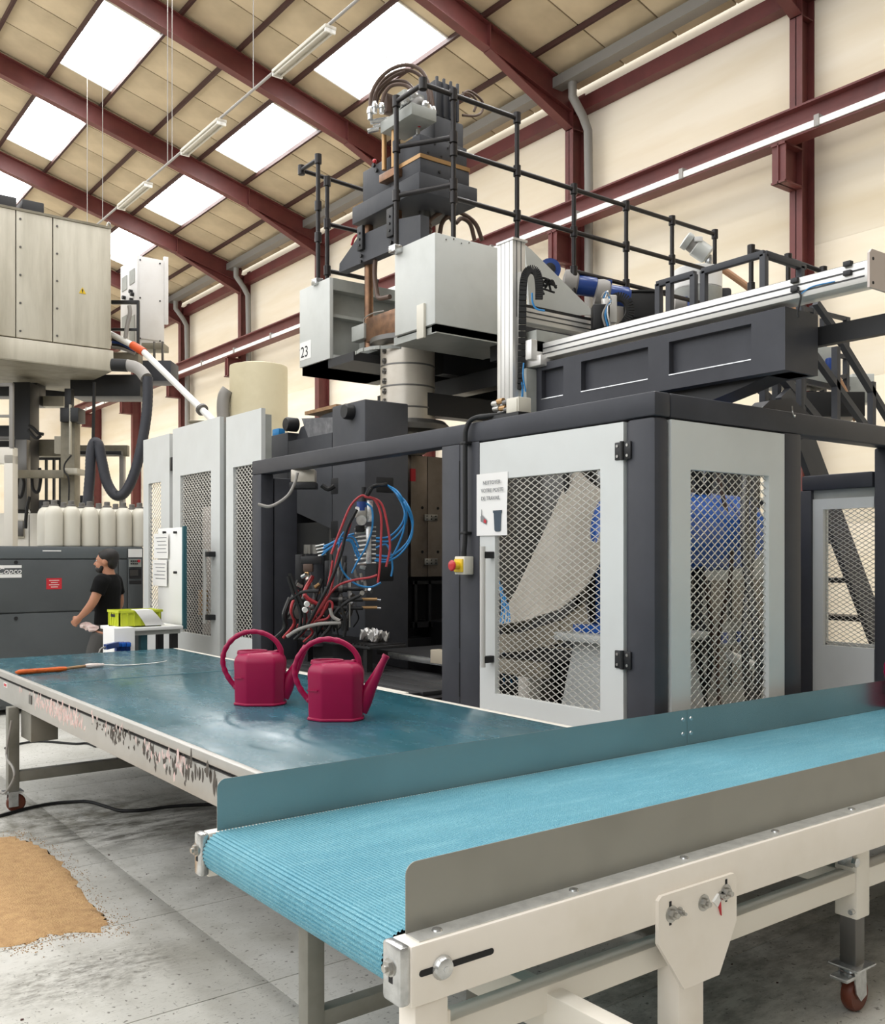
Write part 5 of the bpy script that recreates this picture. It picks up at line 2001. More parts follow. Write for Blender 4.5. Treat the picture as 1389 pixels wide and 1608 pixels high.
# ------------------------------------------------------------------ linear robot: column, carriage, long aluminium axis on the dark beam
rb = thing('linear_robot', 'white aluminium linear robot axis with vertical column on a dark beam', 'robot', (4.4, 4.0, 2.5))


def profile_y(b, x0, x1, y0, y1, z0, z1):
    b.box(x0, x1, y0, y1, z0, z1, bev=.004)


XA = 4.40
yE, yS = 2.44, 4.72
ax = B().box(XA, XA + .15, yE, yS, 3.012, 3.115, bev=.004).obj('long_axis', 'alu', rb)
for z in (3.042, 3.078):
    B().box(XA - .0025, XA + .002, yE + .03, yS, z - .004, z + .004).obj('axis_groove', 'alu_slot', rb)
B().box(XA + .02, XA + .13, yE + .03, yS, 3.115, 3.122).obj('guide_strip', 'steel_dark', rb)
b = B()
pe = [(XA - .03, 2.975), (XA + .17, 2.975), (XA + .17, 3.14), (XA + .155, 3.16), (XA - .01, 3.16), (XA - .03, 3.14)]
b.prism(pe, 'y', yE - .012, yE)
ep = b.obj('end_plate', 'plate_pink', rb)
for x in (XA + .0, XA + .13):
    for z in (3.0, 3.115):
        B().cyl((x, yE - .012, z), (x, yE - .014, z), .008, n=10).obj('bolt_hole', 'ink_black', ep)
for xq, yq in ((1332, 422), (1249, 448)):
    q = px(xq, yq, X=XA)
    for dz in (0, .045):
        B().box(XA - .02, XA + .01, q.y - .02, q.y + .02, q.z + dz - .035, q.z + dz - .01, bev=.003).obj('sensor', 'black_metal', rb)
B().tube([px(1250, 455, X=XA - .01), px(1257, 465, X=XA - .012), px(1252, 490, X=XA - .01), px(1253, 498, X=XA - .008)], .005, n=6, sub=4).obj('sensor_cable', 'black_rubber', rb)
B().tube([px(1256, 462, X=XA - .01), px(1275, 450, X=XA - .006), px(1310, 442, X=XA - .006)], .003, n=6, sub=4).obj('sensor_cable', 'hose_blue', rb)
# dark support beam with three recessed fields
y0, y1 = 2.90, 4.78
b = B()
b.box(XA + .04, XA + .30, y0, y1, 2.66, 2.985)
bm_ = b.obj('support_beam', 'frame_dark', rb)
rec = []
for xa, xb in ((1179, 1050), (1017, 912), (884, 850)):
    rec.append((px(xa, 520, X=XA).y, px(xb, 520, X=XA).y))
zl, zh = 2.745, 2.935
b = B()
b.box(XA, XA + .04, y0, y1, 2.66, zl)
b.box(XA, XA + .04, y0, y1, zh, 2.985)
cur = y0
for ya, yb in rec:
    b.box(XA, XA + .04, cur, ya, zl, zh)
    cur = yb
b.box(XA, XA + .04, cur, y1, zl, zh)
b.obj('beam_face', 'frame_dark', rb)
for ya, yb in rec:
    B().box(XA - .003, XA + .03, ya, yb, zl - .004, zl + .002).obj('recess_edge', 'zinc', rb)
b = B()
poly = [(y0 + .02, 2.66)]
for k in range(9):
    f = k / 8
    poly.append((y0 + .15 + .9 * f, 2.66 - .14 * math.sin(PI / 2 * f)))
poly += [(4.3, 2.505), (4.75, 2.505), (4.75, 2.66)]
b.prism(poly, 'x', XA + .08, XA + .26)
b.obj('cradle', 'black_metal', rb)
B().box(XA + .04, XA + .3, 4.55, 4.75, 2.5, 2.66).obj('foot', 'black_metal', rb)
q0, q1 = px(1165, 632, Y=YC + .35), px(1238, 640, Y=YC + .35)
b = B()
b.prism([(q0.x - .1, 2.5), (q0.x + .05, 2.60), (q1.x - .2, 2.64), (q1.x + .12, 2.5)], 'y', YC + .2, YC + .3)
b.obj('mount_plate', 'frame_dark', rb)
# vertical column
cx0, cx1, cy0, cy1 = 4.25, 4.365, 4.85, 5.01
cz0, cz1 = 2.62, 3.81
co = B().box(cx0, cx1, cy0, cy1, cz0, cz1, bev=.004).obj('column', 'alu', rb)
for y in (4.885, 4.93, 4.97):
    B().box(cx0 - .0015, cx0 + .002, y - .0015, y + .0015, cz0, cz1).obj('column_groove', 'pipe_grey', rb)
for x in (cx0 + .035, cx0 + .075):
    B().box(x - .003, x + .003, cy0 - .0015, cy0 + .002, 3.3, cz1).obj('column_groove', 'alu_slot', rb)
B().box(cx0 - .005, cx1 + .01, cy0 - .01, cy1 + .005, cz1, cz1 + .015).obj('column_cap', 'alu', rb)
B().box(cx0 + .05, cx0 + .09, cy0 - .025, cy0, 2.9, 3.6).obj('side_strip', 'alu', rb)
# energy chain as a row of links
b = B()
path_ = [px(818, 612, d=6.45), px(819, 560, d=6.45), px(820, 500, d=6.42), px(821, 450, d=6.42), px(825, 430, d=6.42), px(834, 423, d=6.42), px(843, 430, d=6.42), px(846, 450, d=6.42), px(846, 470, d=6.42)]
pp, _ = spline(path_, 6)
for a, c in zip(pp, pp[1:]):
    t = (c - a)
    if t.length < .004:
        continue
    b.beam(a + t * .08, a + t * .92, .05, .032, up=FW)
o = b.obj('energy_chain', 'black_rubber', rb)
o['kind'] = 'stuff'
B().tube([px(819, 600, d=6.44), px(820, 620, d=6.44), px(815, 632, d=6.44), px(800, 640, d=6.44)], .008, n=6, sub=4).obj('cable', 'hose_blue', rb)
B().tube([px(822, 570, d=6.4), px(821, 590, d=6.4), px(825, 615, d=6.4)], .006, n=6, sub=4).obj('cable', 'hose_blue', rb)
B().tube([px(835, 460, d=6.4), px(836, 475, d=6.4), px(842, 485, d=6.4), px(855, 488, d=6.4)], .007, n=6, sub=4).obj('cable', 'hose_blue', rb)
r3 = random.Random(5)
for k in range(6):
    q = px(852 + r3.uniform(-6, 6), 458 + r3.uniform(-8, 8), d=6.5)
    B().tube([q, q + Vector((r3.uniform(-.05, .05), r3.uniform(-.05, .05), .05)), q + Vector((.06, -.04, r3.uniform(-.04, .03)))], .008, n=6, sub=4).obj('cable', 'black_rubber', rb)
# gusset plate and cross axis
Yg = 5.03
P4 = [px(x, y, Y=Yg) for x, y in ((824, 384), (834, 392), (936, 494), (832, 498))]
B().prism([(p.x, p.z) for p in P4], 'y', Yg, Yg + .02).obj('gusset', 'machine_grey', rb)
a, c = px(830, 484, Y=4.95), px(932, 516, Y=4.95)
za_ = px(832, 486, Y=4.95).z
B().box(cx1, c.x, 4.92, 5.02, za_ - .10, za_, bev=.004).obj('cross_axis', 'alu', rb)
for dz in (.03, .065):
    B().box(cx1, c.x, 4.918, 4.921, za_ - dz - .004, za_ - dz + .004).obj('axis_groove', 'alu_slot', rb)
B().box(cx1, c.x, 4.92, 5.02, za_ + .0, za_ + .02).obj('axis_cover', 'black_metal', rb)
B().box(cx1 - .02, 4.9, 4.72, 4.98, 3.05, 3.2, bev=.006).obj('carriage', 'machine_grey2', rb)
B().box(cx1 - .02, 4.75, 4.68, 4.9, 2.96, 3.03, bev=.006).obj('carriage_plate', 'alu', rb)
B().box(4.3, 4.42, 4.72, 4.78, 3.0, 3.13, bev=.004).obj('end_stop', 'alu', rb)
B().box(cx0 + .06, 4.7, 4.78, 5.0, 2.62, 2.95, bev=.006).obj('lower_cover', 'machine_grey2', rb)
# servo box and second chain behind the axis
q = px(942, 500, d=6.9)
obox(B(), q, .12, .12, .18, .01).obj('gear_housing', 'black_metal', rb)
obox(B(), px(956, 487, d=6.95), .10, .09, .20, .01).obj('servo_housing', 'alu', rb)
b = B()
pp, _ = spline([px(985, 470, d=7.0), px(988, 490, d=7.0), px(985, 508, d=6.9), px(975, 512, d=6.9)] if 0 else [px(958, 472, d=6.95), px(972, 466, d=6.95), px(985, 474, d=6.95), px(988, 492, d=6.95), px(980, 508, d=6.95)], 5)
for a, c in zip(pp, pp[1:]):
    t = c - a
    b.beam(a + t * .08, a + t * .92, .06, .04, up=FW)
o = b.obj('energy_chain', 'black_rubber', rb)
o['kind'] = 'stuff'
for k in range(3):
    B().tube([px(944 + 3 * k, 468, d=6.8), px(950 + 2 * k, 460 - k, d=6.8), px(958, 470 + 3 * k, d=6.8), px(952 + k, 480, d=6.8), px(946 + 4 * k, 495, d=6.8), px(950 + 4 * k, 512, d=6.8)], .008, n=6, sub=5).obj('cable', ['pipe_grey', 'hose_blue', 'zinc'][k], rb)

# small valve group on the enclosure top
vg = thing('valve_group', 'small brass and steel valve group on the enclosure top', 'valves', px(787, 652, X=3.7))
for k, (x, y) in enumerate(((778, 634), (786, 630), (795, 632), (780, 642), (790, 641), (797, 643))):
    q = px(x, y, X=3.72)
    B().cyl(q + Vector((0, .025, 0)), q - Vector((0, .025, 0)), .017, n=10).obj('valve', ['steel', 'brass', 'steel_dark'][k % 3], vg)
B().box(3.68, 3.78, 4.15, 4.42, 2.506, 2.53).obj('base', 'black_metal', vg)
jb = thing('junction_box', 'small beige junction box on the enclosure top by the column', 'box', px(815, 645, X=3.75))
q = px(814, 638, X=3.75)
B().box(3.70, 3.80, q.y - .055, q.y + .055, 2.506, 2.62, bev=.006).obj('body', 'bottle_cream', jb)
B().box(3.695, 3.70, q.y - .045, q.y + .045, 2.52, 2.61, bev=.002).obj('lid', 'bottle_cream', jb)

# ------------------------------------------------------------------ deck machinery: blue gear motors, hopper with stirrer motor
for k, (x, y, d, lab) in enumerate(((903, 447, 8.9, 'blue gear motor beside the guard rail post on the deck'), (953, 462, 8.9, 'blue gear motor next to the black tank on the deck'), (1072, 486, 10.0, 'blue gear motor half hidden below the pale hopper'))):
    q = px(x, y, d=d)
    t = thing('gear_motor', lab, 'motor', q - Vector((0, 0, .15)))
    B().lathe([(.05, 0), (.09, .02), (.09, .18), (.07, .21), (.02, .22)], q, 18, (.8, -.6, -.15)).obj('stator', 'blue_dark', t)
    B().lathe([(.07, -.12), (.12, -.11), (.13, -.05), (.12, 0), (.09, .02)], q, 18, (.8, -.6, -.15)).obj('fan_cowl', 'pipe_grey', t)
    obox(B(), q + Vector((0, 0, .10)), .08, .08, .05, .006).obj('terminal_box', 'blue_dark', t)
q = px(862, 425, d=8.8)
t = thing('fan_housing', 'small round blue fan housing above the grey gusset', 'fan', q)
B().lathe([(.03, -.05), (.10, -.04), (.10, .05), (.03, .06)], q, 20, (-.6, -.8, 0)).obj('cowl', 'blue_dark', t)
B().lathe([(.02, .06), (.05, .062), (.05, .075), (.01, .08)], q, 16, (-.6, -.8, 0)).obj('hub', 'black_metal', t)
tk = thing('black_tank', 'black open tank standing on the deck behind the rail', 'tank', px(1000, 505, d=9.2))
obox(B(), px(1003, 487, d=9.2), .38, .4, .24, .02).obj('body', 'black_metal', tk)
obox(B(), px(1003, 466, d=9.2), .42, .42, .02, .004).obj('rim', 'black_rubber', tk)
hp_ = thing('material_hopper', 'pale round material hopper with a tilted stirrer motor', 'hopper', px(1095, 490, d=10.2))
q = px(1095, 470, d=10.2)
B().lathe([(.12, -.28), (.25, -.05), (.25, .10)], q, 28).obj('cone', 'machine_grey2', hp_)
B().lathe([(.25, .08), (.25, .30), (.235, .31), (.05, .33)], q, 28).obj('drum', 'label_white', hp_)
q = px(1112, 402, d=10.0)
e = px(1074, 376, d=10.0)
ax_ = (e - q).normalized()
L_ = (e - q).length
sm_ = B().lathe([(.07, 0), (.095, .02), (.095, L_ * .55), (.085, L_ * .58)], q, 18, ax_).obj('stirrer_motor', 'machine_grey', hp_)
B().lathe([(.08, L_ * .58), (.075, L_ * .78)], q, 18, ax_).obj('cooling_fins', 'pipe_grey', hp_)
B().lathe([(.09, L_ * .78), (.092, L_ * .98), (.07, L_), (.02, L_ + .005)], q, 18, ax_).obj('fan_cowl', 'machine_grey', hp_)
obox(B(), q + ax_ * L_ * .5 + Vector((-.04, -.05, .06)), .08, .08, .05, .005).obj('terminal_box', 'label_white', hp_)
B().tube([q, q + Vector((0, 0, -.08)), px(1105, 430, d=10.1)], .04, n=10, sub=3).obj('neck', 'zinc', hp_)
q = px(1137, 470, d=10.3)
obox(B(), q, .12, .15, .22, .03).obj('side_unit', 'frame_dark2', hp_)
o = B().tube([px(1133, 422, d=10.2), px(1152, 435, d=10.2), px(1180, 456, d=10.2), px(1200, 478, d=10.2)], .035, n=10, sub=4).obj('suction_pipe', 'tan_pipe')
tag(o, 'tan plastic suction pipe slanting down from the hopper', 'pipe')
o = B().tube([px(1245, 480, d=8.5), px(1256, 510, d=8.5), px(1272, 545, d=8.5), px(1305, 580, d=8.5), px(1330, 625, d=8.5), px(1345, 660, d=8.5)], .03, n=10, sub=4).obj('suction_pipe', 'tan_pipe')
tag(o, 'tan plastic pipe running down behind the stair rails', 'pipe')


# square-tube frames above the aluminium axis
def frame(name, label, d, segs, w=.045, m='frame_dark2', cat='frame'):
    t = thing(name, label, cat, px(segs[0][0], segs[0][1], d=d if not callable(d) else d(segs[0][0])))
    for s in segs:
        dd = s[4] if len(s) > 4 else d
        a, c = px(s[0], s[1], d=dd), px(s[2], s[3], d=dd)
        nm = 'upright' if abs(s[0] - s[2]) < 3 else 'bar'
        B().beam(a, c, w, w, up=(0, 0, 1) if nm == 'bar' else (1, 0, 0), bev=.004).obj(nm, m, t)
    return t


def xframe(name, label, segs, w=.045, m='frame_dark2', cat='frame'):
    """segs: (x0,y0,axis,value, x1,y1,axis,value)"""
    t = None
    for s in segs:
        a = px(s[0], s[1], **{s[2]: s[3]})
        c = px(s[4], s[5], **{s[6]: s[7]})
        if t is None:
            t = thing(name, label, cat, a)
        up = abs(a.x - c.x) + abs(a.y - c.y) < .05
        if up:
            c.x, c.y = a.x, a.y
        B().beam(a, c, w, w, up=(1, 0, 0) if up else (0, 0, 1), bev=.004).obj('upright' if up else 'bar', m, t)
    return t


X6 = 5.7
xframe('tube_frame', 'small dark square tube frame above the aluminium axis', [
    (1034, 446, 'X', X6, 1034, 690, 'X', X6), (1051, 442, 'X', X6, 1051, 690, 'X', X6), (1089, 431, 'X', X6, 1089, 690, 'X', X6), (1032, 447, 'X', X6, 1091, 430, 'X', X6)])
ye = px(1199, 399, X=X6).y
xframe('tube_frame', 'larger dark square tube frame rising beside the stair head', [
    (1105, 426, 'X', X6, 1105, 690, 'X', X6), (1199, 399, 'X', X6, 1199, 650, 'X', X6), (1103, 427, 'X', X6, 1201, 398, 'X', X6),
    (1199, 399, 'Y', ye, 1262, 420, 'Y', ye), (1256, 418, 'Y', ye, 1256, 690, 'Y', ye)])
pz = [px(1179, 393, d=8.6), px(1237, 407, d=8.6), px(1292, 427, d=8.6)]
railing('guard_rail', 'short black tubular rail behind the larger square tube frame', [
    ((pz[0].x, pz[0].y, pz[0].z), (pz[0].x, pz[0].y, px(1179, 470, d=8.6).z)), (pz[0], pz[1]), (pz[1], pz[2]), ((pz[1].x, pz[1].y, pz[1].z), (pz[1].x, pz[1].y, px(1237, 470, d=8.6).z))],
    [pz[0], pz[1], pz[2], (pz[0].x, pz[0].y, px(1179, 452, d=8.6).z)])

# ------------------------------------------------------------------ stairs
YS1, YS2 = 4.25, 5.0
stt = thing('steel_stairs', 'dark steel stairs with slanting rails behind the enclosure', 'stairs', (6.5, 4.6, 0))


def ybeam(x0, y0, x1, y1, Y, w, nm, h=None):
    a, c = px(x0, y0, Y=Y), px(x1, y1, Y=Y)
    if abs(x0 - x1) < 3:
        c.x, c.y = a.x, a.y
        B().beam(a, c, w, h or w, up=(1, 0, 0)).obj(nm, 'frame_dark2', stt)
    else:
        B().beam(a, c, w, h or w).obj(nm, 'frame_dark2', stt)


for x, y0, y1 in ((1258, 480, 690), (1312, 545, 690), (1368, 600, 690)):
    ybeam(x, y0, x, y1, YS1, .05, 'rail_post')
for x, y0, y1 in ((1276, 480, 680), (1292, 500, 680), (1328, 500, 690)):
    ybeam(x, y0, x, y1, YS2, .045, 'rail_post')
ybeam(1265, 540, 1360, 672, YS1, .05, 'hand_rail')
ybeam(1315, 528, 1420, 700, YS1, .05, 'hand_rail')
ybeam(1222, 585, 1285, 662, YS1, .06, 'hand_rail')
ybeam(1280, 475, 1312, 520, YS1, .045, 'hand_rail')
ybeam(1180, 600, 1240, 655, YS2, .05, 'hand_rail')
for y0, y1 in ((484, 502), (545, 562), (596, 610)):
    ybeam(1258, y0, 1332, y1, YS2, .035, 'mid_rail')
ybeam(1200, 585, 1315, 610, YS1 + .1, .04, 'mid_rail')
for x, y0, y1 in ((1199, 590, 640), (1219, 590, 640)):
    ybeam(x, y0, x, y1, YS1 + .1, .05, 'rail_post')
ybeam(1280, 600, 1330, 590, YS2, .04, 'mid_rail')
# stringers and treads seen below the top beam
a, c = px(1262, 690, Y=YS1), px(1420, 1010, Y=YS1)
dx, dz = c.x - a.x, c.z - a.z
for Y in (YS1, YS2):
    a2, c2 = Vector((a.x - .25, Y, a.z + .35)), Vector((a.x + dx * 1.15, Y, .05))
    B().beam(a2, c2, .05, .22).obj('stringer', 'frame_dark2', stt)
for k in range(9):
    f = (k + .5) / 9
    q = a2.lerp(c2, f)
    B().box(q.x - .12, q.x + .14, YS1, YS2, q.z - .02, q.z + .02).obj('tread', 'black_metal', stt)
# long dark rail running toward the camera beside the robot beam
a, c = px(1246, 538, X=4.75), px(1389, 509, X=4.75)
o = B().beam((4.75, a.y + .1, (a.z + c.z) / 2), (4.75, 1.9, (a.z + c.z) / 2), .05, .10).obj('overhead_rail', 'black_metal')
tag(o, 'black steel rail jutting out from the end of the dark robot beam', 'rail')
bx = thing('wall_cabinet', 'pale box cabinet hung behind the stair rails', 'cabinet', px(1345, 640, d=9.5))
obox(B(), px(1348, 612, d=9.5), .22, .2, .28, .008).obj('body', 'machine_grey', bx)
obox(B(), px(1348, 612, d=9.38), .19, .02, .25, .004).obj('door', 'machine_grey2', bx)
hz = thing('stair_hopper', 'grey hopper body behind the stair posts', 'hopper', px(1260, 640, d=8.0))
obox(B(), px(1258, 580, d=8.6), .5, .4, .32, .01).obj('body', 'machine_grey2', hz)
obox(B(), px(1290, 640, d=8.6), .6, .4, .22, .01).obj('base', 'black_metal', hz)
obox(B(), px(1303, 575, d=8.4), .09, .09, .14, .02).obj('blue_valve', 'blue_dark', hz)
obox(B(), px(1262, 562, d=8.35), .13, .06, .12, .006).obj('red_box', 'red_steel', hz)
b = B()
for k, (y0, y1) in enumerate(((565, 545), (575, 556), (583, 566), (505, 488), (527, 505))):
    pass
# ------------------------------------------------------------------ three tall mesh doors of the far guard
XD = 3.8


def tall_door(label, xa, xb, ytop, mesh_, handle=None, hole=(.8, 2.4)):
    ya, yb = px(xb, 800, X=XD).y, px(xa, 800, X=XD).y
    t = thing('guard_door', label, 'guard door', (XD, (ya + yb) / 2, 0))
    zt = px((xa + xb) / 2, ytop, X=XD).z
    m0, m1 = px(mesh_[1], 800, X=XD).y, px(mesh_[0], 800, X=XD).y
    z1, z0 = px((mesh_[0] + mesh_[1]) / 2, mesh_[2], X=XD).z, px((mesh_[0] + mesh_[1]) / 2, mesh_[3], X=XD).z
    b = B()
    for u0, u1, w0, w1 in ((ya, yb, z1, zt), (ya, yb, .06, z0), (ya, m0, z0, z1), (m1, yb, z0, z1)):
        b.box(XD, XD + .04, u0, u1, w0, w1)
    b.obj('leaf', 'door_grey', t)
    B().box(XD + .04, XD + .1, ya, ya + .05, .06, zt - .05).obj('stiffener', 'machine_grey2', t)
    B().box(XD + .02, XD + .1, yb - .05, yb, 0, .06).obj('foot', 'frame_dark', t)
    expanded('expanded_mesh', 'mesh_metal', t, 'x', XD + .02, m0 - .005, m1 + .005, z0 - .005, z1 + .005, .068, .046, .0062)
    if handle:
        hy_ = px(handle[0], 900, X=XD - .07).y
        h1_, h0_ = px(handle[0], handle[1], X=XD - .07).z, px(handle[0], handle[2], X=XD - .07).z
        B().cyl((XD - .07, hy_, h0_), (XD - .07, hy_, h1_), .018, n=12).obj('handle', 'alu', t)
        for z in (h0_ + .06, h1_ - .05):
            B().box(XD - .07, XD, hy_ - .1, hy_ - .0, z - .025, z + .025, bev=.004).obj('handle_bracket', 'black_metal', t)
    return t


tall_door('tall pale mesh door farthest from the camera, behind the whiteboard', 225, 266, 686, (233, 252.5, 758, 956))
tall_door('tall pale mesh door with long white handle', 271, 345, 664, (283, 331, 743, 996), (321, 862, 979))
tall_door('tall pale mesh door next to the dark open bay', 355, 410, 648, (366, 400, 731, 1002))
fr_ = thing('door_frame', 'dark uprights standing between the tall mesh doors', 'frame', (3.9, 9.0, 0))
for x in (268, 349):
    q = px(x, 900, X=XD + .06)
    B().box(XD + .05, XD + .12, q.y - .04, q.y + .04, 0, 2.85).obj('upright', 'black_metal', fr_)
q = px(268, 730, X=XD)
B().box(XD + .0, XD + .05, q.y - .02, q.y + .03, q.z - .06, q.z + .08, bev=.006).obj('latch', 'black_metal', fr_)
inn = thing('blower_unit', 'pale machine parts glimpsed through the tall mesh doors', 'machine', (4.6, 9.2, 0))
B().cyl((4.12, 9.35, .9), (4.12, 9.35, 2.2), .12, n=20).obj('cylinder', 'plate_pink', inn)
B().box(4.36, 4.9, 8.2, 10.4, 0, 1.2).obj('base', 'black_metal', inn)
B().box(4.30, 4.36, 8.34, 10.6, 0, 2.8).obj('back_plate', 'black_metal', inn)  # added dark sheet giving the shade seen through the mesh doors
B().cyl((4.02, 9.35, 1.1), (4.02, 9.35, 1.35), .07, n=16).obj('fitting', 'brass', inn)

# ------------------------------------------------------------------ whiteboard, work stand, crate
XWB = 3.45
y0, y1 = px(286, 900, X=XWB).y, px(248, 900, X=XWB).y
z1, z0 = px(267, 829, X=XWB).z, px(267, 983, X=XWB).z
wb = thing('whiteboard', 'narrow white board with pinned sheets in front of the mesh doors', 'board', (XWB, (y0 + y1) / 2, z0))
B().box(XWB, XWB + .03, y0, y1, z0, z1, bev=.003).obj('panel', 'label_white', wb)
B().box(XWB - .004, XWB + .034, y0 - .03, y0, z0 - .01, z1 + .01, bev=.003).obj('edge_profile', 'teal_post', wb)
for k, (xa, xb, ya, yb) in enumerate(((245, 267, 838, 877), (243, 265, 879, 920))):
    u1, u0 = px(xa, 860, X=XWB).y, px(xb, 860, X=XWB).y
    w1, w0 = px(255, ya, X=XWB).z, px(255, yb, X=XWB).z
    sh = B().box(XWB - .022, XWB - .018, u0, u1, w0, w1).obj('pinned_sheet', 'paper', wb)
    b = B()
    for j in range(5):
        zz = w1 - .04 - j * .035
        b.box(XWB - .0235, XWB - .022, u0 + .03 + .02 * (j % 2), u1 - .05 - .03 * (j % 3), zz - .004, zz + .004)
    b.obj('printed_lines', 'ink_grey', sh)
b = B()
for xq, yq in ((257, 836), (274, 836), (274, 899)):
    q = px(xq, yq, X=XWB - .02)
    b.cyl((XWB, q.y, q.z), (XWB - .03, q.y, q.z), .012, n=8)
o = b.obj('magnets', 'black_metal', wb)
o['kind'] = 'stuff'

ws = thing('work_stand', 'small white topped work stand beside the teal table', 'stand', (3.2, 8.75, 0))
zt = px(230, 985, d=8.6).z
xa, xb = 2.83, 3.42
B().box(xa, xb, 8.45, 8.95, zt - .03, zt, bev=.004).obj('top', 'label_white', ws)
B().box(xa + .02, xb - .02, 8.47, 8.93, zt - .07, zt - .03).obj('apron', 'machine_grey2', ws)
q = px(237, 1000, d=8.5)
B().box(q.x - .03, q.x + .03, 8.5, 8.56, 0, zt - .03).obj('leg', 'teal_post', ws)
B().box(3.33, 3.39, 8.5, 8.56, 0, zt - .03).obj('leg', 'black_metal', ws)
B().box(2.87, 2.92, 8.85, 8.9, 0, zt - .03).obj('leg', 'black_metal', ws)
B().box(3.33, 3.39, 8.85, 8.9, 0, zt - .03).obj('leg', 'black_metal', ws)
sk = thing('socket_cabinet', 'white electrical cabinet with blue sockets beside the man', 'cabinet', (2.8, 8.5, 0))
q0, q1 = px(179, 990, Y=8.35), px(212, 990, Y=8.35)
zc = px(195, 986, Y=8.35).z
B().box(q0.x, q1.x, 8.35, 8.65, 0, zc, bev=.006).obj('body', 'label_white', sk)
for k, x in enumerate((184, 191, 199)):
    q = px(x, 1015, Y=8.34)
    s_ = B().box(q.x - .022, q.x + .022, 8.30, 8.35, q.z - .04, q.z + .04, bev=.008).obj('socket', 'blue_dark', sk)
    B().box(q.x - .018, q.x + .018, 8.28, 8.302, q.z + .0, q.z + .035, bev=.004).obj('socket_lid', 'blue_paint', s_)
q = px(184, 1012, Y=8.28)
B().beam(q, q + Vector((-.12, -.06, -.01)), .04, .045).obj('plug', 'blue_dark', sk)
B().tube([q + Vector((-.12, -.06, -.01)), q + Vector((-.18, -.08, -.06)), q + Vector((-.2, -.08, -.4))], .008, n=6, sub=4).obj('plug_cable', 'pipe_grey', sk)

cr_ = thing('lime_crate', 'lime yellow plastic crate on the white work stand', 'crate', (3.08, 8.65, zt))
cx0_, cx1_, cyA, cyB, ch_ = 2.86, 3.24, 8.52, 8.80, .15
b = B()
b.box(cx0_, cx1_, cyA, cyB, zt, zt + .012)
for a in ((cx0_, cx0_ + .012, cyA, cyB), (cx1_ - .012, cx1_, cyA, cyB), (cx0_, cx1_, cyA, cyA + .012), (cx0_, cx1_, cyB - .012, cyB)):
    b.box(*a, zt, zt + ch_)
b.obj('shell', 'crate_lime', cr_)
b = B()
for a in ((cx0_ - .012, cx0_ + .004, cyA - .012, cyB + .012), (cx1_ - .004, cx1_ + .012, cyA - .012, cyB + .012), (cx0_, cx1_, cyA - .012, cyA + .004), (cx0_, cx1_, cyB - .004, cyB + .012)):
    b.box(*a, zt + ch_ - .02, zt + ch_)
b.obj('rim', 'crate_lime', cr_)
for k in range(7):
    x = cx0_ + .01 + k * (cx1_ - cx0_ - .03) / 6
    B().box(x, x + .01, cyA - .01, cyA, zt + .01, zt + ch_ - .02).obj('rib', 'crate_lime', cr_)
for k in range(5):
    y = cyA + .01 + k * (cyB - cyA - .03) / 4
    B().box(cx0_ - .01, cx0_, y, y + .01, zt + .01, zt + ch_ - .02).obj('rib', 'crate_lime', cr_)
B().box(cx0_ - .011, cx0_ - .001, 8.60, 8.72, zt + .09, zt + .115).obj('hand_hole', 'ink_black', cr_)
b = B()
rows_ = []
for k in range(9):
    f = k / 8
    rows_.append([b.bm.verts.new((2.99 + .10 * f, cyA - .016 - .02 * math.sin(PI * f), zt + ch_ + .003 - f * ch_ * .95)), b.bm.verts.new((3.15 + .12 * f, cyA - .016 - .015 * math.sin(PI * f), zt + ch_ + .003 - f * ch_ * .95))])
rows_.insert(0, [b.bm.verts.new((2.98, cyA + .06, zt + ch_ + .006)), b.bm.verts.new((3.14, cyA + .06, zt + ch_ + .006))])
for p, q in zip(rows_, rows_[1:]):
    b.bm.faces.new((p[0], p[1], q[1], q[0]))
solid(b, .001)
tag(b.obj('paper_sheet', 'paper'), 'white paper sheet draped over the lime crate', 'paper')

# ------------------------------------------------------------------ dark grey compressor cabinet
YK = 11.0
XK1 = 3.97
ZK = px(110, 858, Y=YK).z
cp_ = thing('compressor', 'wide dark grey compressor cabinet behind the man', 'compressor', (2.6, 11.6, 0))
B().box(.9, XK1, YK + .02, 12.4, 0.06, ZK, bev=.01).obj('cabinet', 'compressor', cp_)
zb1 = px(110, 878, Y=YK).z
zb2 = px(110, 960, Y=YK).z
xs = [.9, px(186, 900, Y=YK).x, px(200, 900, Y=YK).x, XK1]
B().box(.9, xs[2] - .005, YK, YK + .03, zb1 + .006, ZK - .01, bev=.004).obj('top_panel', 'compressor_light', cp_)
B().box(.9, xs[1] - .005, YK, YK + .03, zb2 + .008, zb1 - .006, bev=.004).obj('door', 'compressor', cp_)
B().box(xs[1] + .005, xs[2] - .005, YK, YK + .03, zb2 + .008, zb1 - .006, bev=.004).obj('side_panel', 'compressor', cp_)
B().box(xs[2] + .005, XK1, YK, YK + .03, zb2 + .008, ZK - .01, bev=.004).obj('control_panel', 'compressor', cp_)
B().box(.9, xs[2], YK, YK + .03, .1, zb2 - .008, bev=.004).obj('lower_panel', 'compressor', cp_)
B().box(xs[2] + .005, XK1, YK, YK + .03, .1, zb2 - .008, bev=.004).obj('lower_panel', 'compressor', cp_)


def stick(name, x0, x1, y0, y1, m, parent=cp_, off=.004, dz=.004):
    a, c = px(x0, y0, Y=YK - off), px(x1, y1, Y=YK - off)
    return B().box(a.x, c.x, YK - off, YK - off + dz, c.z, a.z).obj(name, m, parent)


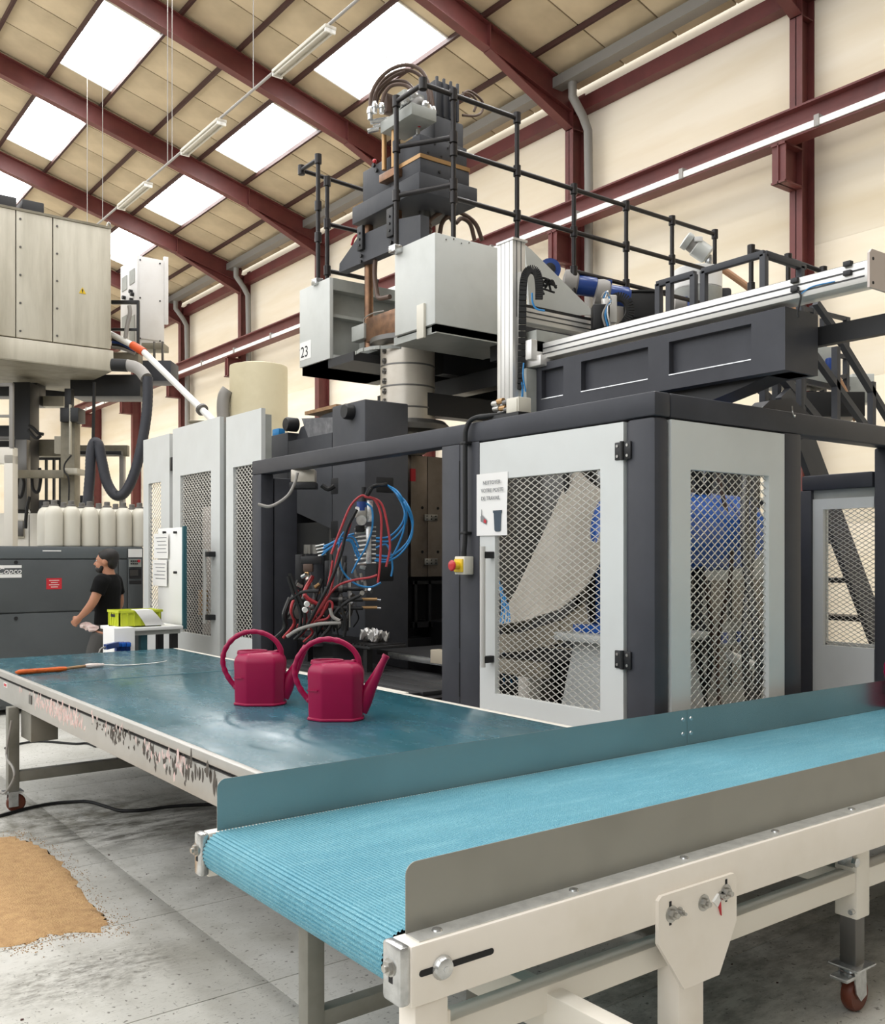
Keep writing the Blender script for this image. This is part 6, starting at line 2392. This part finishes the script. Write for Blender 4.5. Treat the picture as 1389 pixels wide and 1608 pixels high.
stick('instruction_label', 201.5, 223, 862, 875, 'label_white')
k_ = stick('controller', 203, 222, 878, 890, 'machine_grey2', off=.02, dz=.02)
stick('display_window', 203, 222, 893, 908, 'ink_black', off=.012, dz=.012)
stick('display', 204, 217, 895, 904, 'steel_dark', off=.014, dz=.003)
stick('vent_slot', 203, 222, 912, 917, 'ink_black')
b = B()
for r in range(2):
    for c in range(4):
        a = px(205 + c * 3, 880 + r * 4, Y=YK - .022)
        b.box(a.x, a.x + .015, YK - .024, YK - .02, a.z - .018, a.z)
o = b.obj('keypad', 'ink_black', cp_)
o['kind'] = 'stuff'
stick('red_key', 216, 220, 879, 883, 'label_red', off=.024)
rs = stick('warning_sign', 73, 97, 908, 925, 'label_red')
b = B()
for j in range(4):
    a, c = px(77 + (j % 2) * 3, 911 + 3.4 * j, Y=YK - .006), px(93 - (j % 2) * 2, 912 + 3.4 * j, Y=YK - .006)
    b.box(a.x, c.x, YK - .0055, YK - .004, c.z, a.z)
b.obj('printed_lines', 'chip_pink', rs)
stick('ribbon_label', 67, 96, 864, 866, 'label_white')
a, c = px(-70, 888, Y=YK), px(34, 907, Y=YK)
for y0, y1 in ((888, 892), (902.5, 907)):
    stick('logo_bar', -70, 34, y0, y1, 'label_white')
zt_ = px(0, 901, Y=YK).z
xr = px(33.5, 900, Y=YK).x
text('logo_lettering', 'Atlas Copco', .088, 'label_white', cp_, (xr, YK - .004, zt_), (1, 0, 0), (0, 0, 1), align='RIGHT', shear=.25)
b = B()
for xq, yq in ((25, 883), (25, 971)):
    q = px(xq, yq, Y=YK - .003)
    b.cyl((q.x, YK, q.z), (q.x, YK - .008, q.z), .02, n=12)
o = b.obj('door_locks', 'ink_black', cp_)
o['kind'] = 'stuff'

# ------------------------------------------------------------------ cream bottles on the compressor
ys_ = [11.25, 11.62]


def bottle_me():
    r = .098
    b = B().lathe([(r * .9, 0), (r, .012), (r, .33), (r * .98, .37), (r * .9, .405), (r * .72, .435), (r * .5, .452), (r * .42, .458)], (0, 0, 0), 24)
    o = b.obj('tmp', 'bottle_cream')
    c = B().lathe([(r * .5, .455), (r * .5, .47), (r * .34, .475), (r * .34, .515), (r * .28, .52)], (0, 0, 0), 16).obj('tmp', 'cap_grey')
    m1, m2 = o.data, c.data
    bpy.data.objects.remove(o)
    bpy.data.objects.remove(c)
    return m1, m2


bm1, bm2 = bottle_me()
ordn = ['first', 'second', 'third', 'fourth', 'fifth', 'sixth']
for row, xs_ in ((0, (84.7, 112, 140.6, 168, 193.5, 219)), (1, (72.6, 100, 128.5, 155, 181.5, 207))):
    for i, x in enumerate(xs_):
        q = px(x, 850, Y=ys_[row])
        t = thing('cream_bottle', '%s cream plastic bottle from the left in the %s row on the compressor' % (ordn[i], ('front', 'back')[row]), 'bottle', (q.x, ys_[row], ZK), 'cream bottles lined up on the compressor')
        inst('body', bm1, (q.x, ys_[row], ZK), t)
        inst('cap', bm2, (q.x, ys_[row], ZK), t)
tray = B().box(2.9, 3.96, 11.1, 11.78, ZK - .001, ZK + .0).bm.free()

# ------------------------------------------------------------------ beige overhead machine on the left
YO = 12.6
XO1 = px(175, 500, Y=YO).x
om = thing('overhead_machine', 'huge streaked beige overhead machine housing at the edge of the hall', 'machine', (2.6, 14, 3.9))
zO1 = px(174, 360, Y=YO).z
zO0 = px(174, 550.6, Y=YO).z
zOb = px(176, 582.5, Y=YO).z
xe = [-.5, px(25, 450, Y=YO).x, px(83, 450, Y=YO).x, XO1]
for i in range(3):
    B().box(xe[i] + .006, xe[i + 1] - .006, YO, YO + .05, zO0 + .02, zO1, bev=.006).obj('housing_panel', 'beige_panel', om)
B().box(-.5, XO1 - .01, YO + .05, YO + 3.2, zO0 - .02, zO1 - .02).obj('housing_core', 'beige_dark', om)
B().box(-.5, XO1 + .02, YO - .02, YO + .06, zOb, zO0, bev=.006).obj('skirt_panel', 'beige_panel', om)
B().box(-.5, XO1 + .02, YO + .06, YO + 2.0, zOb, zOb + .05).obj('underside', 'beige_dark', om)
B().box(-.5, XO1 - .02, YO - .01, YO + 3.2, zO1, zO1 + .03).obj('roof_plate', 'beige_dark', om)
B().tube([(XO1 - .06, YO + .02, zO1 + .02), (XO1 - .03, YO + .02, zO1 + .09), (XO1, YO + .02, zO1 + .02)], .012, n=6, sub=4).obj('lifting_eye', 'steel', om)
b = B()
for x in xe[1:3]:
    for k in range(5):
        z = zO0 + .1 + (zO1 - zO0 - .2) * k / 4
        b.cyl((x + .05, YO, z), (x + .05, YO - .008, z), .014, n=8)
o = b.obj('panel_screws', 'steel_dark', om)
o['kind'] = 'stuff'
q = px(129.5, 461, Y=YO - .005)
B().prism([(q.x - .045, q.z), (q.x + .045, q.z), (q.x, q.z + .08)], 'y', YO - .005, YO - .001).obj('warning_triangle', 'yellow', om)
b = B()
b.prism([(q.x - .006, q.z + .02), (q.x + .006, q.z + .02), (q.x + .008, q.z + .055), (q.x - .008, q.z + .055)], 'y', YO - .0065, YO - .005)
b.box(q.x - .006, q.x + .006, YO - .0065, YO - .005, q.z + .008, q.z + .015)
b.obj('warning_mark', 'ink_black', om)
for x0, x1, y0, y1, mm in ((-20, 23, 309, 326, 'black_metal'), (32, 66, 319, 334, 'cabinet_white')):
    a, c = px(x0, y0, Y=YO + .6), px(x1, y1, Y=YO + .6)
    B().box(a.x, c.x, YO + .5, YO + 1.0, zO1 + .03, zO1 + .33, bev=.01).obj('roof_unit', 'black_metal', om)
# underside machinery and frame of that machine
fm = thing('press_structure', 'dark and beige columns and beams under the overhead housing', 'machine frame', (2.6, 13.5, 0))


def dbox(nm, x0, x1, y0, y1, d, m, depth=.3, par=fm):
    a, c = px(x0, (y0 + y1) / 2, d=d), px(x1, (y0 + y1) / 2, d=d)
    w = (a - c).length
    h = (y1 - y0) * d / F
    q = px((x0 + x1) / 2, (y0 + y1) / 2, d=d)
    return obox(B(), q + FW * depth / 2, w, depth, h, .006).obj(nm, m, par)


dbox('dark_column', 20, 47, 600, 860, 12.9, 'black_metal', .3)
dbox('hydraulic_ram', 24, 42, 690, 800, 12.8, 'steel_dark', .12)
dbox('beige_column', 95, 117, 655, 880, 12.6, 'beige_dark', .2)
dbox('column_head', 94, 123, 640, 662, 12.5, 'black_metal', .25)
dbox('dark_post', 101, 112, 610, 645, 12.6, 'black_metal', .1)
dbox('conduit', 108, 111, 635, 713, 12.5, 'beige_panel', .04)
dbox('collar', 100, 121, 735, 744, 12.45, 'beige_panel', .3)
dbox('cross_beam', 18, 100, 738, 750, 12.4, 'beige_dark', .12)
dbox('dark_beam', 46, 95, 690, 716, 13.3, 'beige_dark', .2)
dbox('end_plate', 85, 96, 685, 712, 12.9, 'beige_panel', .05)
dbox('upper_beam', -30, 103, 600, 622, 14.2, 'black_metal', .3)
dbox('slanting_strut', 47, 100, 622, 638, 13.6, 'beige_panel', .2)
dbox('motor_block', 25, 58, 590, 635, 13.4, 'black_metal', .3)
dbox('pump_block', 40, 95, 785, 870, 13.6, 'black_metal', .4)
dbox('side_rail', 117, 200, 699, 716, 14.0, 'beige_dark', .1)
dbox('side_rail', 117, 190, 708, 714, 13.8, 'black_metal', .1)
dbox('side_post', 187, 194, 714, 870, 14.0, 'pipe_grey', .1)
dbox('low_rail', 118, 140, 778, 870, 13.8, 'black_metal', .2)
for x in (55, 70, 82, 92):
    dbox('bar', x, x + 3, 715, 790, 14.2, 'black_metal', .06)
dbox('grille_rail', 50, 96, 716, 722, 14.2, 'black_metal', .06)
dbox('left_block', -40, 22, 668, 705, 13.2, 'black_metal', .4)
dbox('left_pipe', -40, 24, 685, 691, 12.9, 'steel_dark', .1)
for pth in ([(28, 750), (26, 775), (33, 780), (38, 760), (34, 745)], [(50, 745), (52, 768), (60, 772), (64, 750), (62, 735)], [(47, 780), (42, 800), (40, 830)], [(45, 668), (52, 672), (60, 680), (68, 682)], [(44, 675), (56, 688), (64, 684)]):
    B().tube([px(x, y, d=12.6) for x, y in pth], .022, n=8, sub=5).obj('hose', 'black_rubber', fm)
B().tube([px(112, 715, d=12.4), px(102, 728, d=12.4), px(101, 740, d=12.4), px(108, 752, d=12.4), px(108, 790, d=12.4)], .01, n=6, sub=4).obj('cable', 'black_rubber', fm)
gf = thing('front_gantry', 'cream front frame with glazed aluminium guard at the picture edge', 'frame', px(10, 860, d=11.4))
dbox('post', 6, 20, 714, 870, 12.0, 'conv_white2', .15, gf)
dbox('lintel', -60, 20, 702, 728, 12.0, 'conv_white2', .15, gf)
dbox('guard_post', 14, 20, 601, 705, 12.0, 'pipe_grey', .05, gf)
dbox('guard_rail', -60, 20, 601, 606, 12.0, 'pipe_grey', .05, gf)
dbox('guard_rail', -60, 16, 651, 655, 12.0, 'pipe_grey', .05, gf)
wc = thing('switch_cabinet', 'low cream switch cabinet with a grey screen behind the bottles', 'cabinet', px(60, 870, d=12.9))
dbox('body', -30, 70, 806, 900, 12.75, 'conv_white2', .4, wc)
dbox('screen', 21, 36, 818, 842, 12.7, 'steel_dark', .03, wc)
dbox('screen_rim', 20, 37.5, 816, 845, 12.72, 'beige_panel', .03, wc)
dbox('seam', 45, 45.6, 808, 858, 12.74, 'ink_black', .01, wc)
B().tube([px(40, 805, d=12.8), px(43.5, 800, d=12.8), px(47, 805, d=12.8)], .012, n=6, sub=4).obj('lifting_eye', 'label_white', wc)

# tall pale control cabinet on its bracket platform
YCc = 14.2
pc = thing('control_cabinet', 'tall pale control cabinet mounted high beside the beige housing', 'cabinet', (5.2, 14.6, 4.8))
x0, x1 = px(215, 470, Y=YCc).x, px(258, 470, Y=YCc).x
zt, zb = px(216, 401, Y=YCc).z, px(220, 540, Y=YCc).z
y2 = px(189, 470, X=x0).y
B().box(x0, x1, YCc, y2, zb, zt, bev=.01).obj('body', 'cabinet_white', pc)
B().box(x0 + .03, x1 - .04, YCc - .015, YCc, zb + .08, zt - .05, bev=.004).obj('front_panel', 'cabinet_white', pc)
B().box(x1 - .005, x1 + .06, YCc - .01, YCc + .04, zb + .35, zt + .06, bev=.004).obj('cover_edge', 'cabinet_white', pc)
b = B()
for fx, fz in ((.1, .95), (.82, .95), (.1, .52), (.82, .52), (.1, .06), (.82, .06)):
    q = Vector((x0 + (x1 - x0) * fx, YCc - .015, zb + (zt - zb) * fz))
    b.cyl(q, q - Vector((0, .008, 0)), .012, n=8)
o = b.obj('panel_screws', 'ink_black', pc)
o['kind'] = 'stuff'
L2 = y2 - YCc
for fy, fz, m in ((.12, .78, 'machine_grey2'), (.58, .76, 'machine_grey2'), (.12, .25, 'machine_grey2'), (.58, .30, 'machine_grey2'), (.12, .08, 'machine_grey2')):
    B().box(x0 - .01, x0, YCc + L2 * fy, YCc + L2 * (fy + .3), zb + (zt - zb) * (fz - .07), zb + (zt - zb) * (fz + .09)).obj('vent_grille', m, pc)
for fy, fz in ((.28, .62), (.7, .6), (.2, .58), (.25, .52)):
    q = Vector((x0, YCc + L2 * fy, zb + (zt - zb) * fz))
    B().cyl(q, q - Vector((.05, 0, 0)), .03, n=10).obj('rotary_switch', 'black_metal', pc)
br = thing('bracket_platform', 'dark bracket platform with black rails beside the beige housing', 'platform', (4.6, 13.8, 4.0))
dbox('rail', 174, 217, 471, 477, 12.9, 'black_metal', .05, br)
dbox('rail', 174, 217, 515, 519, 12.9, 'black_metal', .05, br)
dbox('rail_post', 214, 218, 471, 555, 12.9, 'black_metal', .05, br)
dbox('beam', 172, 217, 553, 569, 13.0, 'beige_dark', .2, br)
dbox('tray', 218, 268, 566, 598, 13.4, 'frame_dark', .4, br)
dbox('lower_tray', 110, 220, 588, 622, 13.2, 'black_metal', .5, br)
dbox('cabinet_leg', 240, 243, 536, 570, 14.2, 'steel_dark', .05, br)
dbox('cabinet_leg', 253, 256, 536, 570, 14.2, 'steel_dark', .05, br)
dbox('cabinet_base', 222, 256, 538, 548, 14.2, 'beige_dark', .3, br)
for k in range(4):
    B().tube([px(176, 533 + 4 * k, d=12.95), px(192, 538 + 3 * k, d=12.95), px(212, 552 + k, d=12.95)], .025, n=8, sub=4).obj('cable', ['black_rubber', 'blue_dark', 'black_rubber', 'pipe_grey'][k], br)
B().tube([px(203, 480, d=12.85), px(204, 492, d=12.85), px(200, 510, d=12.85), px(197, 530, d=12.85)], .03, n=8, sub=4).obj('cable', 'pipe_grey', br)
B().cyl(px(148, 600, d=12.6), px(144, 800, d=12.6), .022, n=8).obj('drop_pipe', 'black_metal', br)
o = thing('suction_hose', 'thick dark corrugated hose hanging in a loop below the platform', 'hose', px(185, 780, d=11.9))
hp2 = [(232, 592), (231, 640), (224, 690), (212, 740), (197, 772), (182, 778), (168, 758), (160, 725), (155, 700), (148, 695), (143, 712), (141, 750), (137, 800), (136, 850)]
pts, _ = spline([px(x, y, d=11.95) for x, y in hp2], 14)
rad = [.062 + (.003 if i % 2 else 0) for i in range(len(pts))]
B().tube(pts, .06, n=14, radii=rad).obj('hose', 'frame_dark', o)
B().tube([px(178, 573, d=12.1), px(202, 574, d=12.1), px(218, 580, d=12.05), px(230, 594, d=11.95)], .075, n=14, sub=5).obj('elbow', 'pipe_grey', o)
B().tube([px(176, 573, d=12.1), px(200, 574, d=12.1)], .08, n=14).obj('sleeve', 'black_rubber', o)
o = thing('blowing_pipe', 'long white pipe slanting down to the mesh doors with an orange joint', 'pipe', px(335, 662, d=11.5))
P0, P1, P2, P3 = [px(x, y, d=dd) for x, y, dd in ((172, 524, 13.0), (208, 542, 12.8), (226, 553, 12.7), (336, 662, 11.6))]
B().tube([P0, P1, P2, P3], .042, n=12).obj('pipe', 'tube_white', o)
B().tube([P1, P1.lerp(P2, .5), P2], .055, n=12).obj('orange_joint', 'orange_joint', o)
q = P2.lerp(P3, .84)
B().lathe([(.05, -.02), (.075, -.018), (.075, .018), (.05, .02)], q, 16, P3 - P2).obj('clamp', 'steel_dark', o)
B().cyl(P3, P3 + (P3 - P2).normalized() * .6, .035, n=12).obj('tail', 'tube_white', o)

# cream silo behind the doors
sl = thing('silo', 'plain cream cylindrical silo behind the tall mesh doors', 'silo', px(406, 873, d=13.2) * Vector((1, 1, 0)) if 0 else (px(406, 873, d=13.2).x, px(406, 873, d=13.2).y, 0))
q = px(406, 580, d=13.2)
rS = 45 * 13.2 / F
B().lathe([(rS, 0), (rS, q.z), (rS * .99, q.z + .03), (rS * .8, q.z + .05), (.05, q.z + .06)], (q.x, q.y, 0), 40).obj('shell', 'silo_cream', sl)
B().tube([px(358, 612, d=13.0), px(352, 622, d=13.0), px(350, 640, d=13.0), px(351, 665, d=13.0), px(351, 720, d=13.0)], .085, n=12, sub=4).obj('elbow_duct', 'pipe_grey', sl)
sh_ = thing('wall_box', 'long beige box seen above the mesh door tops', 'box', px(310, 668, d=13.5))
dbox('body', 296, 332, 661, 700, 13.5, 'beige_panel', .3, sh_)
dbox('lid', 295, 333, 660, 663, 13.45, 'beige_dark', .35, sh_)


# ------------------------------------------------------------------ the man walking past
def remeshed(name, bb, m, parent, vox, smooth=4, factor=.5):
    me = bpy.data.meshes.new(name)
    bmesh.ops.recalc_face_normals(bb.bm, faces=bb.bm.faces[:])
    bb.bm.to_mesh(me)
    bb.bm.free()
    t = bpy.data.objects.new('tmp', me)
    COL.objects.link(t)
    r = t.modifiers.new('r', 'REMESH')
    r.mode = 'VOXEL'
    r.voxel_size = vox
    s = t.modifiers.new('s', 'SMOOTH')
    s.iterations = smooth
    s.factor = factor
    dg = bpy.context.evaluated_depsgraph_get()
    me2 = bpy.data.meshes.new_from_object(t.evaluated_get(dg))
    bpy.data.objects.remove(t)
    me2.name = name
    me2.materials.clear()
    return link(name, me2, m, parent, 80)


def oval(b, secs, n=18):
    """secs: (cx, cy, z, rx, ry)"""
    b.loft([[(cx + rx * math.cos(2 * PI * k / n), cy + ry * math.sin(2 * PI * k / n), z) for k in range(n)] for cx, cy, z, rx, ry in secs])
    return b


MD = 9.3
mp_ = px(168, 873, d=MD)
man = thing('person', 'bearded person in black t-shirt and grey trousers walking with crumpled material in hand', 'person', (mp_.x, mp_.y, 0), None, RZC + PI)
# local: +x the way he faces, +y his left (towards the camera), z up
b = B()
b.ball((-.002, 0, 1.665), .092, (1.08, .84, .98), 3)
b.ball((.042, 0, 1.612), .066, (.92, .86, 1.0), 3)
b.ball((.050, 0, 1.575), .045, (1.0, .95, .8), 2)
b.tube([(.090, 0, 1.655), (.112, 0, 1.628), (.122, 0, 1.612)], .012, n=8, radii=[.009, .013, .014])
b.ball((.085, 0, 1.672), .03, (.6, 1.6, .5), 2)
b.ball((.096, 0, 1.585), .02, (.7, 1.3, .5), 2)
for s in (-1, 1):
    b.ball((-.004, s * .078, 1.640), .026, (.8, .35, 1.25), 2)
b.tube([(.0, 0, 1.60), (-.018, 0, 1.53), (-.03, 0, 1.44)], .055, n=14, radii=[.053, .056, .075])
oval(b, [(-.005, 0, 1.0, .085, .13), (-.005, 0, 1.12, .088, .135), (0, 0, 1.28, .10, .155), (-.005, 0, 1.40, .10, .17), (-.015, 0, 1.47, .075, .14), (-.02, 0, 1.51, .05, .07)])
arms = {1: [(-.01, .185, 1.455), (.012, .225, 1.36), (.050, .245, 1.262), (.115, .225, 1.185), (.185, .19, 1.125)],
        -1: [(-.01, -.185, 1.455), (-.03, -.225, 1.34), (-.035, -.24, 1.22), (.03, -.225, 1.10), (.09, -.21, 1.02)]}
for s, a in arms.items():
    b.tube([(-.005, s * .10, 1.46)] + a, .05, n=14, sub=4, radii=[.05, .056, .048, .043, .038, .027])
    w = Vector(a[-1])
    d = (Vector(a[-1]) - Vector(a[-2])).normalized()
    sd = Vector((0, -s, 0))
    palm = w + d * .045
    b.tube([w, palm, w + d * .085], .03, n=10, radii=[.026, .036, .032])
    up_ = sd.cross(d).normalized()
    for k in range(4):
        base = w + d * .08 + up_ * (.027 - .018 * k) + sd * .0
        ln = (.062, .07, .066, .052)[k]
        b.tube([base - d * .02, base + d * ln * .45, base + d * ln * .75 + sd * .022, base + d * ln * .70 + sd * .048], .0092, n=8, sub=2)
    tb_ = w + d * .03 + up_ * .028
    b.tube([tb_ - up_ * .01, tb_ + d * .03 + up_ * .018 + sd * .012, tb_ + d * .058 + up_ * .012 + sd * .028], .0105, n=8, sub=2)
legs = {1: [(.0, .09, .98), (.065, .10, .76), (.085, .10, .50), (.055, .10, .28), (.03, .10, .09)], -1: [(.0, -.09, .98), (-.03, -.10, .76), (-.02, -.10, .50), (-.10, -.10, .28), (-.17, -.10, .10)]}
for s, a in legs.items():
    b.tube(a, .07, n=14, sub=4, radii=[.09, .078, .058, .055, .042])
    f = Vector(a[-1])
    b.tube([f + Vector((-.04, 0, -.04)), f + Vector((.06, 0, -.05)), f + Vector((.17, 0, -.062))], .035, n=10, radii=[.034, .034, .024])
remeshed('body', b, 'skin', man, .0065, 3)
# shirt
b = B()
oval(b, [(-.002, 0, 1.045, .115, .165), (-.004, 0, 1.06, .118, .168), (-.005, 0, 1.16, .112, .165), (0, 0, 1.28, .118, .178), (-.008, 0, 1.40, .118, .195), (-.02, 0, 1.465, .095, .175), (-.026, 0, 1.505, .072, .10), (-.026, 0, 1.522, .064, .072)])
for s, a in arms.items():
    p0, p1, p2 = Vector((-.008, s * .12, 1.452)), Vector(a[0]), Vector(a[1])
    e = p2 + (Vector(a[2]) - p2) * .15
    b.tube([p0, p1, p1.lerp(p2, .55), e], .07, n=16, sub=3, radii=[.08, .074, .070, .068])
sh_o = remeshed('t_shirt', b, 'shirt', man, .009, 4)
# trousers
b = B()
oval(b, [(0, 0, .90, .11, .165), (0, 0, 1.0, .108, .162), (0, 0, 1.075, .104, .155)])
for s, a in legs.items():
    pts = [Vector(p) for p in a]
    pts[-1] = pts[-1] + Vector((0, 0, -.01))
    b.tube([pts[0] + Vector((0, 0, -.02))] + pts[1:], .09, n=16, sub=4, radii=[.108, .10, .082, .078, .072])
pk = B
b.box(.0, .11, .17, .195, .66, .80, bev=.01)
remeshed('trousers', b, 'trousers', man, .009, 5)
for s, a in legs.items():
    f = Vector(a[-1])
    b = B()
    z0 = f.z - .10
    b.loft([[(f.x - .075, f.y - .045, z0), (f.x + .12, f.y - .05, z0), (f.x + .20, f.y - .02, z0), (f.x + .20, f.y + .02, z0), (f.x + .12, f.y + .05, z0), (f.x - .075, f.y + .045, z0)],
            [(f.x - .07, f.y - .043, z0 + .05), (f.x + .11, f.y - .047, z0 + .055), (f.x + .185, f.y - .02, z0 + .04), (f.x + .185, f.y + .02, z0 + .04), (f.x + .11, f.y + .047, z0 + .055), (f.x - .07, f.y + .043, z0 + .05)],
            [(f.x - .06, f.y - .035, z0 + .1), (f.x + .02, f.y - .04, z0 + .1), (f.x + .05, f.y - .02, z0 + .1), (f.x + .05, f.y + .02, z0 + .1), (f.x + .02, f.y + .04, z0 + .1), (f.x - .06, f.y + .035, z0 + .1)]])
    b.obj('shoe', 'shoe', man, local=True)
# hair and beard
b = B()
b.ball((-.016, 0, 1.690), .098, (1.02, .90, .86), 3)
b.ball((-.045, 0, 1.650), .074, (.85, 1.06, 1.12), 3)
b.box(.05, .2, -.2, .2, 1.50, 1.683)
for v in list(b.bm.verts):
    pass
hb_ = B()
hb_.ball((-.018, 0, 1.692), .097, (1.03, .90, .85), 3)
hb_.ball((-.05, 0, 1.648), .070, (.80, 1.10, 1.15), 3)
hb_.ball((.035, 0, 1.725), .05, (1.0, 1.25, .55), 2)
b.bm.free()
remeshed('hair', hb_, 'hair', man, .008, 3)
b = B()
b.ball((.062, 0, 1.568), .05, (.9, 1.0, .72), 3)
b.ball((.035, 0, 1.590), .058, (.62, 1.06, .75), 3)
b.ball((.085, 0, 1.585), .03, (.7, 1.1, .8), 2)
remeshed('beard', b, 'hair', man, .007, 2)
B().tube([(.094, -.04, 1.674), (.100, -.02, 1.678), (.101, .02, 1.678), (.094, .04, 1.674)], .004, n=6).obj('eyebrows', 'hair', man, local=True)
b = B()
for s in (-1, 1):
    b.ball((.088, s * .032, 1.657), .010, (.7, 1.2, .7), 2)
o = b.obj('eyes', 'label_white', man, local=True)
# crumpled pinkish material held in the hand
w = Vector(arms[1][-1])
hold = Matrix.Rotation(RZC + PI, 3, 'Z') @ (w + Vector((-.01, -.03, -.085))) + Vector((mp_.x, mp_.y, 0))
b = B()
for k in range(3):
    rr = bmesh.ops.create_icosphere(b.bm, subdivisions=2, radius=.045)
    for v in rr['verts']:
        f = r2.uniform(.65, 1.2)
        along = .03 + .035 * k
        v.co = Vector((v.co.x * f * 1.3, v.co.y * f, v.co.z * f * .75)) + hold + Vector((along * CA, -along * SA, -.012 * k))
tag(b.obj('plastic_scrap', 'chip_pink', None, ang=15), 'crumpled pinkish plastic scrap held in the hand of the person', 'scrap')
